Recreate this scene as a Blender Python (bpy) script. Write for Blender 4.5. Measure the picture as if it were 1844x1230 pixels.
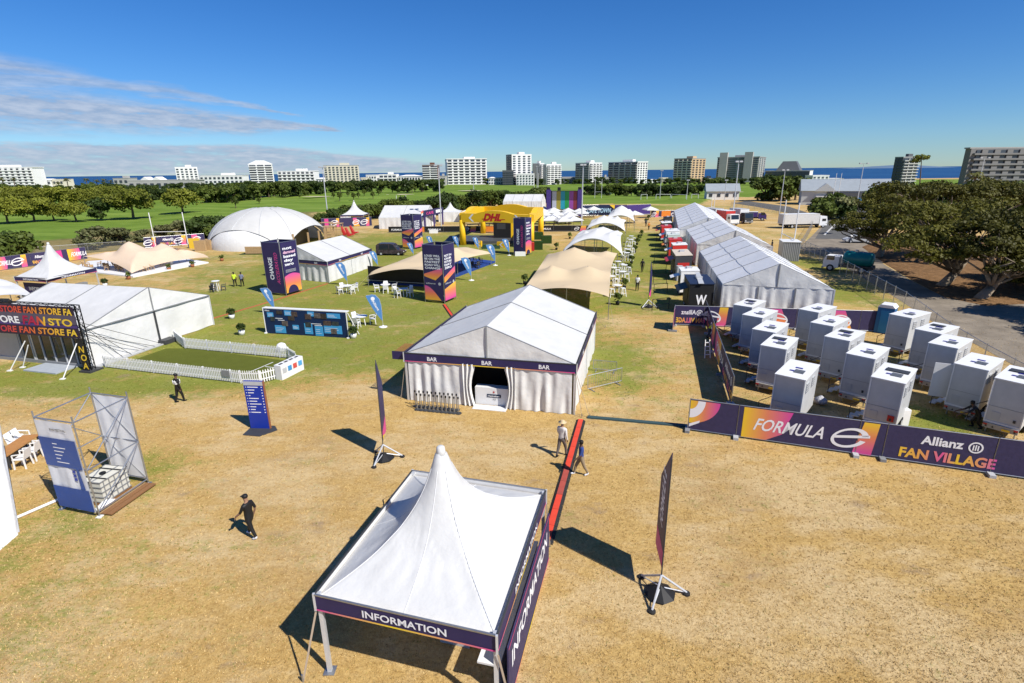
import bpy, bmesh, math, random
import numpy as np
from mathutils import Vector, Matrix
random.seed(7); RNG = np.random.default_rng(7)
S = bpy.context.scene
for o in list(bpy.data.objects): bpy.data.objects.remove(o)
COL = S.collection
# ------------------------------------------------------------------ camera
F = 960.0; PITCH = math.atan(306.5/F); ROLL = -0.0115; H = 13.0
cam_d = bpy.data.cameras.new('camera'); cam = bpy.data.objects.new('camera', cam_d); COL.objects.link(cam)
cam_d.sensor_fit = 'HORIZONTAL'; cam_d.sensor_width = 36.0; cam_d.lens = 36.0*F/1844.0
cam_d.clip_start = 0.1; cam_d.clip_end = 200000
cam.matrix_world = Matrix.Translation((0, 0, H)) @ Matrix.Rotation(math.pi/2-PITCH, 4, 'X') @ Matrix.Rotation(ROLL, 4, 'Z')
S.camera = cam
# ------------------------------------------------------------------ sky, sun, exposure
SUN_EL = math.radians(47.0); SUN_AZ = math.radians(130.0)      # azimuth clockwise from +Y
W = bpy.data.worlds.new('World'); S.world = W; W.use_nodes = True
wn = W.node_tree.nodes; wl = W.node_tree.links; wn.clear()
class E:
    """tiny helper to write node maths as expressions"""
    nt = None
    def __init__(s, sock): s.k = sock
    @staticmethod
    def op(o, *a, clamp=False):
        n = E.nt.nodes.new('ShaderNodeMath'); n.operation = o; n.use_clamp = clamp
        for i, x in enumerate(a):
            if isinstance(x, E): E.nt.links.new(x.k, n.inputs[i])
            else: n.inputs[i].default_value = x
        return E(n.outputs[0])
    def __add__(s, b): return E.op('ADD', s, b)
    __radd__ = __add__
    def __sub__(s, b): return E.op('SUBTRACT', s, b)
    def __rsub__(s, b): return E.op('SUBTRACT', b, s)
    def __mul__(s, b): return E.op('MULTIPLY', s, b)
    __rmul__ = __mul__
    def __truediv__(s, b): return E.op('DIVIDE', s, b)
def sstep(x, a, b):
    n = E.nt.nodes.new('ShaderNodeMapRange'); n.interpolation_type = 'SMOOTHSTEP'
    E.nt.links.new(x.k, n.inputs['Value'])
    for nm, v in (('From Min', a), ('From Max', b)):
        if isinstance(v, E): E.nt.links.new(v.k, n.inputs[nm])
        else: n.inputs[nm].default_value = v
    return E(n.outputs['Result'])
E.nt = W.node_tree
sky = wn.new('ShaderNodeTexSky'); sky.sky_type = 'NISHITA'; sky.sun_disc = False
sky.sun_elevation = SUN_EL; sky.sun_rotation = SUN_AZ
sky.altitude = 0; sky.air_density = 1.0; sky.dust_density = 0.0; sky.ozone_density = 5.0
tc = wn.new('ShaderNodeTexCoord'); sep = wn.new('ShaderNodeSeparateXYZ'); wl.new(tc.outputs['Generated'], sep.inputs[0])
dx, dy, dz = (E(sep.outputs[i]) for i in range(3))
az = E.op('ARCTAN2', dx, dy)*(180/math.pi); el = E.op('ARCSINE', dz)*(180/math.pi)
def wnoise(sx, sy, scale, detail=5, w=0.0):
    c = wn.new('ShaderNodeCombineXYZ'); wl.new((az*sx).k, c.inputs[0]); wl.new((el*sy + az*0.05).k, c.inputs[1]); c.inputs[2].default_value = w
    n = wn.new('ShaderNodeTexNoise'); wl.new(c.outputs[0], n.inputs['Vector']); n.inputs['Scale'].default_value = scale
    n.inputs['Detail'].default_value = detail; n.inputs['Roughness'].default_value = 0.6
    return E(n.outputs['Fac'])
n1 = wnoise(0.10, 0.9, 1.0); n2 = wnoise(0.25, 1.6, 1.0, 6, 3.0); n3 = wnoise(0.5, 2.2, 1.2, 6, 8.0)
azL = E.op('MAXIMUM', az, -60.0)
def streak(a0, e0, a1, e1, th0, th1, soft):
    t = (azL - a0)/(a1-a0); tc_ = E.op('MINIMUM', E.op('MAXIMUM', t, -0.8), 1.0)
    c = tc_*(e1-e0) + e0; th = tc_*(th1-th0) + th0
    d = E.op('ABSOLUTE', el + (n1-0.5)*1.6 + (n2-0.5)*0.9 - c)
    m = 1.0 - sstep(d, th*(1-soft), th*(1+soft*0.6))
    return m*(1.0 - sstep(az, a1-1.5, a1+0.3))
mA = streak(-41, 5.0, -16, 4.05, 1.75, 0.12, 0.75)*sstep(n2 + n3*0.6, 0.40, 0.86)
mB = streak(-41, 7.8, -26.5, 6.0, 0.78, 0.2, 0.8)*sstep(n2*0.6+n1*0.7, 0.36, 0.82)*0.8
mC = streak(-26, 6.1, -19.5, 5.15, 0.3, 0.06, 0.8)*0.6
low_top = E.op('MINIMUM', 2.62, (az + 2.0)*(-0.105) + 0.35) + (n2-0.5)*0.7 + (n3-0.5)*0.4
mD = (1.0 - sstep(el, low_top-0.35, low_top+0.08))*sstep(el, -0.2, 0.25)*sstep(n3*0.5+n2*0.6+n1*0.3, 0.42, 0.74)*(1.0-sstep(az, -6.0, 1.5))
mask = E.op('MINIMUM', E.op('MAXIMUM', E.op('MAXIMUM', mA, mB), E.op('MAXIMUM', mC, mD*0.85)), 0.84)
cr = wn.new('ShaderNodeValToRGB'); wl.new((n3*0.75 + n2*0.25).k, cr.inputs[0])
cr.color_ramp.elements[0].position = 0.40; cr.color_ramp.elements[0].color = (0.25, 0.32, 0.45, 1)
cr.color_ramp.elements[1].position = 0.66; cr.color_ramp.elements[1].color = (0.42, 0.46, 0.55, 1)
hs = wn.new('ShaderNodeHueSaturation'); hs.inputs['Saturation'].default_value = 1.25; wl.new(sky.outputs[0], hs.inputs['Color'])
skc = wn.new('ShaderNodeVectorMath'); skc.operation = 'MULTIPLY'; wl.new(hs.outputs[0], skc.inputs[0]); skc.inputs[1].default_value = (0.66, 0.90, 1.22)
sc = wn.new('ShaderNodeVectorMath'); sc.operation = 'SCALE'; wl.new(cr.outputs[0], sc.inputs[0]); sc.inputs[3].default_value = 1/0.07
mx = wn.new('ShaderNodeMix'); mx.data_type = 'RGBA'; wl.new(mask.k, mx.inputs[0]); wl.new(skc.outputs[0], mx.inputs[6]); wl.new(sc.outputs[0], mx.inputs[7])
bg = wn.new('ShaderNodeBackground'); bg.inputs['Strength'].default_value = 0.07
wo = wn.new('ShaderNodeOutputWorld'); wl.new(mx.outputs[2], bg.inputs[0]); wl.new(bg.outputs[0], wo.inputs[0])
sun_d = bpy.data.lights.new('sun', 'SUN'); sun_d.energy = 5.0; sun_d.angle = math.radians(0.53); sun_d.color = (1.0, 0.955, 0.88)
sun = bpy.data.objects.new('sun', sun_d); COL.objects.link(sun); sun.location = (40, -30, 60)
SV = Vector((math.sin(SUN_AZ)*math.cos(SUN_EL), math.cos(SUN_AZ)*math.cos(SUN_EL), math.sin(SUN_EL)))
sun.rotation_euler = (-SV).to_track_quat('-Z', 'Y').to_euler()
S.view_settings.view_transform = 'Standard'; S.view_settings.look = 'None'; S.view_settings.gamma = 1.0
S.view_settings.use_curve_mapping = False; S.view_settings.exposure = 0.40
S.render.engine = 'CYCLES'; S.cycles.max_bounces = 6
# ------------------------------------------------------------------ pixel (1844x1230) -> world
_cp, _sp, _cr, _sr = math.cos(PITCH), math.sin(PITCH), math.cos(ROLL), math.sin(ROLL)
def ray(px, py):
    u = (px-922)/F; v = (615-py)/F
    a = u*_cr - v*_sr; b = u*_sr + v*_cr
    return Vector((a, _cp + b*_sp, b*_cp - _sp))
def G(px, py, z=0.0):
    d = ray(px, py); return Vector((0, 0, H)) + d*((z-H)/d.z)
def AT(px, py, Y):
    d = ray(px, py); return Vector((0, 0, H)) + d*(Y/d.y)
def PX(p):
    x, y, z = p[0], p[1], p[2]-H
    dep = y*_cp - z*_sp; up = y*_sp + z*_cp; a, b = x/dep, up/dep
    return (922 + F*(a*_cr + b*_sr), 615 - F*(-a*_sr + b*_cr))
def HT(px, py, ty):
    b = G(px, py); lo, hi = 0.0, 80.0
    for _ in range(40):
        m = (lo+hi)/2
        if PX((b.x, b.y, m))[1] > ty: lo = m
        else: hi = m
    return lo
Z = Vector((0, 0, 1))
# ------------------------------------------------------------------ materials
MATS = {}
def _base(name):
    m = bpy.data.materials.new(name); m.use_nodes = True; nt = m.node_tree; nt.nodes.clear()
    o = nt.nodes.new('ShaderNodeOutputMaterial'); b = nt.nodes.new('ShaderNodeBsdfPrincipled'); nt.links.new(b.outputs[0], o.inputs[0])
    MATS[name] = m; return m, nt, b
def mat(name, col, rough=0.6, var=0.12, scale=3.0, bump=0.0, bscale=None, metal=0.0, spec=0.3, trans=0.0, coat=0.0, stretch=None):
    """procedural material: colour with two octaves of worn variation and optional fine relief"""
    if name in MATS: return MATS[name]
    m, nt, b = _base(name); N = nt.nodes; L = nt.links
    t = N.new('ShaderNodeTexCoord'); src = t.outputs['Object']
    if stretch:
        mp = N.new('ShaderNodeMapping'); mp.inputs['Scale'].default_value = stretch; L.new(src, mp.inputs[0]); src = mp.outputs[0]
    n = N.new('ShaderNodeTexNoise'); n.inputs['Scale'].default_value = scale; n.inputs['Detail'].default_value = 6; n.inputs['Roughness'].default_value = 0.65
    L.new(src, n.inputs['Vector'])
    r = N.new('ShaderNodeValToRGB'); L.new(n.outputs['Fac'], r.inputs[0])
    r.color_ramp.elements[0].position = 0.25; r.color_ramp.elements[1].position = 0.75
    r.color_ramp.elements[0].color = tuple(max(0, c*(1-var)) for c in col)+(1,)
    r.color_ramp.elements[1].color = tuple(min(1, c*(1+var*0.7)) for c in col)+(1,)
    L.new(r.outputs[0], b.inputs['Base Color'])
    b.inputs['Roughness'].default_value = rough; b.inputs['Metallic'].default_value = metal
    b.inputs['Specular IOR Level'].default_value = spec; b.inputs['Coat Weight'].default_value = coat
    if bump:
        n2 = N.new('ShaderNodeTexNoise'); n2.inputs['Scale'].default_value = bscale or scale*4; n2.inputs['Detail'].default_value = 4
        L.new(src, n2.inputs['Vector'])
        bp = N.new('ShaderNodeBump'); bp.inputs['Strength'].default_value = bump; bp.inputs['Distance'].default_value = 0.1
        L.new(n2.outputs['Fac'], bp.inputs['Height']); L.new(bp.outputs[0], b.inputs['Normal'])
    if trans:
        o = [x for x in N if x.type == 'OUTPUT_MATERIAL'][0]
        tr = N.new('ShaderNodeBsdfTranslucent'); tr.inputs[0].default_value = tuple(col)+(1,)
        ms = N.new('ShaderNodeMixShader'); ms.inputs[0].default_value = trans
        L.new(b.outputs[0], ms.inputs[1]); L.new(tr.outputs[0], ms.inputs[2]); L.new(ms.outputs[0], o.inputs[0])
    return m
def gradmat(name, stops, axis=2, rough=0.55):
    """printed colour gradient across the object's own extent"""
    if name in MATS: return MATS[name]
    m, nt, b = _base(name); N = nt.nodes; L = nt.links
    t = N.new('ShaderNodeTexCoord'); s = N.new('ShaderNodeSeparateXYZ'); L.new(t.outputs['Generated'], s.inputs[0])
    r = N.new('ShaderNodeValToRGB'); L.new(s.outputs[axis], r.inputs[0])
    while len(r.color_ramp.elements) < len(stops): r.color_ramp.elements.new(0.5)
    for e, (p, c) in zip(r.color_ramp.elements, stops): e.position = p; e.color = tuple(c)+(1,)
    L.new(r.outputs[0], b.inputs['Base Color']); b.inputs['Roughness'].default_value = rough; b.inputs['Specular IOR Level'].default_value = 0.2
    return m
def emat(name, col, strength):
    m, nt, b = _base(name); b.inputs['Base Color'].default_value = (0.01, 0.01, 0.01, 1)
    b.inputs['Emission Color'].default_value = tuple(col)+(1,); b.inputs['Emission Strength'].default_value = strength; return m
FAB = mat('tent_fabric_white', (0.625, 0.625, 0.61), 0.55, 0.09, 0.7, 0.7, 1.1, trans=0.12)
FABW = mat('wall_fabric_white', (0.74, 0.735, 0.71), 0.55, 0.07, 0.9, 0.35, 2.2, trans=0.10)
FABG = mat('tent_fabric_grey', (0.78, 0.785, 0.785), 0.5, 0.06, 0.6, 0.3, 1.3, trans=0.15)
BEIGE = mat('stretch_fabric_beige', (0.62, 0.49, 0.315), 0.7, 0.05, 0.4, 0.12, 0.9, trans=0.10)
STRW = mat('stretch_fabric_white', (0.66, 0.66, 0.645), 0.6, 0.05, 0.4, 0.12, 0.9, trans=0.10)
PEACH = mat('stretch_fabric_peach', (0.64, 0.50, 0.365), 0.7, 0.05, 0.4, 0.12, 0.9, trans=0.10)
NAVY = mat('print_navy', (0.028, 0.022, 0.085), 0.5, 0.15, 2.0, 0.1, 3.0)
NAVY2 = mat('print_navy_mesh', (0.040, 0.034, 0.090), 0.6, 0.2, 5.0, 0.1, 5.0)
PURP = mat('print_purple', (0.06, 0.035, 0.17), 0.5, 0.15, 2.0, 0.1, 3.0)
WHITE = mat('paint_white', (0.70, 0.70, 0.69), 0.45, 0.05, 2.0)
WHITEP = mat('plastic_white', (0.76, 0.76, 0.75), 0.35, 0.04, 2.0)
PRINTW = mat('print_white', (0.80, 0.80, 0.82), 0.5, 0.03, 2.0)
PINK = mat('print_pink', (0.62, 0.06, 0.25), 0.5, 0.1, 2.0)
YEL = mat('print_yellow', (0.75, 0.50, 0.04), 0.5, 0.1, 2.0)
RED = mat('paint_red', (0.45, 0.03, 0.025), 0.45, 0.12, 2.0)
ORANGE = mat('print_orange', (0.70, 0.22, 0.03), 0.5, 0.1, 2.0)
SKYB = mat('flag_blue', (0.10, 0.27, 0.58), 0.6, 0.08, 1.5, trans=0.15)
ALLB = mat('sign_blue', (0.012, 0.035, 0.30), 0.4, 0.06, 2.0)
TILEB = mat('tile_blue', (0.05, 0.30, 0.58), 0.45, 0.06, 2.0)
DKBLUE = mat('panel_dark_blue', (0.006, 0.022, 0.075), 0.4, 0.08, 2.0)
FLOORB = mat('carpet_blue', (0.015, 0.05, 0.22), 0.8, 0.1, 3.0)
BLACK = mat('matte_black', (0.012, 0.012, 0.013), 0.55, 0.2, 4.0)
DARK = mat('dark_grey', (0.045, 0.047, 0.05), 0.5, 0.15, 4.0)
GREY = mat('mid_grey', (0.22, 0.225, 0.23), 0.5, 0.1, 3.0)
LGREY = mat('light_grey', (0.42, 0.43, 0.44), 0.5, 0.08, 3.0)
STEEL = mat('galvanised_steel', (0.42, 0.43, 0.44), 0.38, 0.15, 8.0, metal=0.8)
ALU = mat('aluminium', (0.62, 0.63, 0.64), 0.4, 0.08, 6.0, metal=0.4)
WOOD = mat('wood_brown', (0.24, 0.12, 0.05), 0.6, 0.25, 6.0, 0.2, stretch=(1, 6, 1))
WOODL = mat('wood_light', (0.42, 0.28, 0.14), 0.6, 0.2, 5.0, 0.2)
RUB = mat('rubber_black', (0.02, 0.02, 0.02), 0.8, 0.2, 5.0)
GLASSD = mat('window_glass', (0.02, 0.026, 0.032), 0.08, 0.2, 2.0, spec=0.6)
TURF = mat('artificial_turf', (0.10, 0.115, 0.018), 0.95, 0.12, 1.2, 0.4, 60.0, spec=0.1)
HEDGE = mat('hedge_leaf', (0.025, 0.055, 0.012), 0.8, 0.3, 9.0, 0.6, 30.0, spec=0.15)
PYG = gradmat('print_pink_yellow', [(0.0, (0.75, 0.42, 0.04)), (0.45, (0.75, 0.20, 0.09)), (1.0, (0.60, 0.07, 0.30))])
YPG = gradmat('print_yellow_pink', [(0.0, (0.60, 0.06, 0.30)), (0.55, (0.72, 0.22, 0.10)), (1.0, (0.80, 0.52, 0.04))])
PYX = gradmat('print_pink_yellow_x', [(0.0, (0.80, 0.52, 0.03)), (0.5, (0.72, 0.22, 0.12)), (1.0, (0.62, 0.06, 0.32))], 0)
YPX = gradmat('print_stripe_x', [(0.0, (0.65, 0.05, 0.28)), (0.45, (0.80, 0.60, 0.03)), (1.0, (0.65, 0.05, 0.28))], 0)
# ------------------------------------------------------------------ mesh helpers
WM = {}
def wm(o): return WM.get(o, Matrix())
class MB:
    def __init__(s): s.v = []; s.f = []; s.mi = []
    def add(s, vs, fs, mi=0):
        k = len(s.v); s.v += [tuple(p) for p in vs]; s.f += [tuple(i+k for i in f) for f in fs]; s.mi += [mi]*len(fs); return s
    def box(s, c, d, ax=None, mi=0):
        """c centre, d full sizes, ax (u,v,w) axes"""
        u, v, w = ax or (Vector((1, 0, 0)), Vector((0, 1, 0)), Z); c = Vector(c)
        P = [c + u*(d[0]/2*i) + v*(d[1]/2*j) + w*(d[2]/2*k) for k in (-1, 1) for j in (-1, 1) for i in (-1, 1)]
        return s.add(P, [(0, 2, 3, 1), (4, 5, 7, 6), (0, 1, 5, 4), (2, 6, 7, 3), (0, 4, 6, 2), (1, 3, 7, 5)], mi)
    def bar(s, a, b, w, h=None, mi=0):
        a = Vector(a); b = Vector(b); d = b-a; L = d.length; u = d/L
        r = Z if abs(u.z) < 0.95 else Vector((0, 1, 0))
        p = u.cross(r).normalized(); q = p.cross(u)
        return s.box((a+b)/2, (L, w, h or w), (u, p, q), mi)
    def tube(s, a, b, r, r2=None, n=8, mi=0, cap=True):
        a = Vector(a); b = Vector(b); r2 = r if r2 is None else r2; u = (b-a).normalized()
        q = Z if abs(u.z) < 0.95 else Vector((1, 0, 0)); p = u.cross(q).normalized(); q = u.cross(p)
        vs = [c + (p*math.cos(2*math.pi*i/n) + q*math.sin(2*math.pi*i/n))*rr for c, rr in ((a, r), (b, r2)) for i in range(n)]
        fs = [(i, (i+1) % n, n+(i+1) % n, n+i) for i in range(n)]
        if cap: fs += [tuple(range(n-1, -1, -1)), tuple(range(n, 2*n))]
        return s.add(vs, fs, mi)
    def path(s, pts, rs, n=7, mi=0):
        for i in range(len(pts)-1): s.tube(pts[i], pts[i+1], rs[i], rs[i+1], n, mi)
        return s
    def poly(s, pts, mi=0): return s.add(pts, [tuple(range(len(pts)))], mi)
    def prism(s, pts, ext, mi=0):
        """extrude polygon by vector ext"""
        n = len(pts); e = Vector(ext); P = [Vector(p) for p in pts]; Q = [p+e for p in P]
        return s.add(P+Q, [tuple(range(n-1, -1, -1)), tuple(range(n, 2*n))] + [(i, (i+1) % n, n+(i+1) % n, n+i) for i in range(n)], mi)
    def lathe(s, prof, c=(0, 0, 0), n=12, mi=0):
        c = Vector(c); m = len(prof)
        vs = [c + Vector((r*math.cos(2*math.pi*i/n), r*math.sin(2*math.pi*i/n), z)) for r, z in prof for i in range(n)]
        fs = [(j*n+i, j*n+(i+1) % n, (j+1)*n+(i+1) % n, (j+1)*n+i) for j in range(m-1) for i in range(n)]
        fs += [tuple(range(n-1, -1, -1)), tuple(range((m-1)*n, m*n))]
        return s.add(vs, fs, mi)
    def grid(s, fn, nu, nv, mi=0):
        vs = [fn(i/nu, j/nv) for j in range(nv+1) for i in range(nu+1)]
        return s.add(vs, [(j*(nu+1)+i, j*(nu+1)+i+1, (j+1)*(nu+1)+i+1, (j+1)*(nu+1)+i) for j in range(nv) for i in range(nu)], mi)
    def mesh(s, name, mats, inv=None, smooth=False):
        me = bpy.data.meshes.new(name)
        v = [tuple(inv @ Vector(p)) for p in s.v] if inv is not None else s.v
        me.from_pydata(v, [], s.f)
        for m in (mats if isinstance(mats, (list, tuple)) else [mats]): me.materials.append(m)
        if any(s.mi): me.polygons.foreach_set('material_index', s.mi)
        if smooth: me.polygons.foreach_set('use_smooth', [True]*len(s.f))
        me.update(); return me
def link(name, data, parent=None, label=None, cat=None, group=None, kind=None):
    o = bpy.data.objects.new(name, data); COL.objects.link(o)
    if parent: o.parent = parent
    tag(o, label, cat, group, kind); return o
def tag(o, label=None, cat=None, group=None, kind=None):
    if label: o['label'] = label
    if cat: o['category'] = cat
    if group: o['group'] = group
    if kind: o['kind'] = kind
    return o
def empty(name, loc, label=None, cat=None, group=None, rz=0.0):
    o = link(name, None, None, label, cat, group); o.location = loc; o.rotation_euler = (0, 0, rz); o.empty_display_size = 0.2
    WM[o] = Matrix.Translation(loc) @ Matrix.Rotation(rz, 4, 'Z'); return o
def part(mb, name, mats, parent, smooth=False, label=None, kind=None):
    """geometry in world coordinates -> child mesh of parent (parent may itself be a part)"""
    o = link(name, mb.mesh(name, mats, wm(parent).inverted(), smooth), parent, label, None, None, kind)
    WM[o] = wm(parent); return o
def solo(mb, name, mats, label, cat, group=None, smooth=False, kind=None):
    """one-mesh thing; origin at the middle of its base"""
    xs = [p[0] for p in mb.v]; ys = [p[1] for p in mb.v]; zs = [p[2] for p in mb.v]
    c = Vector(((min(xs)+max(xs))/2, (min(ys)+max(ys))/2, min(zs)))
    o = link(name, mb.mesh(name, mats, Matrix.Translation(-c), smooth), None, label, cat, group, kind); o.location = c
    WM[o] = Matrix.Translation(c); return o
def struct(mb, name, mats, smooth=False):
    return link(name, mb.mesh(name, mats, None, smooth), None, None, None, None, 'structure')
KIDS = {}
def copy_tree(root, loc, rz=0.0, label=None, group=None, sc=1.0):
    """copy a thing with its parts and sub-parts (shared meshes)"""
    if root not in KIDS: KIDS[root] = list(root.children)
    r = root.copy(); COL.objects.link(r); r.location = loc; r.rotation_euler = (0, 0, rz); r.scale = (sc, sc, sc)
    if label: r['label'] = label
    if group: r['group'] = group
    for ch in KIDS[root]:
        c = ch.copy(); COL.objects.link(c); c.parent = r
        if ch not in KIDS: KIDS[ch] = list(ch.children)
        for g in KIDS[ch]:
            d = g.copy(); COL.objects.link(d); d.parent = c
    return r
USED = set()
def place(proto, loc, rz=0.0, label=None, group=None, sc=1.0):
    """first placement moves the prototype itself, later ones copy it"""
    if proto not in USED:
        USED.add(proto); proto.location = loc; proto.rotation_euler = (0, 0, rz); proto.scale = (sc,)*3
        if label: proto['label'] = label
        if group: proto['group'] = group
        return proto
    return copy_tree(proto, loc, rz, label, group, sc)
CUBES = {}
def cube_mesh(m, nm='piece'):
    if (m, nm) not in CUBES: CUBES[(m, nm)] = MB().box((0, 0, 0), (1, 1, 1)).mesh(nm, m)
    return CUBES[(m, nm)]
def piece(name, m, parent, c, d, u=None):
    """box piece sharing one unit-cube mesh; c in world, u = horizontal world direction of its x axis"""
    o = link(name, cube_mesh(m), parent)
    a = Vector(u).to_2d().angle_signed(Vector((1, 0))) if u is not None else 0.0
    M = Matrix.Translation(c) @ Matrix.Rotation(a, 4, 'Z') @ Matrix.Diagonal((d[0], d[1], d[2], 1))
    o.matrix_basis = wm(parent).inverted() @ M; WM[o] = wm(parent); return o
class FR:
    """flat frame on an upright (or sloping) face: x along u, y along v, off along n"""
    def __init__(s, A, B, z0=0.0, v=None):
        A = Vector(A); B = Vector(B); s.u = (B-A).normalized(); s.v = Vector(v).normalized() if v is not None else Vector(Z)
        s.n = s.u.cross(s.v).normalized(); s.o = A + s.v*z0; s.w = (B-A).length
    def p(s, x, y, off=0.0): return s.o + s.u*x + s.v*y + s.n*off
def dec(parent, name, m, fr, pts, off=0.006):
    return part(MB().poly([fr.p(x, y, off) for x, y in pts]), name, m, parent)
def rect(x, y, w, h): return [(x, y), (x+w, y), (x+w, y+h), (x, y+h)]
def disc(cx, cy, r, a0=0, a1=360, n=20, hole=None):
    P = [(cx+r*math.cos(math.radians(a0+(a1-a0)*i/n)), cy+r*math.sin(math.radians(a0+(a1-a0)*i/n))) for i in range(n+1)]
    return P
TXT = {}
def tmesh(s, bold):
    if (s, bold) not in TXT:
        c = bpy.data.curves.new('lettering', 'FONT'); c.body = s; c.offset = bold; c.resolution_u = 3
        o = bpy.data.objects.new('lettering', c); me = bpy.data.meshes.new_from_object(o)
        co = np.empty(len(me.vertices)*3); me.vertices.foreach_get('co', co); co = co.reshape(-1, 3)[:, :2]
        fs = [tuple(p.vertices) for p in me.polygons]
        co = co - [co[:, 0].min(), 0]; w = co[:, 0].max()
        TXT[(s, bold)] = (co, fs, w); bpy.data.objects.remove(o)
    return TXT[(s, bold)]
def txt(parent, s, m, fr, x, y, h, w=None, off=0.009, shear=0.0, bold=0.022, rot=0, mirror=False, name='lettering', center=False):
    """flat lettering; h = cap height, w = total width, (x, y) lower left"""
    co, fs, nw = tmesh(s, bold); k = h/0.70; kx = (w/nw) if w else k
    pts = []
    for a, b in co:
        X = a*kx + shear*b*k; Y = b*k
        if mirror: X = (w or nw*k) - X
        if center: X -= (w or nw*k)/2
        if rot: X, Y = -Y, X
        pts.append(fr.p(x+X, y+Y, off))
    mb = MB(); mb.add(pts, fs); return part(mb, name, m, parent)
def fabric(A, B, z0, z1, amp=0.05, folds=6, seed=0, nu=26, nv=8, bulge=0.0, n_=None):
    """hanging cloth wall between ground points A and B with soft folds, returned as MB"""
    A = Vector(A); B = Vector(B); u = (B-A).normalized(); n = n_ or u.cross(Z); rs = random.Random(seed); L = (B-A).length
    ph = [rs.uniform(0, 6.28) for _ in range(5)]; fq = [folds*rs.uniform(0.7, 1.4) for _ in range(3)]
    def f(a, b):
        e = min(1.0, min(a, 1-a)*8)
        t = math.sin(fq[0]*6.28*a + ph[0] + 0.8*b) + 0.6*math.sin(fq[1]*9.4*a + ph[1] - 1.6*b) + 0.5*math.sin(fq[2]*2.2*a + ph[2] + 5*b)
        d = amp*t*e*(1 - 0.75*b**2) + bulge*math.sin(math.pi*b)*math.sin(math.pi*a)
        return A + (B-A)*a + Z*(z0 + (z1-z0)*b) + n*d
    return MB().grid(f, nu, nv)
# ================================================================== SETTING
def inpoly(x, y, P):
    r = np.zeros(x.shape, bool); n = len(P)
    for i in range(n):
        x1, y1 = P[i][0], P[i][1]; x2, y2 = P[(i+1) % n][0], P[(i+1) % n][1]
        c = ((y1 > y) != (y2 > y)) & (x < (x2-x1)*(y-y1)/((y2-y1) if y2 != y1 else 1e-9) + x1); r ^= c
    return r
def axis(lo, d0, d1, hi, step, g=1.13):
    a = list(np.arange(d0, d1+1e-6, step)); s = step
    while a[-1] < hi: s *= g; a.append(min(hi, a[-1]+s))
    s = step; b = [d0]
    while b[-1] > lo: s *= g; b.append(max(lo, b[-1]-s))
    return np.array(b[:0:-1] + a)
gx = axis(-1500, -75, 75, 1500, 0.9, 1.09); gy = axis(-80, 2, 140, 645, 0.9, 1.05)
X, Y = np.meshgrid(gx, gy); X = X.ravel(); Y = Y.ravel(); nx, ny = len(gx), len(gy)
green = np.full(X.shape, 0.02)
GREENS = [(700, 480, 14, 12, .85), (600, 540, 9, 9, .75), (850, 520, 8, 11, .75), (640, 590, 9, 6, .6), (760, 600, 6, 5, .25),
        (950, 470, 7, 18, .7), (450, 640, 9, 5, .5), (250, 690, 7, 1.6, .5), (80, 672, 7, 1.6, .6), (560, 625, 6, 3, .45), (330, 600, 5, 5, .35),
        (60, 960, 4, 2.6, .42), (262, 842, 1.8, 1.6, .6), (90, 1150, 4, 2.2, .22), (330, 1010, 3, 2, .1), (1105, 640, 3.0, 4.5, .75), (1100, 700, 2.2, 2.2, .35), (1080, 560, 5, 5, .3),
        (1135, 480, 6, 12, .75), (1140, 430, 8, 16, .7), (1150, 540, 5, 6, .45), (1690, 760, 2.0, 1.6, .8), (1560, 640, 6, 6, .3), (1520, 530, 4, 6, .8), (1480, 480, 4, 10, .7),
        (1150, 375, 30, 14, .6), (1060, 400, 14, 12, .4), (560, 470, 10, 14, .5), (420, 545, 6, 6, .35), (650, 430, 22, 14, .55), (800, 440, 12, 20, .5),
        (330, 475, 14, 9, .45), (620, 660, 6, 3, .2), (720, 640, 5, 3, .3), (900, 560, 6, 4, .4), (200, 700, 9, 2, .25), (1170, 450, 6, 25, .35), (1250, 600, 6, 8, .25), (150, 560, 20, 20, .3), (1300, 720, 4, 4, .15), (930, 700, 3, 3, -.1), (450, 475, 8, 5, -.35), (1350, 405, 12, 14, .1), (1190, 392, 14, 7, -.2), (1260, 384, 26, 10, .45), (1380, 425, 14, 12, .35), (1100, 372, 30, 10, .4), (960, 400, 16, 12, .35), (880, 395, 16, 12, .35),
        (1180, 580, 2.5, 5, -.25), (870, 640, 4, 3, -.1), (430, 600, 6, 3, .3), (30, 700, 5, 1.5, .2)]
for px, py, rx, ry, w in GREENS:
    c = G(px, py); green += w*np.exp(-(((X-c.x)/rx)**2 + ((Y-c.y)/ry)**2)*0.7)
def gpoly(pts): return [tuple(G(*p)) for p in pts]
golf = inpoly(X, Y, gpoly([(-700, 452), (0, 441), (160, 428), (330, 404), (440, 390), (560, 387), (640, 377), (720, 370), (790, 362), (900, 352), (1000, 352), (1040, 368), (1262, 367), (1290, 357), (1450, 350), (1900, 345), (2600, 340), (2600, 322), (1844, 322), (0, 334), (-700, 340)])).astype(float)
rough = inpoly(X, Y, gpoly([(-700, 500), (0, 472), (100, 462), (200, 452), (280, 443), (350, 428), (420, 402), (520, 405), (620, 402), (700, 392), (800, 382), (900, 366), (1000, 362), (1000, 350), (900, 350), (790, 360), (700, 368), (600, 384), (440, 388), (330, 402), (160, 426), (0, 439), (-700, 450)])).astype(float)
rough[(Y > 430)] = np.maximum(rough[(Y > 430)], 0.0)
gr = bpy.data.meshes.new('ground')
Zg = np.where(golf > 0, 0.5*np.sin(X/17.0)*np.sin(Y/23.0) + 0.3*np.sin(X/7+Y/11), 0.0)*np.clip((Y-100)/60, 0, 1)
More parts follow.
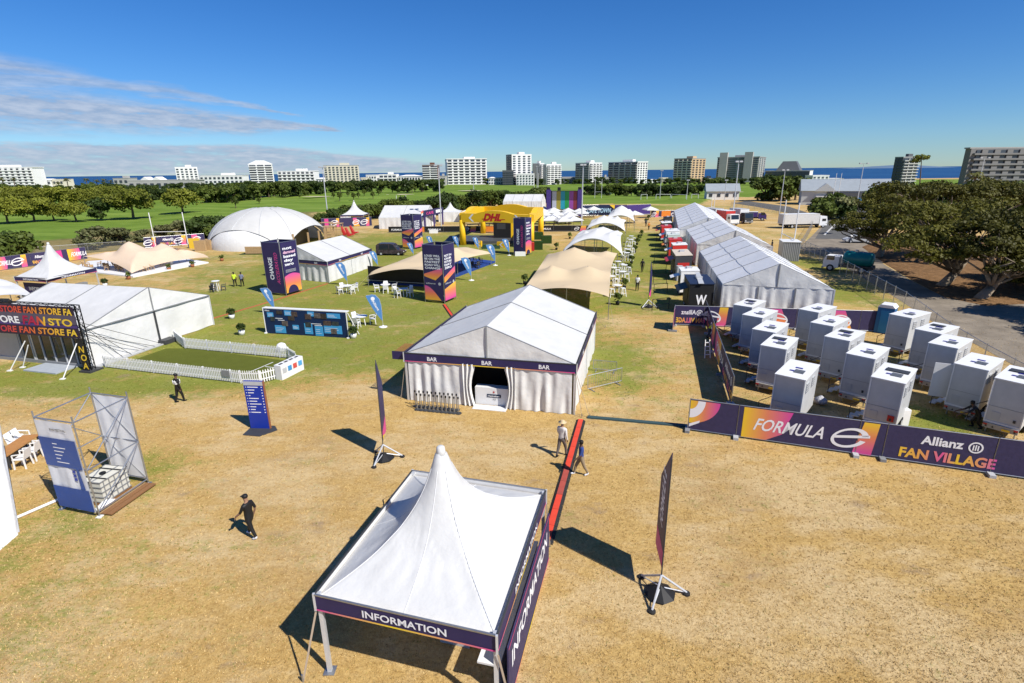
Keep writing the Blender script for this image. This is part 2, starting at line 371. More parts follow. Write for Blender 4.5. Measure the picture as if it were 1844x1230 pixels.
gr.from_pydata(np.stack([X, Y, Zg], 1).tolist(), [], [(j*nx+i, j*nx+i+1, (j+1)*nx+i+1, (j+1)*nx+i) for j in range(ny-1) for i in range(nx-1)])
at = gr.color_attributes.new('cover', 'FLOAT_COLOR', 'POINT')
at.data.foreach_set('color', np.stack([np.clip(green, 0, .78), golf, rough, np.ones_like(X)], 1).astype(np.float32).ravel())
def ground_mat():
    m, nt, b = _base('grass_field'); N = nt.nodes; L = nt.links; E.nt = nt
    a = N.new('ShaderNodeAttribute'); a.attribute_name = 'cover'; sp = N.new('ShaderNodeSeparateColor'); L.new(a.outputs['Color'], sp.inputs[0])
    R, Gf, B = (E(sp.outputs[i]) for i in range(3)); t = N.new('ShaderNodeTexCoord')
    def noise(scale, detail=5, rough=0.6, st=None, off=0):
        mp = N.new('ShaderNodeMapping'); mp.inputs['Scale'].default_value = st or (1, 1, 1); mp.inputs['Location'].default_value = (off, off*0.7, 0); L.new(t.outputs['Object'], mp.inputs[0])
        n = N.new('ShaderNodeTexNoise'); n.inputs['Scale'].default_value = scale; n.inputs['Detail'].default_value = detail; n.inputs['Roughness'].default_value = rough
        L.new(mp.outputs[0], n.inputs['Vector']); return E(n.outputs['Fac'])
    def ramp(f, stops):
        r = N.new('ShaderNodeValToRGB'); L.new(f.k, r.inputs[0])
        while len(r.color_ramp.elements) < len(stops): r.color_ramp.elements.new(0.5)
        for e, (p, c) in zip(r.color_ramp.elements, stops): e.position = p; e.color = tuple(c)+(1,)
        return r.outputs[0]
    def mix(f, c1, c2):
        n = N.new('ShaderNodeMix'); n.data_type = 'RGBA'; L.new(f.k, n.inputs[0]); L.new(c1, n.inputs[6]); L.new(c2, n.inputs[7]); return n.outputs[2]
    big = noise(0.16, 4); mid = noise(0.9, 5, 0.65, None, 4); sm = noise(4.2, 5, 0.75, None, 9); fine = noise(11, 4, 0.85, None, 3); st = noise(3.2, 4, 0.7, (1.0, 2.2, 1), 6)
    dry = ramp(sm*0.35 + fine*0.45 + mid*0.2, [(0.30, (0.20, 0.120, 0.036)), (0.44, (0.37, 0.235, 0.080)), (0.56, (0.52, 0.350, 0.130)), (0.70, (0.68, 0.50, 0.225))])
    dry2 = ramp(sm*0.4 + fine*0.6, [(0.32, (0.27, 0.165, 0.068)), (0.68, (0.54, 0.38, 0.175))])
    dry = mix(sstep(big + (mid-0.5)*0.5, 0.45, 0.68), dry, dry2)
    pale = ramp(sm*0.5 + fine*0.5, [(0.32, (0.36, 0.245, 0.115)), (0.5, (0.52, 0.385, 0.20)), (0.68, (0.66, 0.52, 0.30))])
    dry = mix(sstep(noise(0.13, 5, 0.6, (1, 1.6, 1), 31)*0.7 + noise(0.55, 4, 0.6, (1, 2.0, 1), 14)*0.4, 0.50, 0.66)*0.8, dry, pale)
    grn = ramp(sm*0.35 + fine*0.40 + mid*0.25, [(0.30, (0.050, 0.082, 0.008)), (0.5, (0.145, 0.188, 0.022)), (0.7, (0.30, 0.30, 0.062))])
    gf = sstep(R + (big-0.5)*1.0 + (mid-0.5)*1.5 + (st-0.5)*1.0 + (sm-0.5)*0.7, 0.16, 0.80)
    c = mix(gf*0.86, dry, grn)
    # worn, bare greyish earth patches
    bare = sstep(noise(0.42, 5, 0.6, (1, 1.7, 1), 21) + (sm-0.5)*0.3, 0.60, 0.72)*0.55
    c = mix(bare, c, ramp(sm, [(0.3, (0.17, 0.115, 0.075)), (0.7, (0.30, 0.22, 0.15))]))
    gst = noise(0.055, 4, 0.6, (0.35, 1.6, 1), 2); gs2 = noise(0.4, 4, 0.6, (0.5, 1.5, 1), 12)
    gol = ramp(gst*0.6 + gs2*0.4, [(0.30, (0.062, 0.112, 0.014)), (0.48, (0.125, 0.195, 0.026)), (0.60, (0.175, 0.245, 0.042)), (0.74, (0.28, 0.29, 0.085))])
    c = mix(Gf, c, gol)
    rgh = ramp(mid*0.5 + big*0.5, [(0.32, (0.075, 0.085, 0.025)), (0.5, (0.17, 0.145, 0.055)), (0.68, (0.30, 0.22, 0.11))])
    c = mix(B*0.9, c, rgh)
    L.new(c, b.inputs['Base Color']); b.inputs['Roughness'].default_value = 0.95; b.inputs['Specular IOR Level'].default_value = 0.08
    bp = N.new('ShaderNodeBump'); bp.inputs['Strength'].default_value = 0.9; bp.inputs['Distance'].default_value = 0.06
    L.new((fine*0.6 + sm*0.7).k, bp.inputs['Height']); L.new(bp.outputs[0], b.inputs['Normal'])
    return m
gr.materials.append(ground_mat()); ground = link('ground', gr, None, None, None, None, 'structure')
# sea
m, nt, b = _base('sea_water'); E.nt = nt
t = nt.nodes.new('ShaderNodeTexCoord'); mp = nt.nodes.new('ShaderNodeMapping'); mp.inputs['Scale'].default_value = (0.02, 0.05, 1); nt.links.new(t.outputs['Object'], mp.inputs[0])
n = nt.nodes.new('ShaderNodeTexNoise'); n.inputs['Scale'].default_value = 0.4; n.inputs['Detail'].default_value = 8; nt.links.new(mp.outputs[0], n.inputs['Vector'])
r = nt.nodes.new('ShaderNodeValToRGB'); nt.links.new(n.outputs['Fac'], r.inputs[0]); r.color_ramp.elements[0].position = .38; r.color_ramp.elements[1].position = .68
r.color_ramp.elements[0].color = (0.006, 0.045, 0.135, 1); r.color_ramp.elements[1].color = (0.018, 0.085, 0.20, 1); nt.links.new(r.outputs[0], b.inputs['Base Color'])
b.inputs['Roughness'].default_value = 0.55; b.inputs['Specular IOR Level'].default_value = 0.25
bp = nt.nodes.new('ShaderNodeBump'); bp.inputs['Strength'].default_value = 0.6; bp.inputs['Distance'].default_value = 2.0; nt.links.new(n.outputs['Fac'], bp.inputs['Height']); nt.links.new(bp.outputs[0], b.inputs['Normal'])
struct(MB().poly([(-90000, 600, -2.0), (90000, 600, -2.0), (90000, 90000, -2.0), (-90000, 90000, -2.0)]), 'sea', m)
# far low island on the horizon
isl = mat('island_haze_blue', (0.10, 0.16, 0.24), 0.9, 0.1, 0.001)
mb = MB(); P0 = [AT(px, 300, 7000) for px in range(1540, 1741, 10)]
mb.prism([(p.x, p.y, -3) for p in P0] , (0, 900, 0)) if False else None
prof = [0, 6, 10, 14, 16, 20, 24, 26, 30, 33, 36, 34, 35, 32, 30, 27, 22, 18, 14, 8, 0]
vs = [(p.x, p.y, -3) for p in P0] + [(p.x, p.y+300, h) for p, h in zip(P0, prof)] + [(p.x, p.y+700, -3) for p in P0]
k = len(P0); mb.add(vs, [(i, i+1, k+i+1, k+i) for i in range(k-1)] + [(k+i, k+i+1, 2*k+i+1, 2*k+i) for i in range(k-1)])
struct(mb, 'island', isl, True)
# road on the right, with asphalt further up
ROADM = mat('dusty_road', (0.23, 0.195, 0.15), 0.9, 0.4, 0.5, 0.3, 6.0, spec=0.1)
ASPH = mat('asphalt_grey', (0.115, 0.112, 0.105), 0.9, 0.2, 0.6, 0.3, 8.0, spec=0.1)
def sheet(name, pts, m, z): return struct(MB().poly([tuple(G(*p))[:2]+(z,) for p in pts]), name, m)
sheet('road', [(1438, 447), (1462, 425), (1484, 402), (1560, 402), (1575, 440), (1590, 475), (1640, 505), (1700, 535), (1780, 549), (2250, 530), (2250, 790), (1844, 668), (1760, 622), (1690, 586), (1600, 528), (1500, 468)], ROADM, 0.012)
sheet('asphalt_lane', [(1482, 408), (1498, 398), (1540, 372), (1600, 372), (1600, 412), (1556, 431), (1468, 430)], ASPH, 0.020)
sheet('asphalt_lane', [(1318, 366), (1345, 362), (1420, 372), (1500, 398), (1482, 408), (1420, 384), (1360, 372)], ASPH, 0.016)
KERB = mat('kerb_concrete', (0.5, 0.49, 0.46), 0.8, 0.1, 3.0)
for a, b_ in (((1484, 424), (1507, 401)), ((1545, 421), (1551, 405))):
    A = G(*a); B = G(*b_); struct(MB().bar(A+Z*0.06, B+Z*0.06, 0.28, 0.14), 'kerb', KERB)
# leaf-strewn bank under the trees (slightly raised)
LITTER = mat('leaf_litter', (0.20, 0.115, 0.055), 0.95, 0.55, 1.6, 0.8, 7.0, spec=0.05)
bp_ = [G(*p) for p in [(1552, 445), (1595, 476), (1645, 506), (1702, 536), (1775, 551), (1900, 545), (2300, 520), (2300, 430), (1900, 425), (1700, 425), (1600, 425)]]
c0 = sum(bp_, Vector())/len(bp_)
mb = MB(); n = len(bp_); rings = [1.0, 0.97, 0.93, 0.7, 0.4, 0.0]; hz = [0.02, 0.14, 0.20, 0.35, 0.5, 0.55]
mb.add([c0 + (p-c0)*s + Z*h for s, h in zip(rings, hz) for p in bp_], [(j*n+i, j*n+(i+1) % n, (j+1)*n+(i+1) % n, (j+1)*n+i) for j in range(5) for i in range(n)])
struct(mb, 'leaf_litter_bank', LITTER, True)
BUNK = mat('bunker_sand', (0.55, 0.47, 0.33), 0.95, 0.08, 0.3)
for px, py, w, d in ((720, 352, 8, 5), (848, 345, 9, 5), (872, 350, 7, 4), (570, 356, 8, 4), (1310, 348, 9, 5), (1085, 348, 10, 4)):
    c = G(px, py); struct(MB().poly([(c.x+w*math.cos(a)*(1+.2*math.sin(3*a)), c.y+d*math.sin(a), 0.62) for a in np.linspace(0, 6.28, 15)[:-1]]), 'sand_bunker', BUNK)

# ------------------------------------------------------------------ apartment buildings on the shore
BW = mat('render_white', (0.74, 0.73, 0.70), 0.7, 0.06, 0.1); BC = mat('render_cream', (0.66, 0.60, 0.47), 0.7, 0.06, 0.1)
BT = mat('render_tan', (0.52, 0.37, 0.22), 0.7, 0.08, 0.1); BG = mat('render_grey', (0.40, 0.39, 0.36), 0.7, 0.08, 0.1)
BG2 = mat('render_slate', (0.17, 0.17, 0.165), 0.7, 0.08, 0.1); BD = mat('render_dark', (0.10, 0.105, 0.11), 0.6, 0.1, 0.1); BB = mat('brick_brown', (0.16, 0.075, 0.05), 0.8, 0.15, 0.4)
RG = mat('roof_grey', (0.30, 0.30, 0.29), 0.7, 0.1, 0.2); RBR = mat('roof_brown', (0.17, 0.115, 0.08), 0.8, 0.15, 0.3)
WIN = mat('far_window', (0.045, 0.055, 0.07), 0.25, 0.2, 0.2, spec=0.5)
def facade(par, fr, w, z0, h, nf, nb, style, bm):
    fh = h/nf
    for f in range(nf):
        y = z0 + f*fh
        if style == 'win':
            bw = w/nb
            for i in range(nb): piece('window', WIN, par, fr.p((i+.5)*bw, y+fh*.55, 0.02), (bw*.52, .3, fh*.48), fr.u)
        elif style == 'balc':
            piece('window', WIN, par, fr.p(w/2, y+fh*.60, 0.03), (w*.93, .3, fh*.62), fr.u)  # dark glass strip that also paints the shade of the balcony recess
            b_ = piece('balcony', bm, par, fr.p(w/2, y+fh*.16, 0.55), (w*.97, 1.3, fh*.34), fr.u)
            for i in range(1, nb): piece('pier', bm, par, fr.p(i*w/nb, y+fh*.55, 0.30), (w*.035+.25, .9, fh*.86), fr.u)
        elif style == 'strip':
            bw = w/nb
            for i in range(nb): piece('window', WIN, par, fr.p((i+.5)*bw, y+fh*.55, 0.02), (bw*.88, .3, fh*.5), fr.u)
def bldg(label, x0, x1, ytop, Yd, nf, xs=None, rot=0.0, lf=('win', 4), rf=('win', 4), wall=BW, lw=None, rw=None, bm=BW, depth=14.0, roof='flat', ybase=None, lo=0.0):
    """apartment block spanning photo columns x0..x1; xs = column of its near corner when seen on two sides"""
    r = math.radians(rot)
    if xs is None: xs = x0; r = 0.0
    yb = ybase or 330
    C = AT(xs, yb, Yd); C.z = 0; top = AT(xs, ytop, Yd).z
    def run(px, d):
        q = ray(px, 320); k = q.x/q.y; return (k*C.y - C.x)/(d.x - k*d.y)
    ur = Vector((math.cos(r), math.sin(r), 0)); ul = Vector((-math.sin(r), math.cos(r), 0))
    w1 = run(x1, ur); w0 = run(x0, ul) if abs(x0-xs) > 0.5 else depth
    w0 = max(2.0, min(w0, 60)); e = empty('apartment_building', C, label, 'building')
    P4 = [C, C+ur*w1, C+ur*w1+ul*w0, C+ul*w0]
    zt = top if roof in ('flat', 'box') else top*0.86
    part(MB().prism([p+Z*-2 for p in P4], Z*(zt+2)), 'wall', wall, e)
    fr = FR(C, C+ur*w1); fl = FR(C+ul*w0, C)
    if rw is not None: part(MB().box(fr.p(w1/2, zt/2, 0.06), (w1-.1, .3, zt-.1), (ur, ul, Z)), 'wall_panel', rw, e)
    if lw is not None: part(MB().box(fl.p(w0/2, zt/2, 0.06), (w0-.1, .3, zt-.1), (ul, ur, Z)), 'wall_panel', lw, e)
    facade(e, FR(C-fr.n*-0.2, C+ur*w1-fr.n*-0.2), w1, lo, zt-lo-.5, nf, rf[1], rf[0], bm)
    if abs(x0-xs) > 0.5: facade(e, FR(C+ul*w0+fl.n*.2, C+fl.n*.2), w0, lo, zt-lo-.5, nf, lf[1], lf[0], bm)
    cen = C+ur*w1/2+ul*w0/2
    if roof == 'flat':
        part(MB().prism([cen+(p-cen)*1.02+Z*zt for p in P4], Z*.7), 'roof', RG if wall is not BW else BW, e)
        part(MB().box(cen+Z*(zt+1.6)+ur*w1*.1, (w1*.28, w0*.35, 2.4), (ur, ul, Z)), 'lift_house', wall, e)
    elif roof == 'box':
        part(MB().prism([cen+(p-cen)*1.02+Z*zt for p in P4], Z*.7), 'roof', wall, e)
    elif roof == 'hip':
        b0 = [cen+(p-cen)*1.08+Z*zt for p in P4]; t0 = [cen+(p-cen)*.35+Z*top for p in P4]
        part(MB().add(b0+t0, [(0, 1, 5, 4), (1, 2, 6, 5), (2, 3, 7, 6), (3, 0, 4, 7), (4, 5, 6, 7), (3, 2, 1, 0)]), 'roof', RG if wall is not BW else BW, e)
    return e, C, ur, ul, w1, w0, zt
bldg('white hotel block with rows of balconies beside tall palms', -60, 62, 303, 560, 8, rf=('balc', 12), wall=BW)
e, C, ur, ul, w1, w0, zt = bldg('long low clubhouse with brown roof behind the golf trees', 232, 352, 326, 500, 1, rf=('win', 10), wall=BG, roof='box', ybase=336)
for f in (.25, .42):
    q = C + ur*w1*f; part(MB().prism([q+Z*zt+ur*-5, q+Z*zt+ur*5, q+Z*(zt+3.4)], ul*10), 'gable', BW, e)
bldg('white stepped apartment block with small square windows', 315, 358, 302, 590, 8, 320, 20, ('blank', 1), ('win', 5), BW)
bldg('low cream block with flat roof beside stepped white block', 361, 437, 317, 590, 3, rf=('win', 10), wall=BW)
bldg('white tower with hipped roof and dark central balconies', 443, 493, 289, 560, 10, 452, 12, ('blank', 1), ('balc', 3), BW, roof='hip')
bldg('wide low white block with deep balconies by hipped tower', 502, 567, 309, 590, 5, rf=('balc', 8), wall=BW)
bldg('cream twin apartment block covered in square windows', 585, 647, 299, 560, 9, 586, 6, ('blank', 1), ('win', 9), BC)
bldg('small white seaside house with flat roof', 660, 678, 316, 600, 3, rf=('win', 4), wall=BW, roof='box')
bldg('white stepped house with a slim roof turret', 684, 714, 315, 600, 3, rf=('balc', 4), wall=BW, roof='flat')
bldg('low white house with brown hipped roof', 718, 757, 315, 600, 2, rf=('win', 8), wall=BW, roof='hip')
e, C, ur, ul, w1, w0, zt = bldg('brown brick tower with white balconies', 762, 789, 298, 570, 9, rf=('balc', 2), wall=BB)
bldg('wide white apartment slab with stacked open balconies', 803, 877, 287, 590, 9, 806, 8, ('blank', 1), ('balc', 7), BW)
e, C, ur, ul, w1, w0, zt = bldg('tall modern tower half dark glass half white', 912, 957, 279, 560, 13, 922, 22, ('strip', 2), ('win', 4), BW, lw=BD)
bldg('low white podium at the foot of the modern tower', 930, 962, 314, 545, 4, rf=('win', 6), wall=BW, roof='box')
bldg('dark glass low block adjoining the modern tower', 905, 925, 308, 548, 6, rf=('strip', 3), wall=BD, roof='box')
bldg('narrow white slab, flank painted grey for shade, behind its twin', 959, 980, 295, 575, 10, 972, 40, ('blank', 1), ('balc', 2), BW, lw=BG)  # lw grey puts the shade of the left face into its colour
bldg('white slab with white balcony front and flank painted grey for shade', 978, 1010, 297, 555, 10, 984, 35, ('blank', 1), ('balc', 4), BW, lw=BG)  # left face coloured grey for the shade on it
bldg('low grey apartment row between two slabs', 1012, 1037, 320, 590, 3, rf=('strip', 3), wall=BG, roof='box')
bldg('two-tone slab, flank painted grey for shade, bright white front', 1036, 1083, 294, 560, 11, 1060, 42, ('strip', 3), ('balc', 4), BW, lw=BG)  # grey on the left flank is shade painted into the wall
bldg('balcony block, shaded side painted dark brown, white windowed end', 1095, 1165, 292, 560, 9, 1146, 40, ('balc', 5), ('win', 4), BW, lw=BD, bm=BG)  # left face darkened in colour to carry its shade, end stays white
bldg('tan tower with rounded sunlit balconies', 1212, 1268, 286, 560, 10, 1243, 44, ('balc', 4), ('win', 4), BT, bm=BC)
e, C, ur, ul, w1, w0, zt = bldg('large beige slab with two tall stair towers', 1289, 1375, 283, 555, 12, 1362, 58, ('strip', 4), ('win', 3), BG)
for t_ in (.16, .76):
    q = C + ul*w0*(1-t_); n_ = FR(C+ul*w0, C).n
    part(MB().box(q+n_*1.2+Z*(zt+5)/2, (7.5, 5, zt+5), (ul, n_, Z)), 'stair_tower', BG, e)
e, C, ur, ul, w1, w0, zt = bldg('dark glass block with pyramid-shaped top floors', 1377, 1462, 308, 560, 6, 1455, 55, ('strip', 7), ('blank', 1), BG, lw=BD, rw=BW, roof='box')
cen = C+ur*w1/2+ul*w0/2; t0 = AT(1418, 290, 560).z
B0 = [cen+ul*a*w0*.27+ur*b_*w1*.42+Z*(zt+.7) for a, b_ in ((-1, -1), (1, -1), (1, 1), (-1, 1))]; T0 = [cen+ul*a*w0*.15+ur*b_*w1*.2+Z*t0 for a, b_ in ((-1, -1), (1, -1), (1, 1), (-1, 1))]
part(MB().add(B0+T0, [(0, 1, 5, 4), (1, 2, 6, 5), (2, 3, 7, 6), (3, 0, 4, 7), (4, 5, 6, 7)]), 'roof_pyramid', BD, e)
bldg('small bright white block beside the dark glass block', 1462, 1493, 317, 540, 3, rf=('win', 4), wall=BW, roof='box')
bldg('slim dark tower rising behind the umbrella trees', 1605, 1648, 284, 420, 9, 1618, 25, ('strip', 2), ('balc', 3), BD, bm=BG)
bldg('long grey apartment block with wide dark balconies', 1727, 2000, 268, 300, 8, 1735, 6, ('blank', 1), ('balc', 12), BG2, bm=BG2)
for i, (x0, x1, yt) in enumerate(((66, 90, 322), (95, 112, 324), (205, 230, 322), (570, 583, 320), (650, 659, 321), (790, 802, 318), (880, 893, 319), (893, 905, 321), (1085, 1096, 320), (1168, 1190, 323), (1192, 1210, 321), (1268, 1288, 322), (1494, 1520, 321), (1525, 1560, 324))):
    bldg('low seafront house half hidden by trees between apartment blocks', x0, x1, yt, 575, 2, rf=('win', 3), wall=(BW, BC, BG)[i % 3], roof=('hip', 'box', 'flat')[i % 3])['group' if False else 0]['group'] = 'low seafront houses'
# ------------------------------------------------------------------ clubhouse pavilion and cottage
SLATE = mat('roof_slate', (0.28, 0.31, 0.33), 0.6, 0.1, 0.6); WEATHER = mat('wall_pale_grey', (0.52, 0.54, 0.53), 0.7, 0.06, 0.5)
def house(label, A, B, depth, hw, hr, wall, roofm, porch=None, nwin=3):
    A = Vector(A); B = Vector(B); fr = FR(A, B); d = -fr.n; e = empty('house', (A+B)/2, label, 'house'); w = fr.w
    part(MB().prism([A, B, B+d*depth, A+d*depth], Z*hw), 'wall', wall, e)
    a, b_, c_, dd = A+fr.n*.5-fr.u*.5, B+fr.n*.5+fr.u*.5, B+d*(depth+.5)+fr.u*.5, A+d*(depth+.5)-fr.u*.5
    r1 = (a+dd)/2+Z*hr; r2 = (b_+c_)/2+Z*hr; zz = Z*(hw+.01)
    part(MB().add([a+zz, b_+zz, c_+zz, dd+zz, r1, r2], [(0, 1, 5, 4), (2, 3, 4, 5), (1, 2, 5), (3, 0, 4), (3, 2, 1, 0)]), 'roof', roofm, e)
    for i in range(nwin): piece('window', WIN, e, fr.p((i+.5)*w/nwin, hw*.55, .03), (w/nwin*.4, .2, hw*.35), fr.u)
    return e, fr
e, fr = house('grey roofed sports pavilion with front gable and blue sign', G(1441, 369), G(1600, 371), 14, 5.0, 9.0, WEATHER, SLATE, nwin=0)
w = fr.w; piece('veranda', BD, e, fr.p(w*.62, 3.6, .1), (w*.66, .6, 1.9), fr.u); piece('sign_board', TILEB, e, fr.p(w*.6, 2.2, .5), (w*.4, .12, .9), fr.u)
part(MB().prism([fr.p(w*.14, 4.9, 1.0), fr.p(w*.40, 4.9, 1.0), fr.p(w*.27, 7.6, 1.0)], -fr.n*5), 'gable', WEATHER, e)
piece('front_wall', BW, e, fr.p(w*.27, 1.7, .9), (w*.2, .4, 3.2), fr.u); piece('shutter', BD, e, fr.p(w*.27, 2.2, 1.15), (w*.12, .1, .8), fr.u)
e, fr = house('white cottage with grey roof at the end of the playing field', G(1272, 360), G(1330, 360), 9, 3.6, 6.8, BW, SLATE, nwin=4)
e, fr = house('green equipment shed beside the football pitch', G(1085, 350), G(1100, 350), 5, 2.6, 3.6, mat('shed_green', (0.2, 0.32, 0.2), .7), SLATE, nwin=1)
e, fr = house('dark low groundkeeper shed by the hedge', G(1122, 349), G(1137, 349), 5, 3.0, 4.0, BD, BD, nwin=0)

# ------------------------------------------------------------------ short grass blades on the near field
GD = mat('blade_dry', (0.47, 0.31, 0.115), 0.9, 0.45, 9.0, spec=0.1); GP = mat('blade_straw', (0.64, 0.47, 0.215), 0.9, 0.3, 9.0, spec=0.1); GG = mat('blade_green', (0.16, 0.19, 0.03), 0.9, 0.4, 9.0, spec=0.1); GB = mat('blade_brown', (0.24, 0.15, 0.06), 0.9, 0.4, 9.0, spec=0.1)
def cover(x, y):
    g_ = np.full(x.shape, .02)
    for px, py, rx, ry, w in GREENS: c = G(px, py); g_ += w*np.exp(-(((x-c.x)/rx)**2 + ((y-c.y)/ry)**2)*0.7)
    return g_
def blades(name, label, n, m, lo, hi, seed, gmin, gmax, y1=48):
    g = np.random.default_rng(seed); inv = g.random(n)*(1/7.5-1/y1)+1/y1; y = 1/inv; x = (g.random(n)*2-1)*(y*1.02+3); k = cover(x, y)+g.normal(size=n)*.16; ok = (k > gmin) & (k < gmax); x, y = x[ok], y[ok]; n = len(x)
    b = np.stack([x, y, np.zeros(n)], 1).repeat(3, 0); m3 = 3*n; b[:, :2] += g.normal(size=(m3, 2))*.022; a = g.random(m3)*6.283; h = lo+(hi-lo)*g.random(m3); wd = .007+.008*g.random(m3); wd *= np.clip(b[:, 1]/16, .8, 2.2)
    d = np.stack([np.cos(a), np.sin(a), np.zeros(m3)], 1)*wd[:, None]; tip = b+np.stack([g.normal(size=m3)*.6*h, g.normal(size=m3)*.6*h, h], 1); V = np.stack([b-d, b+d, tip], 1).reshape(-1, 3)
    me = bpy.data.meshes.new(name); me.vertices.add(3*m3); me.vertices.foreach_set('co', V.astype(np.float32).ravel()); me.loops.add(3*m3); me.loops.foreach_set('vertex_index', np.arange(3*m3, dtype=np.int32)); me.polygons.add(m3); me.polygons.foreach_set('loop_start', np.arange(0, 3*m3, 3, dtype=np.int32)); me.materials.append(m); me.update(calc_edges=True)
    link(name, me, None, label, 'grass', None, 'stuff')
blades('dry_grass', 'short dry golden grass blades over the field', 46000, GD, .02, .055, 1, -1, .55); blades('dry_grass', 'pale straw grass blades over the field', 30000, GP, .02, .05, 2, -1, .6)
blades('dry_grass', 'dark brown dead grass blades over the field', 7000, GB, .015, .04, 4, -1, .7); blades('green_grass', 'short green grass blades in the greener patches', 60000, GG, .02, .06, 3, .32, 9, 60)
# ------------------------------------------------------------------ vegetation
def leafmat(name, c, var=0.45, sc=0.35):
    m, nt, b = _base(name); N = nt.nodes; L = nt.links
    t = N.new('ShaderNodeTexCoord'); oi = N.new('ShaderNodeObjectInfo')
    n = N.new('ShaderNodeTexNoise'); n.inputs['Scale'].default_value = sc; n.inputs['Detail'].default_value = 6; n.inputs['Roughness'].default_value = .75; L.new(t.outputs['Object'], n.inputs['Vector'])
    ad = N.new('ShaderNodeMath'); ad.operation = 'MULTIPLY_ADD'; L.new(oi.outputs['Random'], ad.inputs[0]); ad.inputs[1].default_value = .25; L.new(n.outputs['Fac'], ad.inputs[2])
    r = N.new('ShaderNodeValToRGB'); L.new(ad.outputs[0], r.inputs[0]); r.color_ramp.elements[0].position = .35; r.color_ramp.elements[1].position = .88
    r.color_ramp.elements[0].color = (c[0]*(1-var), c[1]*(1-var), c[2]*(1-var), 1); r.color_ramp.elements[1].color = (c[0]*(1+var*1.2), c[1]*(1+var*.9), c[2]*(1+var*.6), 1)
    L.new(r.outputs[0], b.inputs['Base Color']); b.inputs['Roughness'].default_value = .6; b.inputs['Specular IOR Level'].default_value = .2
    o = [x for x in N if x.type == 'OUTPUT_MATERIAL'][0]; tr = N.new('ShaderNodeBsdfTranslucent'); L.new(r.outputs[0], tr.inputs[0])
    ms = N.new('ShaderNodeMixShader'); ms.inputs[0].default_value = .2; L.new(b.outputs[0], ms.inputs[1]); L.new(tr.outputs[0], ms.inputs[2]); L.new(ms.outputs[0], o.inputs[0])
    return m
LEAF_OL = leafmat('leaves_olive', (0.150, 0.175, 0.022)); LEAF_DK = leafmat('leaves_dark', (0.040, 0.068, 0.014)); LEAF_MID = leafmat('leaves_mid', (0.080, 0.115, 0.020))
LEAF_BIG = leafmat('leaves_gum', (0.074, 0.080, 0.012), .75, .45); LEAF_GR = leafmat('leaves_greyish', (0.14, 0.155, 0.065)); PALM = leafmat('palm_fronds', (0.09, 0.10, 0.03))
BARK = mat('bark', (0.13, 0.095, 0.065), 0.9, 0.35, 1.5, 0.5, 6.0); BARKL = mat('bark_pale', (0.25, 0.20, 0.145), 0.9, 0.35, 1.2, 0.5, 5.0)
def leaf_mesh(name, blobs, n, size, seed, m, flat=0.5):
    """crown of n leaf-clump quads spread through the outer volume of ellipsoid blobs"""
    g = np.random.default_rng(seed); B = np.array(blobs, float); vol = B[:, 3]*B[:, 4]*B[:, 5]; k = g.choice(len(B), n, p=vol**.75/np.sum(vol**.75))
    d = g.normal(size=(n, 3)); d /= np.linalg.norm(d, axis=1)[:, None]; d[:, 2] = np.abs(d[:, 2])*np.where(g.random(n) < .82, 1, -.6)
    rad = g.random(n)**.32*(1+.16*g.normal(size=n)*(g.random(n) < .35)); c = B[k, :3] + d*B[k, 3:]*rad[:, None]
    nn = d + g.normal(size=(n, 3))*.75 + np.array([0, 0, flat]); nn /= np.linalg.norm(nn, axis=1)[:, None]
    a = np.cross(nn, g.normal(size=(n, 3))); a /= np.linalg.norm(a, axis=1)[:, None]; b = np.cross(nn, a)
    s = size*(.55+.9*g.random(n))[:, None]; a = a*s; b = b*s*(.45+.4*g.random(n))[:, None]
    V = np.stack([c-a, c-b*.9+a*.1, c+a, c+b], 1).reshape(-1, 3)
    me = bpy.data.meshes.new(name); me.vertices.add(4*n); me.vertices.foreach_set('co', V.astype(np.float32).ravel())
    me.loops.add(4*n); me.loops.foreach_set('vertex_index', np.arange(4*n, dtype=np.int32)); me.polygons.add(n)
    me.polygons.foreach_set('loop_start', np.arange(0, 4*n, 4, dtype=np.int32)); me.materials.append(m); me.update(calc_edges=True); return me
def rblobs(seed, R, h, n, zr=(.5, 1.0), low=.45):
    r = random.Random(seed); out = [(0, 0, h*.66, R*.62, R*.62, h*.28)]
    for i in range(n):
        a = 6.283*i/n + r.uniform(-.4, .4); q = R*r.uniform(.35, .68); z = h*r.uniform(low, .8)
        s = R*r.uniform(.32, .5); out.append((q*math.cos(a), q*math.sin(a), z, s, s, min(s*.8, (h-z)*.95)))
    return out
def tree_proto(name, seed, R, h, n, size, m, trunk=True, nb=7, low=.45, bark=BARK, cat='tree'):
    e = empty(name, (0, 0, 0), 'tree', cat); r = random.Random(seed+50)
    mb = MB(); top = Vector((r.uniform(-.1, .1)*R, r.uniform(-.1, .1)*R, h*.55)); q = h*.035
    mb.path([(0, 0, -.1), top*.4+Vector((r.uniform(-.3, .3), 0, 0)), top], [q*1.3, q, q*.55], 6)
    for i in range(5):
        a = r.uniform(0, 6.28); mb.path([top*.45, top*.7+Vector((math.cos(a)*R*.35, math.sin(a)*R*.35, h*.08)), Vector((math.cos(a)*R*.6, math.sin(a)*R*.6, h*r.uniform(.55, .7)))], [q*.6, q*.4, q*.15], 5)
    part(mb, 'trunk', bark, e); o = link('crown', leaf_mesh('crown', rblobs(seed, R, h, nb, low=low), n, size, seed, m), e); WM[o] = wm(e)
    return e
OLIVE = [tree_proto('umbrella_tree', 10+i, 6.8, 8.5, 3600, .38, LEAF_OL, nb=11, low=.34) for i in range(2)]
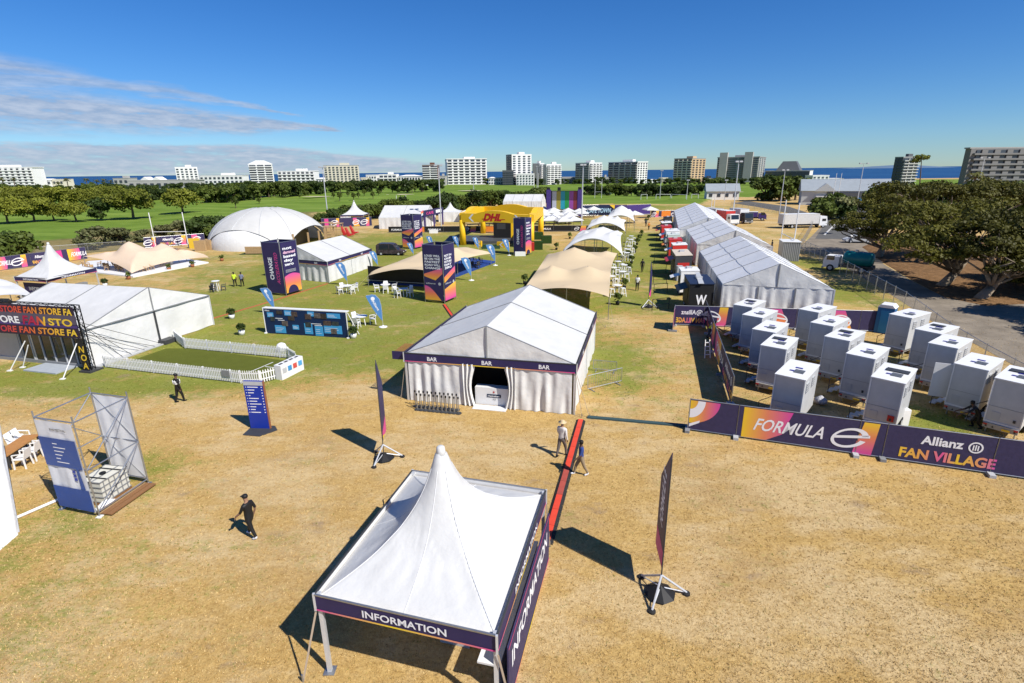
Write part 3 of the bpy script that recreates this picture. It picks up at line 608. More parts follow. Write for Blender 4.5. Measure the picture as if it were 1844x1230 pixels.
DKT = [tree_proto('evergreen_tree', 20+i, 4.6, 8.0, 1700, .5, LEAF_DK if i < 2 else LEAF_MID, low=.14, nb=9) for i in range(4)]
BUSH = [tree_proto('bush', 30+i, 2.4, 3.2, 1100, .26, [LEAF_DK, LEAF_MID, LEAF_GR][i], low=.18, cat='bush') for i in range(3)]
YOUNG = tree_proto('young_tree', 40, 1.6, 4.6, 420, .3, LEAF_MID, nb=4, low=.45)
def palm_proto():
    e = empty('palm_tree', (0, 0, 0), 'palm', 'palm'); part(MB().path([(0, 0, -.2), (.2, 0, 4), (.1, .1, 8)], [.4, .3, .3], 7), 'trunk', BARK, e)
    mb = MB(); r = random.Random(3)
    for i in range(34):
        a = r.uniform(0, 6.28); el_ = r.uniform(-.6, 1.2); L_ = r.uniform(2.2, 3.2); d = Vector((math.cos(a), math.sin(a), 0)); s_ = d.cross(Z)
        p0 = Vector((.1, .1, 8)); p1 = p0 + d*L_*.55 + Z*L_*.5*math.sin(el_); p2 = p0 + d*L_ + Z*(L_*.5*math.sin(el_) - L_*.35)
        mb.add([p0, p1+s_*.35, p1-s_*.35, p2], [(0, 1, 3, 2)])
    part(mb, 'crown', PALM, e); return e
PALMT = palm_proto(); rr = random.Random(99)
# umbrella trees on the golf course, each told apart
for i, (px, py, s, rz, lab) in enumerate([(138, 398, .72, 1.0, 'small leaning umbrella tree at the fairway edge'), (240, 391, 1.08, 0, 'largest wide umbrella tree on the fairway with heavy low limbs'),
        (330, 384, 1.02, 2.2, 'rounded umbrella tree standing alone on the fairway'), (62, 399, .85, .5, 'dense umbrella tree in the dark clump at the fairway edge'), (14, 401, .9, 2.9, 'umbrella tree at the outer end of the dark clump on the fairway'), (98, 397, .7, 4.0, 'umbrella tree between the dark clump and the small leaning tree')]):
    place(OLIVE[i % 2], G(px, py), rz, lab, 'umbrella trees on the golf course', s)
place(DKT[0], G(182, 394), 0, 'dark narrow evergreen between two wide umbrella trees', None, .82)
def belt(x0, x1, y0, y1, n, protos, smin, smax, label, group, jy=2.0):
    for i in range(n):
        t = (i+rr.uniform(.2, .8))/n; px = x0+(x1-x0)*t; py = y0+(y1-y0)*t + rr.uniform(-jy, jy)
        place(protos[rr.randrange(len(protos))], G(px, py), rr.uniform(0, 6.28), label, group, rr.uniform(smin, smax))
gA = 'trees in the belt behind the golf fairway'; lA = 'dark evergreen tree in the belt behind the golf fairway'
belt(-10, 215, 374, 370, 26, OLIVE, .8, 1.1, 'olive green tree in the back row behind the umbrella trees', 'back row of olive trees', 1.5)
belt(-10, 420, 348, 345, 30, DKT, .68, .98, lA, gA, 2); belt(210, 420, 362, 358, 20, DKT, .75, 1.05, lA, gA, 2); belt(370, 460, 368, 360, 12, DKT, .9, 1.15, lA, gA, 2); belt(460, 580, 356, 349, 16, DKT, .9, 1.2, lA, gA, 1.5)
belt(420, 800, 341, 338, 36, DKT, .66, .95, lA, gA, 1.5); belt(560, 800, 347, 345, 16, DKT, .9, 1.1, lA, gA, 1.0)
gB = 'trees in front of the seafront blocks'; lB = 'dark tree at the foot of the seafront apartment blocks'
belt(800, 1440, 331.5, 332.5, 62, DKT, .55, .9, lB, gB, 1.0); belt(0, 800, 334, 333, 40, DKT, .5, .78, lB, gB, 1.0)
gC = 'dark bushes along the sports ground boundary'; lC = 'dark bush in the hedge between golf course and event field'
belt(790, 985, 382, 366, 26, DKT, .62, .88, lC, gC, 2); belt(695, 800, 391, 386, 12, DKT, .55, .75, lC, gC, 2); belt(605, 700, 401, 391, 12, BUSH, 1.0, 1.5, lC, gC, 2)
belt(575, 620, 408, 402, 5, BUSH, .9, 1.2, lC, gC, 2); belt(335, 440, 432, 420, 13, BUSH, 1.0, 1.5, lC, gC, 3)
belt(1055, 1262, 352.5, 352.5, 26, DKT, .6, .8, 'dark hedge tree at the far side of the football pitch', 'hedge beyond the football pitch', .8)
belt(1372, 1436, 362, 361, 5, DKT, 1.1, 1.35, 'big dark round tree beside the sports pavilion', 'dark trees beside the pavilion', 1.0)
belt(1285, 1318, 352, 352, 4, DKT, .9, 1.1, 'dark tree by the white cottage', 'trees by the cottage', .8); belt(1475, 1525, 396, 392, 6, BUSH, 1.5, 2.2, 'green bush between the lane and the pavilion', 'bushes near the pavilion lane', 2)
belt(0, 40, 474, 468, 5, BUSH, 1.0, 1.6, 'scrubby bush in the rough behind the branded fence', 'scrub bushes in the rough', 2)
for px, py, s in ((168, 449, 1.3), (200, 442, .9), (222, 441, 1.1), (256, 436, .8), (292, 428, .9), (312, 426, .9)): place(BUSH[2], G(px, py), px, 'scrubby bush in the rough behind the branded fence', 'scrub bushes in the rough', s)
for px, py, s in ((425, 374, .95), (467, 368, .7), (601, 358, .8), (612, 361.5, 1.0), (627, 355.5, .8), (637, 361, .9), (646, 358, .8), (656, 354, 1.0), (672, 358, .9), (682, 353, .8), (742, 347, 1.3), (760, 346, 1.5), (540, 357, .5), (555, 354, .6)):
    place(YOUNG, G(px, py), px, 'small young tree planted on the open fairway', 'young trees on the fairway', s)
for px, py, s in ((125, 345, 1.25), (160, 343, 1.2), (178, 345, 1.1), (192, 344, 1.15), (203, 346, 1.05), (10, 344, 1.35), (30, 344, 1.3), (108, 345, .9)):
    place(PALMT, G(px, py), px, 'tall palm with ragged crown above the golf course trees', 'palms above the golf course trees', s)
place(PALMT, G(1745, 372), 1, 'palm with orange-brown fronds in front of the grey apartment block', None, 1.2)
belt(1560, 1900, 392, 398, 14, DKT, .9, 1.25, 'dark tree in the background thicket behind the gum trees', 'background thicket behind the gum trees', 3)
# big gum trees on the bank
def gum(label, base, blobs, limbs, n, seed, lean):
    b = G(*base); e = empty('gum_tree', b, label, 'tree'); mb = MB()
    cs = []
    for (px, py, dY, r, f) in blobs:
        p = AT(px, py, b.y+dY)
        for q_ in range(6):
            rd = random.Random(seed*1000+len(cs)*7); a_ = q_*1.047+rd.uniform(-.4, .4); k_ = rd.uniform(.35, .95)*r if q_ else 0; rr_ = r*rd.uniform(.36, .58)
            cs.append((p.x-b.x+k_*math.cos(a_), p.y-b.y+k_*math.sin(a_), p.z-b.z+rd.uniform(-.42, .38)*r*f-.12*k_, rr_, rr_, rr_*rd.uniform(.38, .6)))
    fork = Vector(lean); q = .42
    mb.path([Vector((0, 0, -.1))+b, b+fork*.5+Vector((.2, .1, -.1)), b+fork], [q*1.4, q, q*.85], 9)
    for i, c in enumerate(cs[::2]):
        t = Vector(c[:3]); s = fork*(1.0 if i % 3 else .55); md = s.lerp(t, .5) + Vector((math.sin(i*2.1)*.7, math.cos(i*1.7)*.7, -.5))
        mb.path([b+s, b+md, b+t], [.20 if i % 3 == 0 else .11, .12 if i % 3 == 0 else .07, .03], 7)
        for kx in range(1):
            a = i*1.3+kx*2.4; mb.path([b+md, b+md.lerp(t, .5)+Vector((math.cos(a)*1.6, math.sin(a)*1.6, .1)), b+t+Vector((math.cos(a)*c[3]*.8, math.sin(a)*c[3]*.8, -.2))], [.12, .08, .03], 5)
    part(mb, 'trunk', BARKL, e, True)
    o = link('crown', leaf_mesh('crown', cs, int(n*1.5), .16, seed, LEAF_BIG, .5), e); WM[o] = wm(e)
gum('gum tree with pale forked trunk nearest the road bend', (1580, 464), [(1550, 395, 0, 3.0, .6), (1535, 405, 2, 2.4, .6), (1585, 375, 1, 3.6, .65), (1625, 350, 3, 3.8, .65), (1600, 400, -2, 3.0, .6), (1570, 420, -1, 2.2, .6), (1640, 390, 0, 3.2, .6), (1520, 410, 3, 1.6, .6)], 6, 9000, 1, (1.0, .5, 2.6))
gum('broad gum tree whose heavy trunk leans low over the bank', (1693, 517), [(1660, 385, 3, 3.4, .62), (1700, 372, 4, 3.6, .62), (1690, 415, 0, 3.0, .6), (1655, 430, -1, 2.6, .6), (1735, 395, 2, 3.4, .6), (1720, 435, -2, 2.6, .55), (1675, 455, -2, 1.9, .6), (1760, 370, 5, 3.2, .6), (1700, 462, -4, 2.2, .5), (1740, 455, -4, 2.4, .5), (1640, 440, -3, 2.2, .5)], 6, 11000, 2, (2.6, .6, 3.0))
gum('gum tree with tangled bare lower branches on the bank', (1762, 540), [(1785, 400, 2, 3.0, .6), (1825, 385, 3, 3.2, .6), (1800, 440, 0, 2.8, .6), (1850, 430, 1, 3.2, .65), (1770, 450, 0, 2.0, .55), (1840, 470, -1, 2.6, .6), (1880, 470, 0, 3.2, .6)], 6, 10000, 3, (2.4, .8, 2.4))
gum('gum tree standing back behind the leaning trunks', (1668, 480), [(1650, 345, 0, 3.6, .62), (1690, 345, 1, 3.4, .6), (1730, 350, 3, 3.6, .6), (1770, 345, 2, 3.8, .6), (1820, 340, 3, 4.0, .6), (1860, 350, 1, 4.2, .6), (1610, 340, 2, 2.6, .6)], 6, 11000, 4, (1.5, 1.0, 4.0))
gum('dark gum tree at the outer end of the bank', (1905, 520), [(1860, 480, 0, 3.0, .7), (1885, 430, 2, 3.8, .7), (1840, 500, -1, 1.8, .7), (1920, 460, 0, 4.0, .7), (1870, 520, -1, 2.2, .7)], 5, 8000, 5, (-1.0, .5, 3.0))
e = empty('slender_tree', G(1640, 428), 'thin tree with a small tuft of leaves topping the thicket', 'tree'); b = G(1640, 428); tp = AT(1660, 281, b.y)
part(MB().path([b, b.lerp(tp, .5)+Vector((.5, 0, 0)), tp], [.2, .14, .05], 6), 'trunk', BARK, e)
o = link('crown', leaf_mesh('crown', [(tp.x-b.x, 0, tp.z-.3, 1.4, 1.2, .6), (tp.x-b.x-.9, 0, tp.z-.9, .8, .8, .4)], 300, .22, 8, LEAF_OL), e)
# ================================================================== TENTS
def stripe(par, fr, w, y, h=.035, off=.012): dec(par, 'stripe', YPX, fr, rect(0, y, w, h), off)
def pagoda(name, label, corners, ze, za, zb0, zb1, legs=True, banner=True, walls=(), text=None, rim=.22, n=28, fab=FAB, cat='tent', legm=None, tl=None, tipr=.12):
    """peaked tent: corners FL, FR, BR, BL (ground xy), canopy edge ze, apex za, banner from zb0 to zb1"""
    C4 = [Vector((c[0], c[1], 0)) for c in corners]; cen = sum(C4, Vector())/4; e = empty(name, cen, label, cat)
    U = (C4[1]-C4[0]+C4[2]-C4[3])/4; V = (C4[3]-C4[0]+C4[2]-C4[1])/4; k = 1-rim/max(U.length, V.length)
    def f(a, b):
        x = (a*2-1); y = (b*2-1); m = max(abs(x), abs(y)); r = math.hypot(x, y)
        if m > 1e-6:
            rc = m*(m**.5) + r*(1-m**.5) if False else m
            bl = min(1, m/.45); sx, sy = x, y
            # towards the tip the square turns round
            q = m/r if r > 1e-6 else 1; g = bl + (1-bl)*q; sx, sy = x*g, y*g
        else: sx = sy = 0
        rad_ = U.length*max(abs(sx), abs(sy)); s = max(0, 1-m); h = .40*s + .60*s**3.6
        edge = .06*(1-m)*0
        crease = (.016*math.sin(64*math.atan2(y, x+1e-9)+3*math.sin(9*m))*max(0, 1-abs(m-.42)/.20) + .010*math.sin(23*math.atan2(y, x+1e-9))*max(0, 1-abs(m-.7)/.25))
        sag = -.05*(1-abs(abs(x)-abs(y)))*math.sin(math.pi*m)
        o_ = Vector((U.normalized()*x + V.normalized()*y)); o_ = o_.normalized()*tipr*(1-m)**3 if o_.length > 1e-6 else o_
        return cen + U*sx*k + V*sy*k + o_ + Z*(ze + (za-ze)*h + crease*(za-ze)/3 + sag)
    part(MB().grid(f, n*2, n*2), 'canopy', fab, e, True)
    part(MB().lathe([(tipr*1.30, -.30), (tipr*1.08, -.12), (tipr*.97, -.01), (tipr*.7, .02), (.02, .03)], cen+Z*za, 16), 'finial', fab, e, True)
    if n > 30:
        for sx_, sy_ in ((0, 0), (1, 0), (1, 1), (0, 1), (.5, 0), (1, .5), (.5, 1), (0, .5)):
            ps = [f(.5+(sx_-.5)*t, .5+(sy_-.5)*t)+Z*.006 for t in np.linspace(.08, 1, 22)]; part(MB().path(ps, [.010]*22, 4), 'seam', FABG, e)
    for i in range(4):
        A, B = C4[i], C4[(i+1) % 4]; fr = FR(A, B); w = fr.w
        if legs:
            q = cen + (A-cen)*.965; lg = part(MB().box(q+Z*(zb1/2), (.11, .11, zb1)), 'leg', legm or ALU, e)
            part(MB().box(q+Z*.015, (.3, .3, .03)), 'base_plate', STEEL, lg)
        if banner:
            bm = part(MB().box(fr.p(w/2, (zb0+zb1)/2, -.02), (w, .02, zb1-zb0), (fr.u, -fr.n, Z)), 'valance', NAVY if i != 3 else NAVY, e)
            part(MB().box(fr.p(w/2, (zb0+zb1)/2, -.04), (w-.1, .015, zb1-zb0-.04), (fr.u, -fr.n, Z)), 'lining', FABG, bm)
            stripe(bm, fr, w, zb0+.01, .05, .0)
            part(MB().bar(fr.p(0, zb1, -.02), fr.p(w, zb1, -.02), .05, .04), 'rail', DARK if i % 2 else STEEL, e); part(MB().bar(fr.p(0, zb0-.02, -.02), fr.p(0, zb1+.03, -.02), .06), 'corner_post', ALU, e)
            if text and (i in (tl or (0, 1, 2, 3))): txt(bm, text, PRINTW, fr, w*.28, zb0+(zb1-zb0)*.30, (zb1-zb0)*.42, w*.46)
    return e, C4, cen
# --- near information pagoda
ic = [G(564, 1072, 2.65), G(896, 1147, 2.65), G(984, 883, 2.65), G(742, 847, 2.65)]
e, C4, cen = pagoda('information_tent', 'peaked white pagoda tent with purple INFORMATION valance beside the cable ramp', ic, 2.52, 5.62, 2.16, 2.66, text='INFORMATION', tl=(0, 1), rim=.10, n=34)
fr = FR(C4[1], C4[2]); w = fr.w      # counter wall with larger lettering on the sunny side
c1 = part(MB().box(fr.p(w*.52, .95, .12), (w*.9, .04, 1.9), (fr.u, -fr.n, Z)), 'counter_panel', NAVY2, e)
txt(c1, 'INFORMATION', PRINTW, fr, w*.12, .95, .52, w*.78, off=.15)
dec(c1, 'stripe', YPX, fr, rect(w*.07, .02, w*.9, .07), .15); dec(c1, 'stripe', PINK, fr, rect(w*.07, 1.82, w*.9, .04), .15)
part(MB().box(fr.p(w*.5, 1.0, -.45), (w*.8, .6, .06), (fr.u, -fr.n, Z)).box(fr.p(w*.5, .5, -.2), (w*.8, .05, 1.0), (fr.u, -fr.n, Z)), 'counter', WHITE, e)
fr2 = FR(C4[0], C4[1]); part(MB().box(fr2.p(fr2.w*.62, .9, -2.0), (1.0, .5, .35), (fr2.u, -fr2.n, Z)).box(fr2.p(fr2.w*.62, .36, -2.0), (.9, .45, .72), (fr2.u, -fr2.n, Z)), 'info_desk', LGREY, e)
ST = mat('ratchet_strap', (0.42, 0.33, 0.24), 0.8, .1, 4.0)
q = G(546, 1228); part(MB().bar(q+Z*.02, C4[0]+Z*2.1, .05, .012), 'strap', ST, e); part(MB().tube(q+Z*-.1, q+Z*.25, .025), 'stake', STEEL, e)
q = G(990, 985); part(MB().bar(q+Z*.02, C4[2]+Z*2.1, .05, .012), 'strap', ST, e); part(MB().tube(q+Z*-.1, q+Z*.25, .025), 'stake', STEEL, e)
q = G(925, 1290); part(MB().bar(q, C4[1]+Z*2.1, .05, .012), 'strap', ST, e)
q = G(690, 900); part(MB().bar(q+Z*.02, C4[3]+Z*2.1, .05, .012), 'strap', ST, e)
# --- gabled marquees
def marquee(name, label, FL, FR_, length, ze, zr, bays, fab=FAB, wallm=FABW, valance=None, rows=1, front='wall', right=True, left=True, text=None, vh=.42, seam=GREY, ldir=None, cat='tent', gable=True, sides_z=0.02):
    """FL->FR_ gable end facing the camera; bays along the ridge"""
    A = Vector((FL[0], FL[1], 0)); B = Vector((FR_[0], FR_[1], 0)); f = FR(A, B); u = f.u; d = Vector(ldir).normalized() if ldir is not None else -f.n
    w = f.w; e = empty(name, (A+B)/2, label, cat); M = (A+B)/2; bl = length/bays
    for s, side in ((0, A), (1, B)):
        for i in range(bays):
            for r in range(rows):
                def g(a, b, i=i, r=r, side=side):
                    t = (r+b)/rows; p = side.lerp(M, t) + d*(bl*(i+a)); sag = .05*math.sin(math.pi*a)*math.sin(math.pi*min(1, b if rows == 1 else t))
                    return p + Z*(ze + (zr-ze)*t - sag)
                part(MB().grid(g, 8, 8), 'roof_panel', fab, e, True)
        for i in range(bays+1):
            o_ = .012 if 0 < i < bays else .012
            part(MB().bar(side+d*bl*i+Z*(ze+o_), M+d*bl*i+Z*(zr+o_), .07, .05), 'rafter', seam, e)
        for r in range(1, rows): 
            t = r/rows; part(MB().bar(side.lerp(M, t)+Z*(ze+(zr-ze)*t+.005), side.lerp(M, t)+d*length+Z*(ze+(zr-ze)*t+.005), .035, .012), 'purlin', LGREY, e)
    if gable:
        for s, side in ((0, A), (1, B)):
            def g(a, b, side=side):
                p = side.lerp(M, a); return p + Z*(ze + (zr-ze)*a*b) + f.n*(.05+.035*math.sin(9*a+4*b)*a*(1-b*b)+.02*math.sin(24*a)*(1-b))
            part(MB().grid(g, 20, 8), 'gable_panel', wallm, e, True)
        for s, side in ((0, A), (1, B)): part(MB().poly([side+d*length+Z*ze, M+d*length+Z*ze, M+d*length+Z*zr]), 'gable_panel', wallm, e)
        part(MB().bar(M+f.n*.07+Z*ze, M+f.n*.07+Z*zr, .08, .06), 'gable_post', seam, e)
    for i in range(bays+1):
        for side in (A, B): part(MB().box(side+d*(bl*i*.999)+Z*ze/2, (.12, .12, ze), (u, d, Z)), 'post', ALU, e)
    for flag, side, nn in ((right, B, u), (left, A, -u)):
        if flag:
            for i in range(bays):
                p0 = side + d*bl*i; p1 = side + d*bl*(i+1)
                part(fabric(p0 if nn == u else p1, p1 if nn == u else p0, sides_z, ze, .045, 3, int(label.__len__()+i*7+(nn == u)), 20, 8), 'side_wall', wallm, e, True)
    q0, q1 = A+d*length, B+d*length; part(fabric(q1, q0, .02, ze, .03, 4, 3), 'back_wall', wallm, e, True)
    if front == 'wall':
        nb = max(2, round(w/3.3))
        for i in range(nb): part(fabric(A.lerp(B, i/nb)+f.n*.02, A.lerp(B, (i+1)/nb)+f.n*.02, .02, ze, .05, 3, i+5, 22, 8), 'front_wall', wallm, e, True)
        for i in range(1, nb): part(MB().box(A.lerp(B, i/nb)+f.n*.08+Z*ze/2, (.08, .06, ze), (u, d, Z)), 'post', seam, e)
    if valance:
        for k_, (p0, p1) in enumerate(((A, B), (B, B+d*length), (A+d*length, A))):
            g = FR(p0, p1); bm = part(MB().box(g.p(g.w/2, ze-vh/2+.05, .10), (g.w+.16, .02, vh), (g.u, -g.n, Z)), 'valance', valance, e)
            stripe(bm, g, g.w, ze-vh+.06, .05, .118)
            part(MB().bar(g.p(-.1, ze+.06, .10), g.p(g.w+.1, ze+.06, .10), .05), 'rail', DARK, e)
            part(MB().box(g.p(-.08, ze-vh/2+.05, .10), (.06, .06, vh+.08)), 'corner_post', ALU, e)
            if text:
                for t in ((.17, .5, .83) if k_ == 0 else (.25, .75)): txt(bm, text, PRINTW, g, g.w*t, ze-vh+.05+vh*.26, vh*.45, off=.118, center=True)
    return e, f, d, A, B, M
fl, fr_, br = G(730, 636, 2.95), G(1036, 657, 2.95), G(1072, 563, 2.95)
ld = (br-fr_); ld.z = 0
e, f, d, A, B, M = marquee('bar_marquee', 'white gabled marquee with purple BAR valance and open doorway', fl, fr_, ld.length, 2.95, 4.85, 2, valance=NAVY, front=None, text='BAR', ldir=ld, vh=.52, left=True)
w = f.w; zt = 2.6
for i, (a, b_) in enumerate(((.015, .36), (.66, .985))): part(fabric(f.p(w*a, 0, .06), f.p(w*b_, 0, .06), .02, zt, .055, 5, i+11, 40, 10), 'front_wall', FABW, e, True)
for i, (a, b_) in enumerate(((.355, .425), (.60, .665))):          # tied-back curtains
    def g(s, t, a=a, b_=b_):
        k = 1-.35*math.sin(math.pi*min(1, t*1.1)); x0 = a if a < .5 else b_; x1 = x0 + (b_-a)*k*(1 if a < .5 else -1)
        return f.p(w*(x0+(x1-x0)*s), .02+(zt-.02)*t, .10+.09*math.sin(s*16+t*2))
    part(MB().grid(g, 22, 10), 'door_curtain', FABW, e, True)
ctr = part(MB().box(f.p(w*.515, .55, -.45), (w*.20, .5, 1.1), (f.u, -f.n, Z)), 'bar_counter', WHITE, e)
part(MB().box(f.p(w*.5, 1.4, -2.6), (w*.5, .06, 2.8), (f.u, -f.n, Z)), 'shade_sheet', BLACK, e); part(MB().box(f.p(w*.5, 2.78, -1.4), (w*.5, 2.6, .04), (f.u, -f.n, Z)), 'shade_ceiling', BLACK, e)  # black sheets added at back, top and sides to darken the doorway
for s_ in (.26, .74): part(MB().box(f.p(w*s_, 1.4, -1.4), (.05, 2.6, 2.7), (f.u, -f.n, Z)), 'shade_side', BLACK, e)  # added black side sheets, part of the same painted dark interior
cf = FR(f.p(w*.415, 0, -.19), f.p(w*.615, 0, -.19)); part(MB().box(f.p(w*.515, .02, .2), (w*.2, .6, .03), (f.u, -f.n, Z)), 'threshold', WHITE, e)
HGR = mat('label_green', (0.012, 0.03, 0.06), .5)
dec(ctr, 'label_plate', HGR, cf, rect(cf.w*.36, .52, cf.w*.42, .2), .01); txt(ctr, 'Heineken', PRINTW, cf, cf.w*.39, .57, .09, cf.w*.36, .018)
dec(ctr, 'star', RED, cf, [(cf.w*.57+.09*(1 if i % 2 == 0 else .4)*math.sin(i*math.pi/5), .86+.09*(1 if i % 2 == 0 else .4)*math.cos(i*math.pi/5)) for i in range(10)], .01)
txt(ctr, '0.0', GREY, cf, cf.w*.54, .36, .1, None, .012)
for q, tgt in ((G(722, 718), A), (G(1048, 752), B), (G(1090, 590), B+d*ld.length), (G(1062, 752), B)):
    part(MB().tube(q, tgt+Z*2.7, .015, n=5), 'guy_rope', ST, e); part(MB().tube(q-Z*.1, q+Z*.2, .02, n=5), 'stake', STEEL, e)
# annexe side screens on the left of the bar marquee
gq = FR(A+d*.1-f.u*.8, A-f.u*.1+d*.1); part(MB().box(gq.p(.35, 2.75, 0), (.9, .03, .5), (gq.u, -gq.n, Z)), 'side_banner', NAVY, e)
for k in range(6): part(MB().bar(A-f.u*(.1+.12*k)+d*.15+Z*3.0, A-f.u*(.1+.12*k)+d*1.6+Z*3.0, .03), 'slat', mat('slat_rust', (.28, .09, .04)), e)
# --- fan store tent (gable end faces the picket fence)
p0, p1 = G(165, 662), G(385, 585); sd = (p1-p0); sd.z = 0; un = Vector((-sd.y, sd.x, 0)).normalized()    # un points along the ridge, away
e, f2, d2, A2, B2, M2 = marquee('store_marquee', 'white gabled shop marquee with glass doors behind the FAN STORE banner frame', p0, p1, 10.0, 2.75, 4.62, 2, ldir=un, front=None, left=False, right=True, wallm=FABW)
for i in range(2): part(fabric(A2.lerp(B2, i/2), A2.lerp(B2, (i+1)/2), .03, 2.75, .06, 1.4, i+31, 30, 12), 'gable_wall', FABW, e, True)
part(MB().bar(A2+f2.n*.08+Z*2.75, B2+f2.n*.08+Z*2.75, .09, .07), 'eave_beam', GREY, e); part(MB().box(A2.lerp(B2, .5)+f2.n*.1+Z*1.37, (.1, .1, 2.74)), 'post', DARK, e)
part(MB().bar(A2+f2.n*.35+Z*.06, A2.lerp(B2, .52)+f2.n*.35+Z*.06, .45, .1), 'ballast_track', LGREY, e); part(MB().box(A2.lerp(B2, .53)+f2.n*.45+Z*.18, (1.1, .7, .34), (f2.u, f2.n, Z)), 'ballast_weight', DARK, e)
# glazed front
g = FR(A2+un*10.0+f2.u*-.0, A2); gw = g.w
part(MB().box(g.p(gw*.5, 2.45, .0), (gw, .08, .6), (g.u, -g.n, Z)), 'fascia', LGREY, e); part(MB().box(g.p(gw*.18, 1.1, .0), (gw*.36, .06, 2.2), (g.u, -g.n, Z)), 'solid_panel', LGREY, e)
part(MB().box(g.p(gw*.5, .12, .06), (gw, .1, .24), (g.u, -g.n, Z)), 'kick_rail', GREY, e)
for i in range(6):
    x = gw*(.38+.62*i/6); ww = gw*.62/6
    pn = part(MB().box(g.p(x+ww/2, 1.2, .02), (ww-.14, .03, 1.95), (g.u, -g.n, Z)), 'door_leaf' if i in (2, 3) else 'glass_panel', GLASSD, e)
    part(MB().box(g.p(x+.035, 1.2, .05), (.09, .1, 2.3), (g.u, -g.n, Z)), 'mullion', LGREY, e)
part(MB().box(g.p(gw*.74, .05, .9), (gw*.3, 1.5, .09), (g.u, -g.n, Z)), 'entrance_mat', mat('mat_grey', (.34, .37, .4), .8), e)
# banner truss in front
bt0, bt1 = G(-150, 642), G(163, 670); bz = HT(163, 670, 553); fb = FR(bt0, bt1); bw = fb.w
e = empty('banner_truss', fb.p(bw, 0), 'black truss gantry carrying the dark FAN STORE banner', 'gantry')
bz0 = bz*.53; pan = part(MB().box(fb.p(bw/2, (bz+bz0)/2, .05), (bw, .04, bz-bz0), (fb.u, -fb.n, Z)), 'banner', mat('banner_dark', (.022, .014, .035), .5), e)
dec(pan, 'band', PURP, fb, rect(0, bz0+(bz-bz0)*.32, bw, .25), .075); dec(pan, 'band', mat('banner_grey', (.09, .075, .11)), fb, rect(0, bz0+(bz-bz0)*.40, bw, (bz-bz0)*.34), .075)
STG = gradmat('fan_store_print', [(0.0, (.30, .01, .06)), (.55, (.42, .02, .06)), (.74, (.60, .10, .04)), (.9, (.74, .42, .04)), (1, (.78, .55, .05))], 0)
hh = bz-bz0; R_ = 'FAN STORE FAN STORE FAN'
for y, h_, s_, mt_ in ((.735, .20, 'ORE FAN STORE FAN STORE FAN STORE FAN STORE FA', STG), (.07, .20, 'STORE FAN STORE FAN STORE FAN STORE FA', STG)):
    txt(pan, s_, mt_, fb, bw*.02, bz0+hh*y, hh*h_, bw*.97, .085, .18, .03)
txt(pan, 'STORE', PRINTW, fb, bw*.08, bz0+hh*.38, hh*.22, bw*.16, .09, 0, .03); txt(pan, 'FAN', PRINTW, fb, bw*.40, bz0+hh*.36, hh*.27, bw*.115, .09, .25, .03); txt(pan, 'STORE', PRINTW, fb, bw*.535, bz0+hh*.38, hh*.22, bw*.165, .09, 0, .03)
txt(pan, 'FAN', STG, fb, bw*.715, bz0+hh*.36, hh*.28, bw*.12, .09, .25, .03); txt(pan, 'STO', YEL, fb, bw*.855, bz0+hh*.38, hh*.22, bw*.125, .09, 0, .03)
def truss(par, a, b, s, m, name='truss_tower', nseg=8):
    a = Vector(a); b = Vector(b); u = (b-a).normalized(); p = u.cross(Z if abs(u.z) < .9 else Vector((1, 0, 0))).normalized(); q = u.cross(p); mb = MB()
    cs = [(p*i+q*j)*s/2 for i, j in ((-1, -1), (1, -1), (1, 1), (-1, 1))]
    for c in cs: mb.bar(a+c, b+c, .05)
    for k in range(nseg):
        t0 = a.lerp(b, k/nseg); t1 = a.lerp(b, (k+1)/nseg)
        for i in range(4): mb.bar(t0+cs[i], t1+cs[(i+1) % 4], .025)
    return part(mb, name, m, par)
for x in (bw-.2, .3): truss(e, fb.p(x, 0.1, -.25), fb.p(x, bz+.05, -.25), .36, BLACK)
truss(e, fb.p(0, bz-.1, -.25), fb.p(bw, bz-.1, -.25), .3, BLACK, 'truss_beam', 20); part(MB().box(fb.p(bw-.2, .06, -.25), (1.0, 1.0, .12), (fb.u, -fb.n, Z)), 'base_plate', DARK, e)
lg = part(MB().box(fb.p(bw-.22, bz0/2, .05), (.5, .04, bz0-.1), (fb.u, -fb.n, Z)), 'leg_banner', BLACK, e)
for k, (ch, y) in enumerate((('A', .25), ('O', .85), ('N', 1.45))): txt(lg, ch, YEL, fb, bw-.42, y, .45, None, .085, .15)
for a, b_ in (((113, 683), 2.1), ((41, 662), 1.7), ((18, 668), 2.0)):
    q = G(*a); x = (q-fb.o).dot(fb.u); part(MB().tube(q, fb.p(min(bw-.4, x+.9), b_, .1), .035, n=6), 'brace', WHITE, e); part(MB().box(q+Z*.03, (.3, .2, .06)), 'foot', WHITEP, e)
for t, zt_ in ((.18, 3.4), (.24, 3.4), (.34, 2.7), (.42, 2.7), (.48, 3.5)): part(MB().tube(fb.p(bw-.2, zt_, -.3), A2.lerp(B2, t)+f2.n*.5+Z*.1, .018, n=5), 'stay_cable', BLACK, e)
# --- mid marquee with purple valance
m0, m1, m2 = G(473, 497), G(593, 509), G(672, 480); ld = m2-m1; ld.z = 0
m0 = m1 + (m0-m1).normalized()*10.2
marquee('bar_marquee', 'white marquee with purple valance behind the slogan banner tower', m0, m1, ld.length*.98, 2.55, 4.3, 2, valance=NAVY, text='BAR', ldir=ld, vh=.45)
# --- far marquees
a0, a1 = G(683, 416), G(748, 416)
marquee('far_marquee', 'white marquee with branded purple entrance beside a floodlight mast', G(682, 413), G(752, 413), 9.5, 2.3, 5.0, 2, ldir=Vector((.28, 1, 0)), front='wall') if False else None
fm_a, fm_b = G(680, 413), G(790, 409)
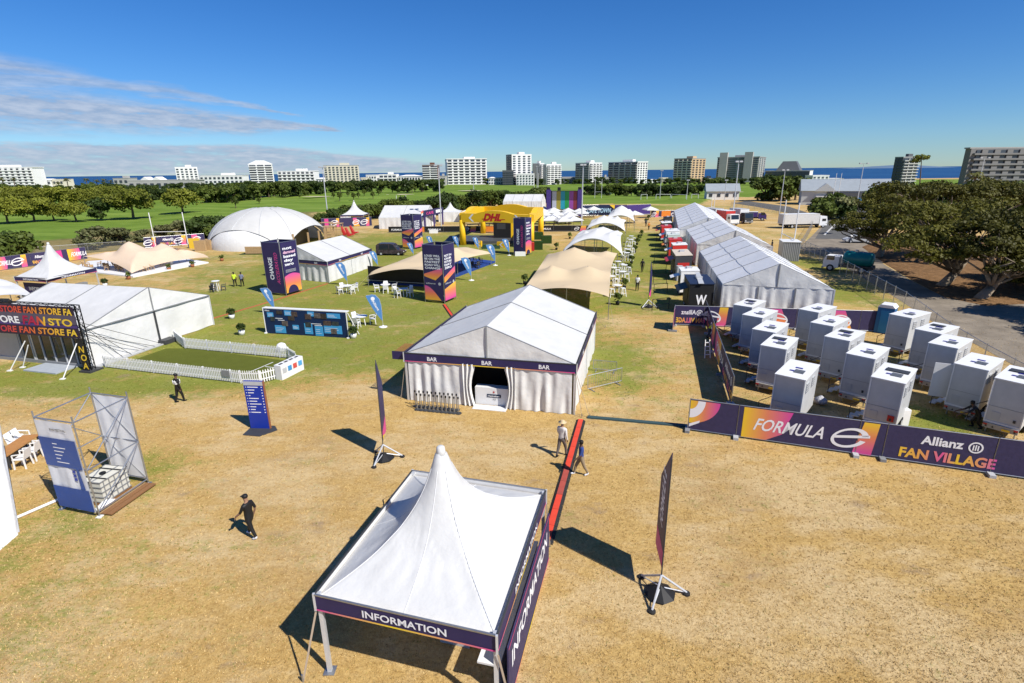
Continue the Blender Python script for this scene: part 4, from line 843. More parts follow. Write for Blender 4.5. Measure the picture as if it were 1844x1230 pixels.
# ridge runs left-right for this one: build with the gable to the right
p0, p1 = G(768, 412), G(800, 396); sd = p1-p0; un = Vector((-sd.y, sd.x, 0)).normalized()
e, f3, d3, A3, B3, M3 = marquee('event_marquee', 'white marquee with branded purple entrance beside a floodlight mast', p0, p0+sd.normalized()*12, 11.5, 2.7, 5.2, 2, ldir=un, front='wall', left=True)
g = FR(G(762, 413), G(797, 404)); gz = 3.6
e = empty('entrance_arch', g.p(g.w/2, 0), 'purple printed entrance portal in front of white marquee', 'gantry')
b_ = part(MB().box(g.p(g.w/2, 3.6, .3), (g.w, .15, 1.5), (g.u, -g.n, Z)), 'header', NAVY, e); txt(b_, 'CAFE', PINK, g, g.w*.12, 3.3, .6, g.w*.35, .40, .1); dec(b_, 'panel', PRINTW, g, rect(g.w*.6, 3.3, g.w*.3, .7), .39)
for x in (.04, .5, .96): part(MB().box(g.p(g.w*x, 1.5, .3), (.3, .3, 3), (g.u, -g.n, Z)), 'column', PURP, e)
dec(b_, 'panel', PYG, g, [(-1.6, 3.6), (-.1, 3.9), (-.1, 4.5), (-1.6, 4.2)], .35)
marquee('far_marquee', 'plain white marquee standing behind the yellow arch', G(897, 374), G(982, 374), 9, 3.4, 5.8, 1, front='wall') if False else None
p0 = G(975, 376); e, *_ = marquee('event_marquee', 'long plain white marquee standing behind the yellow arch', p0, p0+Vector((2.0, 9, 0)), 14.0, 2.6, 4.9, 4, ldir=Vector((-1, .16, 0)), front='wall', left=True)
# --- right row of three large marquees
for lab, a, b_, c, zz, zr, bays in (('largest white marquee beside the toilet trailers, pale checkered roof', (1302, 512), (1503, 522), (1260, 452), 3.0, 5.05, 5),
        ('middle white marquee in the row of three by the road', (1256, 440), None, (1236, 413), 3.0, 5.0, 4), ('longest white marquee in the row of three, beside the red truck', (1222, 412), None, (1214, 379), 3.0, 5.0, 8)):
    A = G(*a, zz); C_ = G(*c, zz); ld = C_-A; ld.z = 0; B = G(*b_, zz) if b_ else A + (G(1503, 522, 3)-G(1302, 512, 3)).normalized()*9.6
    marquee('large_marquee', lab, A, B, ld.length, zz, zr, bays, FABG, FABW, rows=2, ldir=ld, front='wall')
# --- stretch tents
def stretch(label, cs, zs, peaks, m, poles=True, nu=40, nv=40, name='stretch_tent', scallop=.25, guys=True, dip=.62, lift=(.5, .4, .4, .4)):
    """cs: 4 corners (ground xy) SW, SE, NE, NW with edge heights zs; peaks (u, v, height, radius)"""
    C4 = [Vector((c[0], c[1], 0)) for c in cs]; cen = sum(C4, Vector())/4; e = empty(name, cen, label, 'tent')
    def base(a, b): return (C4[0]*(1-a)+C4[1]*a)*(1-b) + (C4[3]*(1-a)+C4[2]*a)*b
    def zf(a, b):
        z = (zs[0]*(1-a)+zs[1]*a)*(1-b) + (zs[3]*(1-a)+zs[2]*a)*b
        z += lift[0]*math.sin(math.pi*a)**.8*(1-b)**3 + lift[2]*math.sin(math.pi*a)**.8*b**3 + lift[1]*math.sin(math.pi*b)**.8*a**3 + lift[3]*math.sin(math.pi*b)**.8*(1-a)**3 if 0 < a < 1 or 0 < b < 1 else 0
        top = 0
        for (pu, pv, h, r) in peaks:
            q = base(pu, pv); t = (base(a, b)-q).length; top = max(top, h*(.45*math.exp(-(t/(r*2.6))**2) + .55*math.exp(-t/r))) if False else top + 0
        num = 0; den = 1e-9
        for (pu, pv, h, r) in peaks:
            t = (base(a, b)-base(pu, pv)).length; wgt = 1/(t**3+.003); num += wgt*(h - .62*min(t, 3.6)**.75*dip); den += wgt
        inner = num/den; edge = min(1, 4.5*min(a, 1-a, b, 1-b)); ed = edge**.55
        return z*(1-ed) + max(z*.95, inner)*ed
    def g(a, b):
        s = scallop*.04
        a2 = a + s*math.sin(math.pi*b)*(.5-a)*2*(1 if True else 0); b2 = b + s*math.sin(math.pi*a)*(.5-b)*2
        p = base(a2, b2); return p + Z*zf(a, b)
    part(MB().grid(g, nu, nv), 'canopy', m, e, True)
    if poles:
        for (pu, pv, h, r) in peaks: q = g(pu, pv); q.z = 0; part(MB().tube(q, q+Z*(g(pu, pv).z-.12), .05, n=7), 'pole', STEEL, e)
    for i in range(4):
        q = base((0, 1, 1, 0)[i], (0, 0, 1, 1)[i]); part(MB().tube(q, q+Z*max(.3, zs[i]), .04, n=6), 'edge_pole', STEEL, e)
        if guys:
            o_ = (q-cen).normalized()*1.6; part(MB().tube(q+o_, q+Z*max(.25, zs[i]-.02), .012, n=4), 'guy_rope', ST, e)
    return e, base
stretch('large beige stretch tent behind the bar marquee', [G(938, 527, 2.2), G(1097, 533, 2.2), G(1112, 455, 2.4), G(985, 458, 2.4)], [2.1, 2.1, 2.3, 2.3], [(.22, .35, 3.5, 1), (.70, .34, 3.5, 1), (.42, .80, 4.1, 1), (.86, .90, 3.4, 1), (.5, .06, 2.7, 1)], BEIGE, scallop=.9)
stretch('white stretch tent directly behind the large beige one', [G(1011, 452, 1.7), G(1122, 454, 1.7), G(1122, 420, 2.6), G(1047, 416, 2.6)], [1.2, 1.2, 2.5, 2.5], [(.52, .05, 3.6, 1), (.50, .45, 4.2, 1), (.82, .42, 3.9, 1), (.2, .6, 3.6, 1), (.55, .9, 4.3, 1), (.9, .85, 3.6, 1)], STRW, scallop=1.2, lift=(2.3, .8, .6, .8))
stretch('white stretch tent third along the row of stools', [G(1054, 416, 2.0), G(1126, 417, 2.0), G(1128, 398, 2.6), G(1065, 397, 2.6)], [2.0, 2.0, 2.5, 2.5], [(.45, .10, 3.5, 1), (.40, .5, 4.4, 1), (.8, .6, 4.2, 1), (.5, .95, 4.4, 1), (.15, .7, 3.6, 1)], STRW, scallop=1.2, lift=(1.5, .6, .6, .6))
stretch('white stretch tent nearest the purple wall of names', [G(1090, 398, 2.3), G(1143, 398, 2.3), G(1142, 386, 2.8), G(1098, 385, 2.8)], [2.2, 2.2, 2.8, 2.8], [(.3, .15, 3.4, 1), (.75, .15, 3.4, 1), (.5, .6, 5.2, 1), (.85, .8, 4.4, 1), (.15, .8, 4.2, 1)], STRW, scallop=1.2, lift=(1.3, .6, .6, .6))
e, base = stretch('beige stretch tent over a blue carpeted platform', [G(662, 497, 1.3), G(784, 489, 2.5), G(884, 456, 1.9), G(790, 447, 2.4)], [1.3, 2.4, 1.8, 2.4], [(.42, .55, 4.0, 1), (.82, .55, 3.9, 1), (.6, .97, 3.6, 1), (.25, .5, 3.2, 1), (.97, .06, 2.7, 1)], BEIGE, scallop=.7)
pf = [G(664, 510), G(775, 517), G(892, 473), G(812, 462)]; struct_ = solo(MB().prism([p+Z*0.0 for p in pf], Z*.22), 'stage_platform', FLOORB, 'low blue carpeted platform under beige stretch tent', 'platform')
gr_ = FR(pf[0]+Z*.22, pf[1]+Z*.22); part(MB().box(gr_.p(gr_.w*.5, 1.0, .05), (gr_.w*.98, .04, 1.9), (gr_.u, -gr_.n, Z)), 'shade_sheet', BLACK, e)  # black sheet along the front edge, standing in for the dark interior
part(MB().bar(gr_.p(0, .25, .3), gr_.p(gr_.w, .25, .3), .06), 'rail', LGREY, e)
stretch('peach stretch tent with low front dip over cafe tables', [G(237, 490, .5), G(376, 462, .4), G(318, 449, 2.2), G(150, 462, 2.0)], [.35, .25, 2.4, 2.0], [(.32, .62, 4.0, 1), (.12, .78, 2.9, 1), (.70, .62, 3.3, 1), (.5, .95, 3.2, 1), (.93, .5, 2.2, 1)], PEACH, scallop=.8)
pf = [G(125, 487), G(240, 500), G(376, 474), G(300, 462), G(160, 472)]; solo(MB().prism(pf, Z*.18), 'stage_platform', WHITE, 'low white platform under the peach stretch tent', 'platform')
stretch('white stretch canopy edge beside the shop marquee', [G(-60, 545, 2.2), G(60, 529, 2.2), G(10, 505, 2.3), G(-90, 505, 2.3)], [2.0, 1.9, 2.2, 2.2], [(.3, .3, 3.2, 1), (.6, .7, 3.2, 1)], STRW)
# --- white dome
dc = G(487, 439); dr = 10.8; dh = 7.0; dc.z = 0
e = empty('dome_tent', dc, 'large white dome tent with arched side openings', 'tent'); op = [math.radians(a) for a in (-100, -10, 80, 170)]
def arch_h(th):
    best = 0
    for c in op:
        t = abs((th-c+math.pi) % (2*math.pi)-math.pi)/math.radians(40)
        if t < 1: best = max(best, 3.6*math.sqrt(1-t*t))
    return best
NT, NP = 96, 14; mb = MB()
for i in range(NT):
    pass
def dome(a, b):
    th = a*2*math.pi; z0 = arch_h(th)/dh; z = z0 + (1-z0)*b; z = min(z, 1); r = math.sqrt(max(0, 1-z*z)); r = r*(1+.018*abs(math.sin(th*6))*(1-b))
    return dc + Vector((dr*r*math.cos(th), dr*r*math.sin(th), dh*z))
part(MB().grid(dome, NT, NP), 'shell', mat('dome_fabric', (.56, .555, .53), .55, .08, .5, .4, .9, trans=.1), e, True)
for ci, c in enumerate(op):
    if ci in (1,): continue
    def wl_(a, b, c=c):
        th = c + math.radians(40)*(a*2-1); hgt = arch_h(th)*.985*b; r = math.sqrt(max(0, 1-(hgt/dh)**2))*.993; return dc + Vector((dr*r*math.cos(th), dr*r*math.sin(th), hgt))
    part(MB().grid(wl_, 24, 6), 'wall_panel', FABW, e, True)
for i in range(12):
    th = math.radians(i*30+15); pts = [dome(((th) % (2*math.pi))/(2*math.pi), t) + Z*.02 for t in np.linspace(0, .97, 9)]; part(MB().path(pts, [.05]*9, 4), 'seam', LGREY, e)
for i in range(5):
    th = op[1] + math.radians(-34+17*i); part(MB().box(dc+Vector((dr*.97*math.cos(th), dr*.97*math.sin(th), 1.3)), (.25, .25, 2.6)), 'timber_post', WOODL, e)
part(MB().box(dc+Vector((dr*.3, 0, 1.2)), (6, 8, 2.4)), 'bar_interior', mat('interior_wood', (.12, .09, .05)), e)
# --- small pagodas
def pag(label, px, py, half, ze, za, **k):
    c = G(px, py); return pagoda('pagoda_tent', label, [(c.x-half, c.y-half), (c.x+half, c.y-half), (c.x+half, c.y+half), (c.x-half, c.y+half)], ze, za, ze-.35, ze+.05, n=14, rim=.05, **k)
e, C4, cen = pag('white pagoda tent with red seats in front, near the dome', 641, 404, 3.0, 2.6, 6.2)
part(fabric(C4[0]+Z*0, C4[0].lerp(C4[1], .45), .02, 2.3, .04, 3, 1), 'side_wall', FABW, e, True); part(fabric(C4[3], C4[0], .02, 2.3, .04, 3, 1), 'side_wall', FABW, e, True)
e, C4, cen = pag('plain small white pagoda tent between entrance portal and yellow arch', 812, 398, 3.0, 2.6, 5.0, banner=False)
part(fabric(C4[0], C4[1], .02, 2.6, .04, 3, 1), 'side_wall', FABW, e, True)
q = [G(25, 531), G(83, 533), G(176, 514), G(120, 505)]
zt_ = 2.5; q = [G(25, 500, zt_), G(83, 503, zt_), G(174, 484, zt_), G(112, 478, zt_)]
e, C4, cen = pagoda('information_tent', 'white pagoda tent with INFORMATION valance beside the peach stretch tent', q, 2.5, 5.9, 2.15, 2.6, text='INFORMATION', n=22, rim=.1)
f4 = FR(C4[0], C4[1]); b_ = part(MB().box(f4.p(f4.w*.6, 1.0, -.3), (f4.w*.9, .05, 1.9), (f4.u, -f4.n, Z)), 'back_wall', NAVY, e); txt(b_, 'INFORMATION', LGREY, f4, f4.w*.3, 1.1, .4, f4.w*.7, -.26)
f4 = FR(C4[1], C4[2]); b_ = part(MB().box(f4.p(f4.w*.45, .6, -.6), (f4.w*.7, .5, 1.2), (f4.u, -f4.n, Z)), 'counter', GREY, e)
# ================================================================== BANNER TOWERS, FLAGS, FENCES
def elogo(par, fr, cx, cy, s, m, off=.012, mirror=False):
    """swooping letter e emblem"""
    pts = []; k = -1 if mirror else 1
    for i in range(31): a = math.radians(20+i*11); pts.append((cx+k*(s*1.15*math.cos(a)+.35*s*math.sin(a)), cy+s*.85*math.sin(a)))
    inn = []
    for i in range(31): a = math.radians(20+i*11); t = .66+.16*math.sin(math.pi*i/30); inn.append((cx+k*(s*1.15*t*math.cos(a)+.35*s*t*math.sin(a)), cy+s*.85*t*math.sin(a)))
    mb = MB(); P = [fr.p(x, y, off) for x, y in pts+inn]; mb.add(P, [(i, i+1, 32+i, 31+i) for i in range(30)])
    mb.poly([fr.p(x, y, off) for x, y in [(cx-k*s*1.0, cy-.14*s), (cx+k*s*1.3, cy+.18*s), (cx+k*s*1.28, cy+.40*s), (cx-k*s*.95, cy+.08*s)]]); return part(mb, 'emblem', m, par)
def tower(label, c, half, h, rz, art):
    c = Vector(c); e = empty('banner_tower', c, label, 'banner'); u = Vector((math.cos(rz), math.sin(rz), 0)); v = Vector((-math.sin(rz), math.cos(rz), 0))
    P = [c-u*half-v*half, c+u*half-v*half, c+u*half+v*half, c-u*half+v*half]
    for i in range(4):
        part(MB().tube(P[i], P[i]+Z*(h+.15), .035, n=6), 'post', STEEL, e); part(MB().tube(P[i]+Z*h, P[(i+1) % 4]+Z*h, .03, n=6), 'rail', STEEL, e); part(MB().tube(P[i]+Z*.25, P[(i+1) % 4]+Z*.25, .03, n=6), 'rail', STEEL, e)
        fr = FR(P[i], P[(i+1) % 4]); w = fr.w
        b = part(MB().box(fr.p(w/2, h/2+.12, .04), (w*.94, .02, h-.3), (fr.u, -fr.n, Z)), 'banner', NAVY, e); a = art[(i+1) % 2]; o = .054
        if a == 'change':
            txt(b, 'CHANGE', PRINTW, fr, w*.48, h*.30, w*.20, h*.42, o+.004, 0, .03, rot=1); txt(b, 'ACCELERATED', PINK, fr, w*.80, h*.22, w*.17, h*.58, o+.006, .3, .01, rot=1)
        elif a == 'slogan':
            for k, s_ in enumerate(('not', 'damned', 'based', 'day', 'zero')): txt(b, s_, PRINTW if k not in (1,) else mat('print_rose', (.75, .45, .6)), fr, w*.12, h*(.86-.075*k), h*.05, w*(.55 if len(s_) < 5 else .72), o+.004, 0, .03)
            for k in range(3): dec(b, 'text_line', LGREY, fr, rect(w*.14, h*(.475-.02*k), w*.62, h*.007), o)
            dec(b, 'print_arc', PYG, fr, [(w*.03, h*.05), (w*.97, h*.05), (w*.97, h*.36)] + [(w*(.97-.94*t), h*(.36+.045*math.sin(math.pi*t))) for t in np.linspace(.1, 1, 8)], o)
            dec(b, 'print_disc', NAVY, fr, [(x, y) for x, y in disc(w*.45, h*.045, w*.32, 0, 180, 14)], o+.004)
        elif a in ('text', 'text2'):
            for k, s_ in enumerate(('LOUD WILL', 'BE ON THE', 'FASTEST', 'ROAD WILL', 'CHANGE') if a == 'text' else ('NOT IN', 'OUR', 'FUTURE', 'DAY', 'ZERO')): txt(b, s_, PRINTW, fr, w*.10, h*(.80-.052*k), h*.034, w*(.78 if a == 'text' else .6), o+.004, 0, .03)
            dec(b, 'print_chevron', PYG, fr, [(w*.03, h*.50), (w*.97, h*.62), (w*.97, h*.52), (w*.6, h*.40), (w*.03, h*.46)] if a == 'text' else [(w*.03, h*.46), (w*.97, h*.60), (w*.97, h*.50), (w*.03, h*.36)], o)
            txt(b, 'allianz', LGREY, fr, w*.1, h*.33, h*.025, w*.5, o+.003); dec(b, 'print_spot', LGREY, fr, disc(w*.8, h*.34, w*.07, n=12), o)
            dec(b, 'print_arc', YPG if a == 'text2' else PYG, fr, ([(w*.03, h*.05), (w*.85, h*.05)] + [(w*(.85-.82*t), h*(.05+.25*math.sin(math.pi/2*t))) for t in np.linspace(.1, 1, 9)]) if a == 'text' else [(w*.03, h*.05), (w*.97, h*.05), (w*.97, h*.33), (w*.03, h*.25)], o)
    return e
def tower_px(label, L, M, R, h, art):
    l, m_, r = G(*L), G(*M), G(*R); ul = (l-m_).normalized(); ur = (r-m_).normalized(); bs = (ul+ur).normalized(); half = ((l-m_).length+(r-m_).length)/4*.84; d = Matrix.Rotation(-math.pi/4, 3, 'Z') @ bs; rz = math.atan2(d.y, d.x); c = m_ + bs*half*math.sqrt(2); return tower(label, c, half, h, rz, art)
tower_px('square banner tower with vertical CHANGE lettering and slogan by the marquee', (494, 528), (516, 533), (541, 521), 5.9, ('change', 'slogan'))
tower_px('square banner tower with pink and orange print beside the blue platform', (771, 541), (801, 547), (815, 535), 6.0, ('text', 'text2'))
tower_px('square banner tower near the dark wrapped van', (731, 447), (747, 449), (760, 444), 5.9, ('text', 'text2'))
tower_px('square banner tower with vertical CHANGE lettering before the yellow arch', (930, 459), (946, 461), (954, 456), 5.9, ('change', 'slogan'))
solo(MB().box(G(937, 461)+Z*.35, (1.7, .3, .7)), 'small_sign', WHITEP, 'small white sign at the foot of the tower before the arch', 'sign')
solo(MB().box(G(781, 420)+Z*.4, (1.9, .3, .8)), 'small_sign', WHITEP, 'small white sign board on the grass before the beer garden', 'sign')
# feather flags (tear-drop)
def feather_proto():
    e = empty('feather_flag', (0, 0, 0), 'flag', 'flag'); h = 3.4
    part(MB().lathe([(.42, 0), (.42, .05), (.12, .10), (.05, .2)], n=14), 'base', WHITEP, e); part(MB().path([(0, 0, .1), (0, 0, 2.0), (-.12, 0, 2.9), (-.5, 0, 3.36), (-1.4, 0, 3.33)], [.02]*5, 5), 'pole', ALU, e)
    out = [(0, .62), (.03, 1.5), (.0, 2.3), (-.14, 2.9), (-.45, 3.32), (-.85, 3.42), (-1.45, 3.28), (-1.22, 2.7), (-.78, 1.8), (-.3, 1.05)]
    fl = part(MB().prism([(x, -.012, z) for x, z in out], (0, .024, 0)), 'cloth', SKYB, e)
    fr = FR((-1.2, -.012, 0), (1, -.012, 0)); txt(fl, 'Allianz', PRINTW, FR((-.98, -.016, 2.75), (-.16, -.016, 1.15), 0, v=Vector((1.6, 0, .82))), 0, .06, .24, 1.2, .006, 0, .02)
    dec(fl, 'emblem', PRINTW, fr, disc(.42, 2.98, .20, n=12), .008); return e
FEA = feather_proto()
for i, (px, py, ty, rz, lab) in enumerate([(690, 589, 530, .1, 'standing alone by the cafe table behind the display wall'), (496, 566, 518, .0, 'half hidden behind the display wall'), (626, 514, 472, .1, 'in front of the marquee by the slogan tower'), (681, 483, 452, .2, 'at the far corner of the marquee by the slogan tower'),
        (849, 505, 463, .2, 'at the front edge of the blue platform'), (892, 478, 440, .1, 'at the corner of the blue platform'), (917, 460, 430, .1, 'between the arch and the CHANGE tower'), (862, 452, 427, .1, 'in front of the dark deck under the yellow arch'),
        (826, 450, 425, .1, 'outside the yellow arch leg by the banner tower'), (780, 452, 425, .0, 'behind the beige stretch tent'), (745, 462, 437, .1, 'against the far banner tower')]):
    place(FEA, G(px, py), rz, 'blue teardrop flag ' + lab, 'blue teardrop flags', HT(px, py, ty)/3.4)
# tall knife flags on tripod bases
def knife(label, base, top, rz, h, wd, lines, s=1.0):
    b = G(*base); e = empty('tall_flag', b, label, 'flag'); u = Vector((math.cos(rz), math.sin(rz), 0))
    part(MB().tube(b, b+Z*(h-.2), .022, n=7), 'mast', DARK, e)
    cl = part(MB().prism([b+u*.03+Z*.95, b+u*wd+Z*.95, b+u*wd+Z*(h-1.5), b+u*.03+Z*h], u.cross(Z)*.02), 'cloth', NAVY, e); fr = FR(b, b+u); fb_ = FR(b+u*wd, b)
    for F_, x0 in ((fr, 0.06), (fb_, .06)):
        o = .006 if F_ is fr else .026
        txt(cl, lines, PRINTW, F_, wd*.62, h*.42, wd*.36, h*.38, (.006 if F_ is fr else .006) if F_ is fr else .004, .2, .02, rot=1)
    dec(cl, 'print_arc', PINK, fr, [(.05, .97), (wd*.95, .97), (wd*.95, 1.75), (.05, 1.35)], .024); dec(cl, 'print_arc', YEL, fr, [(.05, .98), (wd*.6, .98), (.05, 1.2)], .027)
    dec(cl, 'print_arc', PINK, fb_, [(.05, .97), (wd*.95, .97), (wd*.95, 1.55), (.05, 1.75)], .006)
    for k in range(3):
        a = rz + math.radians(35+k*120); f_ = b + Vector((math.cos(a), math.sin(a), 0))*.85
        part(MB().tube(b+Z*.75, f_+Z*.08, .035, n=6).tube(b+Z*.3, f_+Z*.08, .02, n=5), 'leg', ALU, e); part(MB().lathe([(.12, 0), (.12, .06), (.05, .09)], f_, 10), 'foot', RUB, e)
    part(MB().add([b+Z*.36]+[b+Vector((math.cos(a_), math.sin(a_), 0))*.5+Z*.06 for a_ in np.linspace(0, 6.28, 9)[:-1]], [(0, i, i % 8+1) for i in range(1, 9)]), 'ballast_bag', BLACK, e); return e
knife('tall narrow purple flag on a tripod between totem sign and bar marquee', (692, 826), (680, 642), math.radians(95), 5.0, 1.15, 'FORMULA E')
knife('tall narrow purple flag on a tripod on open dry grass past the cable ramp', (1188, 1070), (1205, 808), math.radians(84), 5.1, 1.3, 'FORMULA E')
fl3 = knife('purple and orange flag near the bar stools and queue frames', (1167, 553), (1163, 487), math.radians(60), 4.6, .7, 'FAN ZONE')
# hoarding fences: heras panels with printed mesh
def hoarding(label, pts, h, art, mirror=False, feet=True, name='hoarding_fence', thick=.05, m=NAVY2, group=None):
    pts = [Vector((p[0], p[1], 0)) for p in pts]; e = empty(name, pts[0], label, 'fence', group)
    for i in range(len(pts)-1):
        fr = FR(pts[i], pts[i+1]); w = fr.w
        p = part(MB().box(fr.p(w/2, h/2+.08, 0), (w-.04, .02, h-.10), (fr.u, -fr.n, Z)), 'panel', m, e)
        part(MB().tube(fr.p(0, .03), fr.p(0, h+.06), .025, n=6).tube(fr.p(w, .03), fr.p(w, h+.06), .025, n=6).tube(fr.p(0, h+.04), fr.p(w, h+.04), .022, n=6).tube(fr.p(0, .10), fr.p(w, .10), .022, n=6), 'frame', STEEL, p)
        if feet: part(MB().box(fr.p(0, .07), (.24, .72, .14), (fr.u, fr.n, Z)), 'foot_block', LGREY if i % 3 else GREY, e)
        a = art[i % len(art)] if art else None
        for F_ in ((fr,) if not mirror else (fr,)):
            o = .014
            if a == 'swoosh':
                dec(p, 'print_arc', PYX, F_, [(.03, h*.98)] + [(.03+w*.34*math.cos(t), h*.98-h*.72*math.sin(t)) for t in np.linspace(0, math.pi/2, 14)], o)
                dec(p, 'print_ring', PRINTW, F_, [(.03, h*.9)] + [(.03+w*.20*math.cos(t), h*.98-h*.50*math.sin(t)) for t in np.linspace(0, math.pi/2, 12)], o+.003)
                dec(p, 'print_disc', PINK, F_, [(.04, h*.9)] + [(.04+w*.11*math.cos(t), h*.9-h*.3*math.sin(t)) for t in np.linspace(0, math.pi/2, 10)], o+.006)
                dec(p, 'print_dash', PRINTW, F_, [(.05, h*.14), (w*.13, h*.30), (w*.13, h*.36), (.05, h*.24)], o)
                dec(p, 'print_block', YEL, F_, rect(w*.985-.45, .06, .44, h-.02), o) if False else None
            elif a == 'formula':
                dec(p, 'print_gradient', PYX, F_, [(.02, .07), (w*.62, .07), (w*.70, h*.4), (w*.66, h-.02), (.02, h-.02)], o)
                txt(p, 'FORMULA', PRINTW, F_, w*.16 if not mirror else w*.1, h*.36, h*.34, w*.84, o+.004, .28, .018, mirror=mirror)
            elif a == 'emblem':
                elogo(p, F_, w*.26, h*.50, h*.36, PRINTW, o+.005, mirror); dec(p, 'print_gradient', YPG, F_, [(w*.42, .06), (w*.74, .06), (w*.78, h-.02), (w*.50, h-.02)], o)
            elif a == 'allianz':
                txt(p, 'Allianz', PRINTW, F_, w*.22, h*.60, h*.22, w*.50, o+.003, 0, .025, mirror=mirror)
                mb = MB(); mb.add([F_.p(x, y, o+.003) for r_ in (h*.15, h*.115) for x, y in disc(w*.84, h*.68, r_, 0, 351, 19)], [(k, (k+1) % 20, 20+(k+1) % 20, 20+k) for k in range(20)])
                for k in (-1, 0, 1): mb.poly([F_.p(x, y, o+.003) for x, y in rect(w*.84+k*h*.05-h*.014, h*.60, h*.028, h*.16-.03*abs(k))])
                part(mb, 'emblem', PRINTW, p)
                txt(p, 'FAN VILLAGE', gradmat('fan_village_print', [(0, (.78, .5, .05)), (.25, (.75, .35, .1)), (.45, (.7, .1, .3)), (.62, (.8, .55, .04)), (.85, (.75, .3, .15)), (1, (.65, .1, .35))], 0), F_, w*.06, h*.18, h*.24, w*.98, o+.003, 0, .03, mirror=mirror)
            elif a == 'arc':
                dec(p, 'print_gradient', PYG, F_, [(w*.2, .06), (w*.8, .06), (w*.62, h*.6), (w*.5, h-.02), (w*.15, h-.02)], o); elogo(p, F_, w*.45, h*.5, h*.34, PRINTW, o+.005, mirror)
            elif a == 'block': dec(p, 'print_block', PINK, F_, rect(w*.3, .06, w*.4, h-.1), o)
            elif a == 'small': txt(p, 'FORMULA', PRINTW, F_, w*.15, h*.35, h*.3, w*.7, o+.003, .2)
            elif a == 'orange': dec(p, 'print_block', ORANGE, F_, rect(w*.05, .06, w*.9, h-.1), o)
    part(MB().box(pts[-1]+Z*.07, (.4, .5, .14)), 'foot_block', LGREY, e) if feet else None
    return e
HF = [(1238, 775), (1330, 792), (1440, 806), (1575, 822), (1660, 838), (1815, 860), (1990, 885)]
gp = [G(*p) for p in HF]; d_ = (gp[-1]-gp[0]); tot = d_.length; q_ = [gp[0]+d_*t for t in (0, .14, .335, .455, .52, .765, 1.0)]
e = hoarding('long printed hoarding with FAN VILLAGE lettering before the toilet trailers', [q_[0], q_[1], q_[3], q_[4], q_[5], q_[6]], 1.75, [None]*5)
fr = FR(q_[0], q_[-1]); pn = [c for c in e.children if c.name.startswith('panel')]; h = 1.75
def X_(px): # column in the photo -> distance along the fence
    r_ = ray(px, 800); k = r_.x/r_.y; return (k*fr.o.y-fr.o.x)/(fr.u.x-k*fr.u.y)
dec(pn[0], 'print_arc', PYX, fr, [(.03, h*.99)] + [(.03+X_(1288)*math.cos(t), h*.99-h*.72*math.sin(t)) for t in np.linspace(0, math.pi/2, 16)], .016)
mb = MB(); mb.add([fr.p(.03+X_(1262)*math.cos(t)*s_, h*.99-h*.55*math.sin(t)*s_, .02) for s_ in (1, .5) for t in np.linspace(0, math.pi/2, 12)], [(k, k+1, 13+k, 12+k) for k in range(11)]); part(mb, 'print_ring', PRINTW, pn[0])
dec(pn[0], 'print_dash', PRINTW, fr, [(.05, h*.14), (X_(1255), h*.30), (X_(1256), h*.38), (.05, h*.24)], .018)
dec(pn[1], 'print_gradient', PYX, fr, [(X_(1332), .08), (X_(1375), .08), (X_(1405), h*.30), (X_(1420), h-.02), (X_(1332), h-.02)], .016)
txt(pn[1], 'FORMULA', PRINTW, fr, X_(1352), h*.34, h*.36, X_(1490)-X_(1362), .022, .30, .014)
elogo(pn[2], fr, X_(1527), h*.48, h*.36, PRINTW, .024); dec(pn[2], 'print_gradient', YPG, fr, [(X_(1536), .07), (X_(1572), .07), (X_(1578), h-.02), (X_(1549), h-.02)], .016)
txt(pn[3], 'Allianz', PRINTW, fr, X_(1657), h*.60, h*.23, X_(1736)-X_(1657), .02, 0, .03)
cx = X_(1759); mb = MB(); mb.add([fr.p(x, y, .02) for r_ in (h*.155, h*.118) for x, y in disc(cx, h*.68, r_, 0, 342, 19)], [(k, (k+1) % 20, 20+(k+1) % 20, 20+k) for k in range(20)])
for k in (-1, 0, 1): mb.poly([fr.p(x, y, .02) for x, y in rect(cx+k*h*.05-h*.014, h*.60, h*.028, h*.16-.03*abs(k))])
part(mb, 'emblem', PRINTW, pn[3])
txt(pn[3], 'FAN VILLAGE', gradmat('fan_village_print', [(0, (.78, .5, .05)), (.25, (.75, .35, .1)), (.45, (.7, .1, .3)), (.62, (.8, .55, .04)), (.85, (.75, .3, .15)), (1, (.65, .1, .35))], 0), fr, X_(1622), h*.17, h*.26, X_(1804)-X_(1622), .02, 0, .035)
# side run going back, then the rear run seen from behind (lettering reversed)
sa, sb = G(1316, 730), G(1268, 575); sp = [sb+(sa-sb)*t for t in (0, .25, .5, .75, 1)]
hoarding('printed hoarding running back along the toilet enclosure', sp, 1.75, ['allianz', 'emblem', 'formula', 'allianz'], feet=True)
ra, rb = G(1213, 586), G(1645, 600); rp = [ra+(rb-ra)*t for t in (0, .13, .26, .39, .52, .65, .78, .9, 1)]
hoarding('rear hoarding of the toilet enclosure with reversed lettering', rp, 1.75, ['allianz', 'emblem', 'formula', 'arc', None, 'arc', None, 'arc'], mirror=True)
hoarding('short end panel closing the rear hoarding beside the field', [G(1211, 597), G(1213, 586)], 1.8, ['block'])
hoarding('dark hoarding with CAPE TOWN lettering beside the big screen', [G(1046, 389), G(1078, 388), G(1107, 388)], 3.1, [None, None], feet=False, m=mat('cape_navy', (.02, .03, .08)))
e = [o for o in bpy.data.objects if o.get('label', '').startswith('dark hoarding with CAPE')][0]; fr = FR(G(1050, 389), G(1107, 388)); pn = [c for c in e.children if c.name.startswith('panel')]
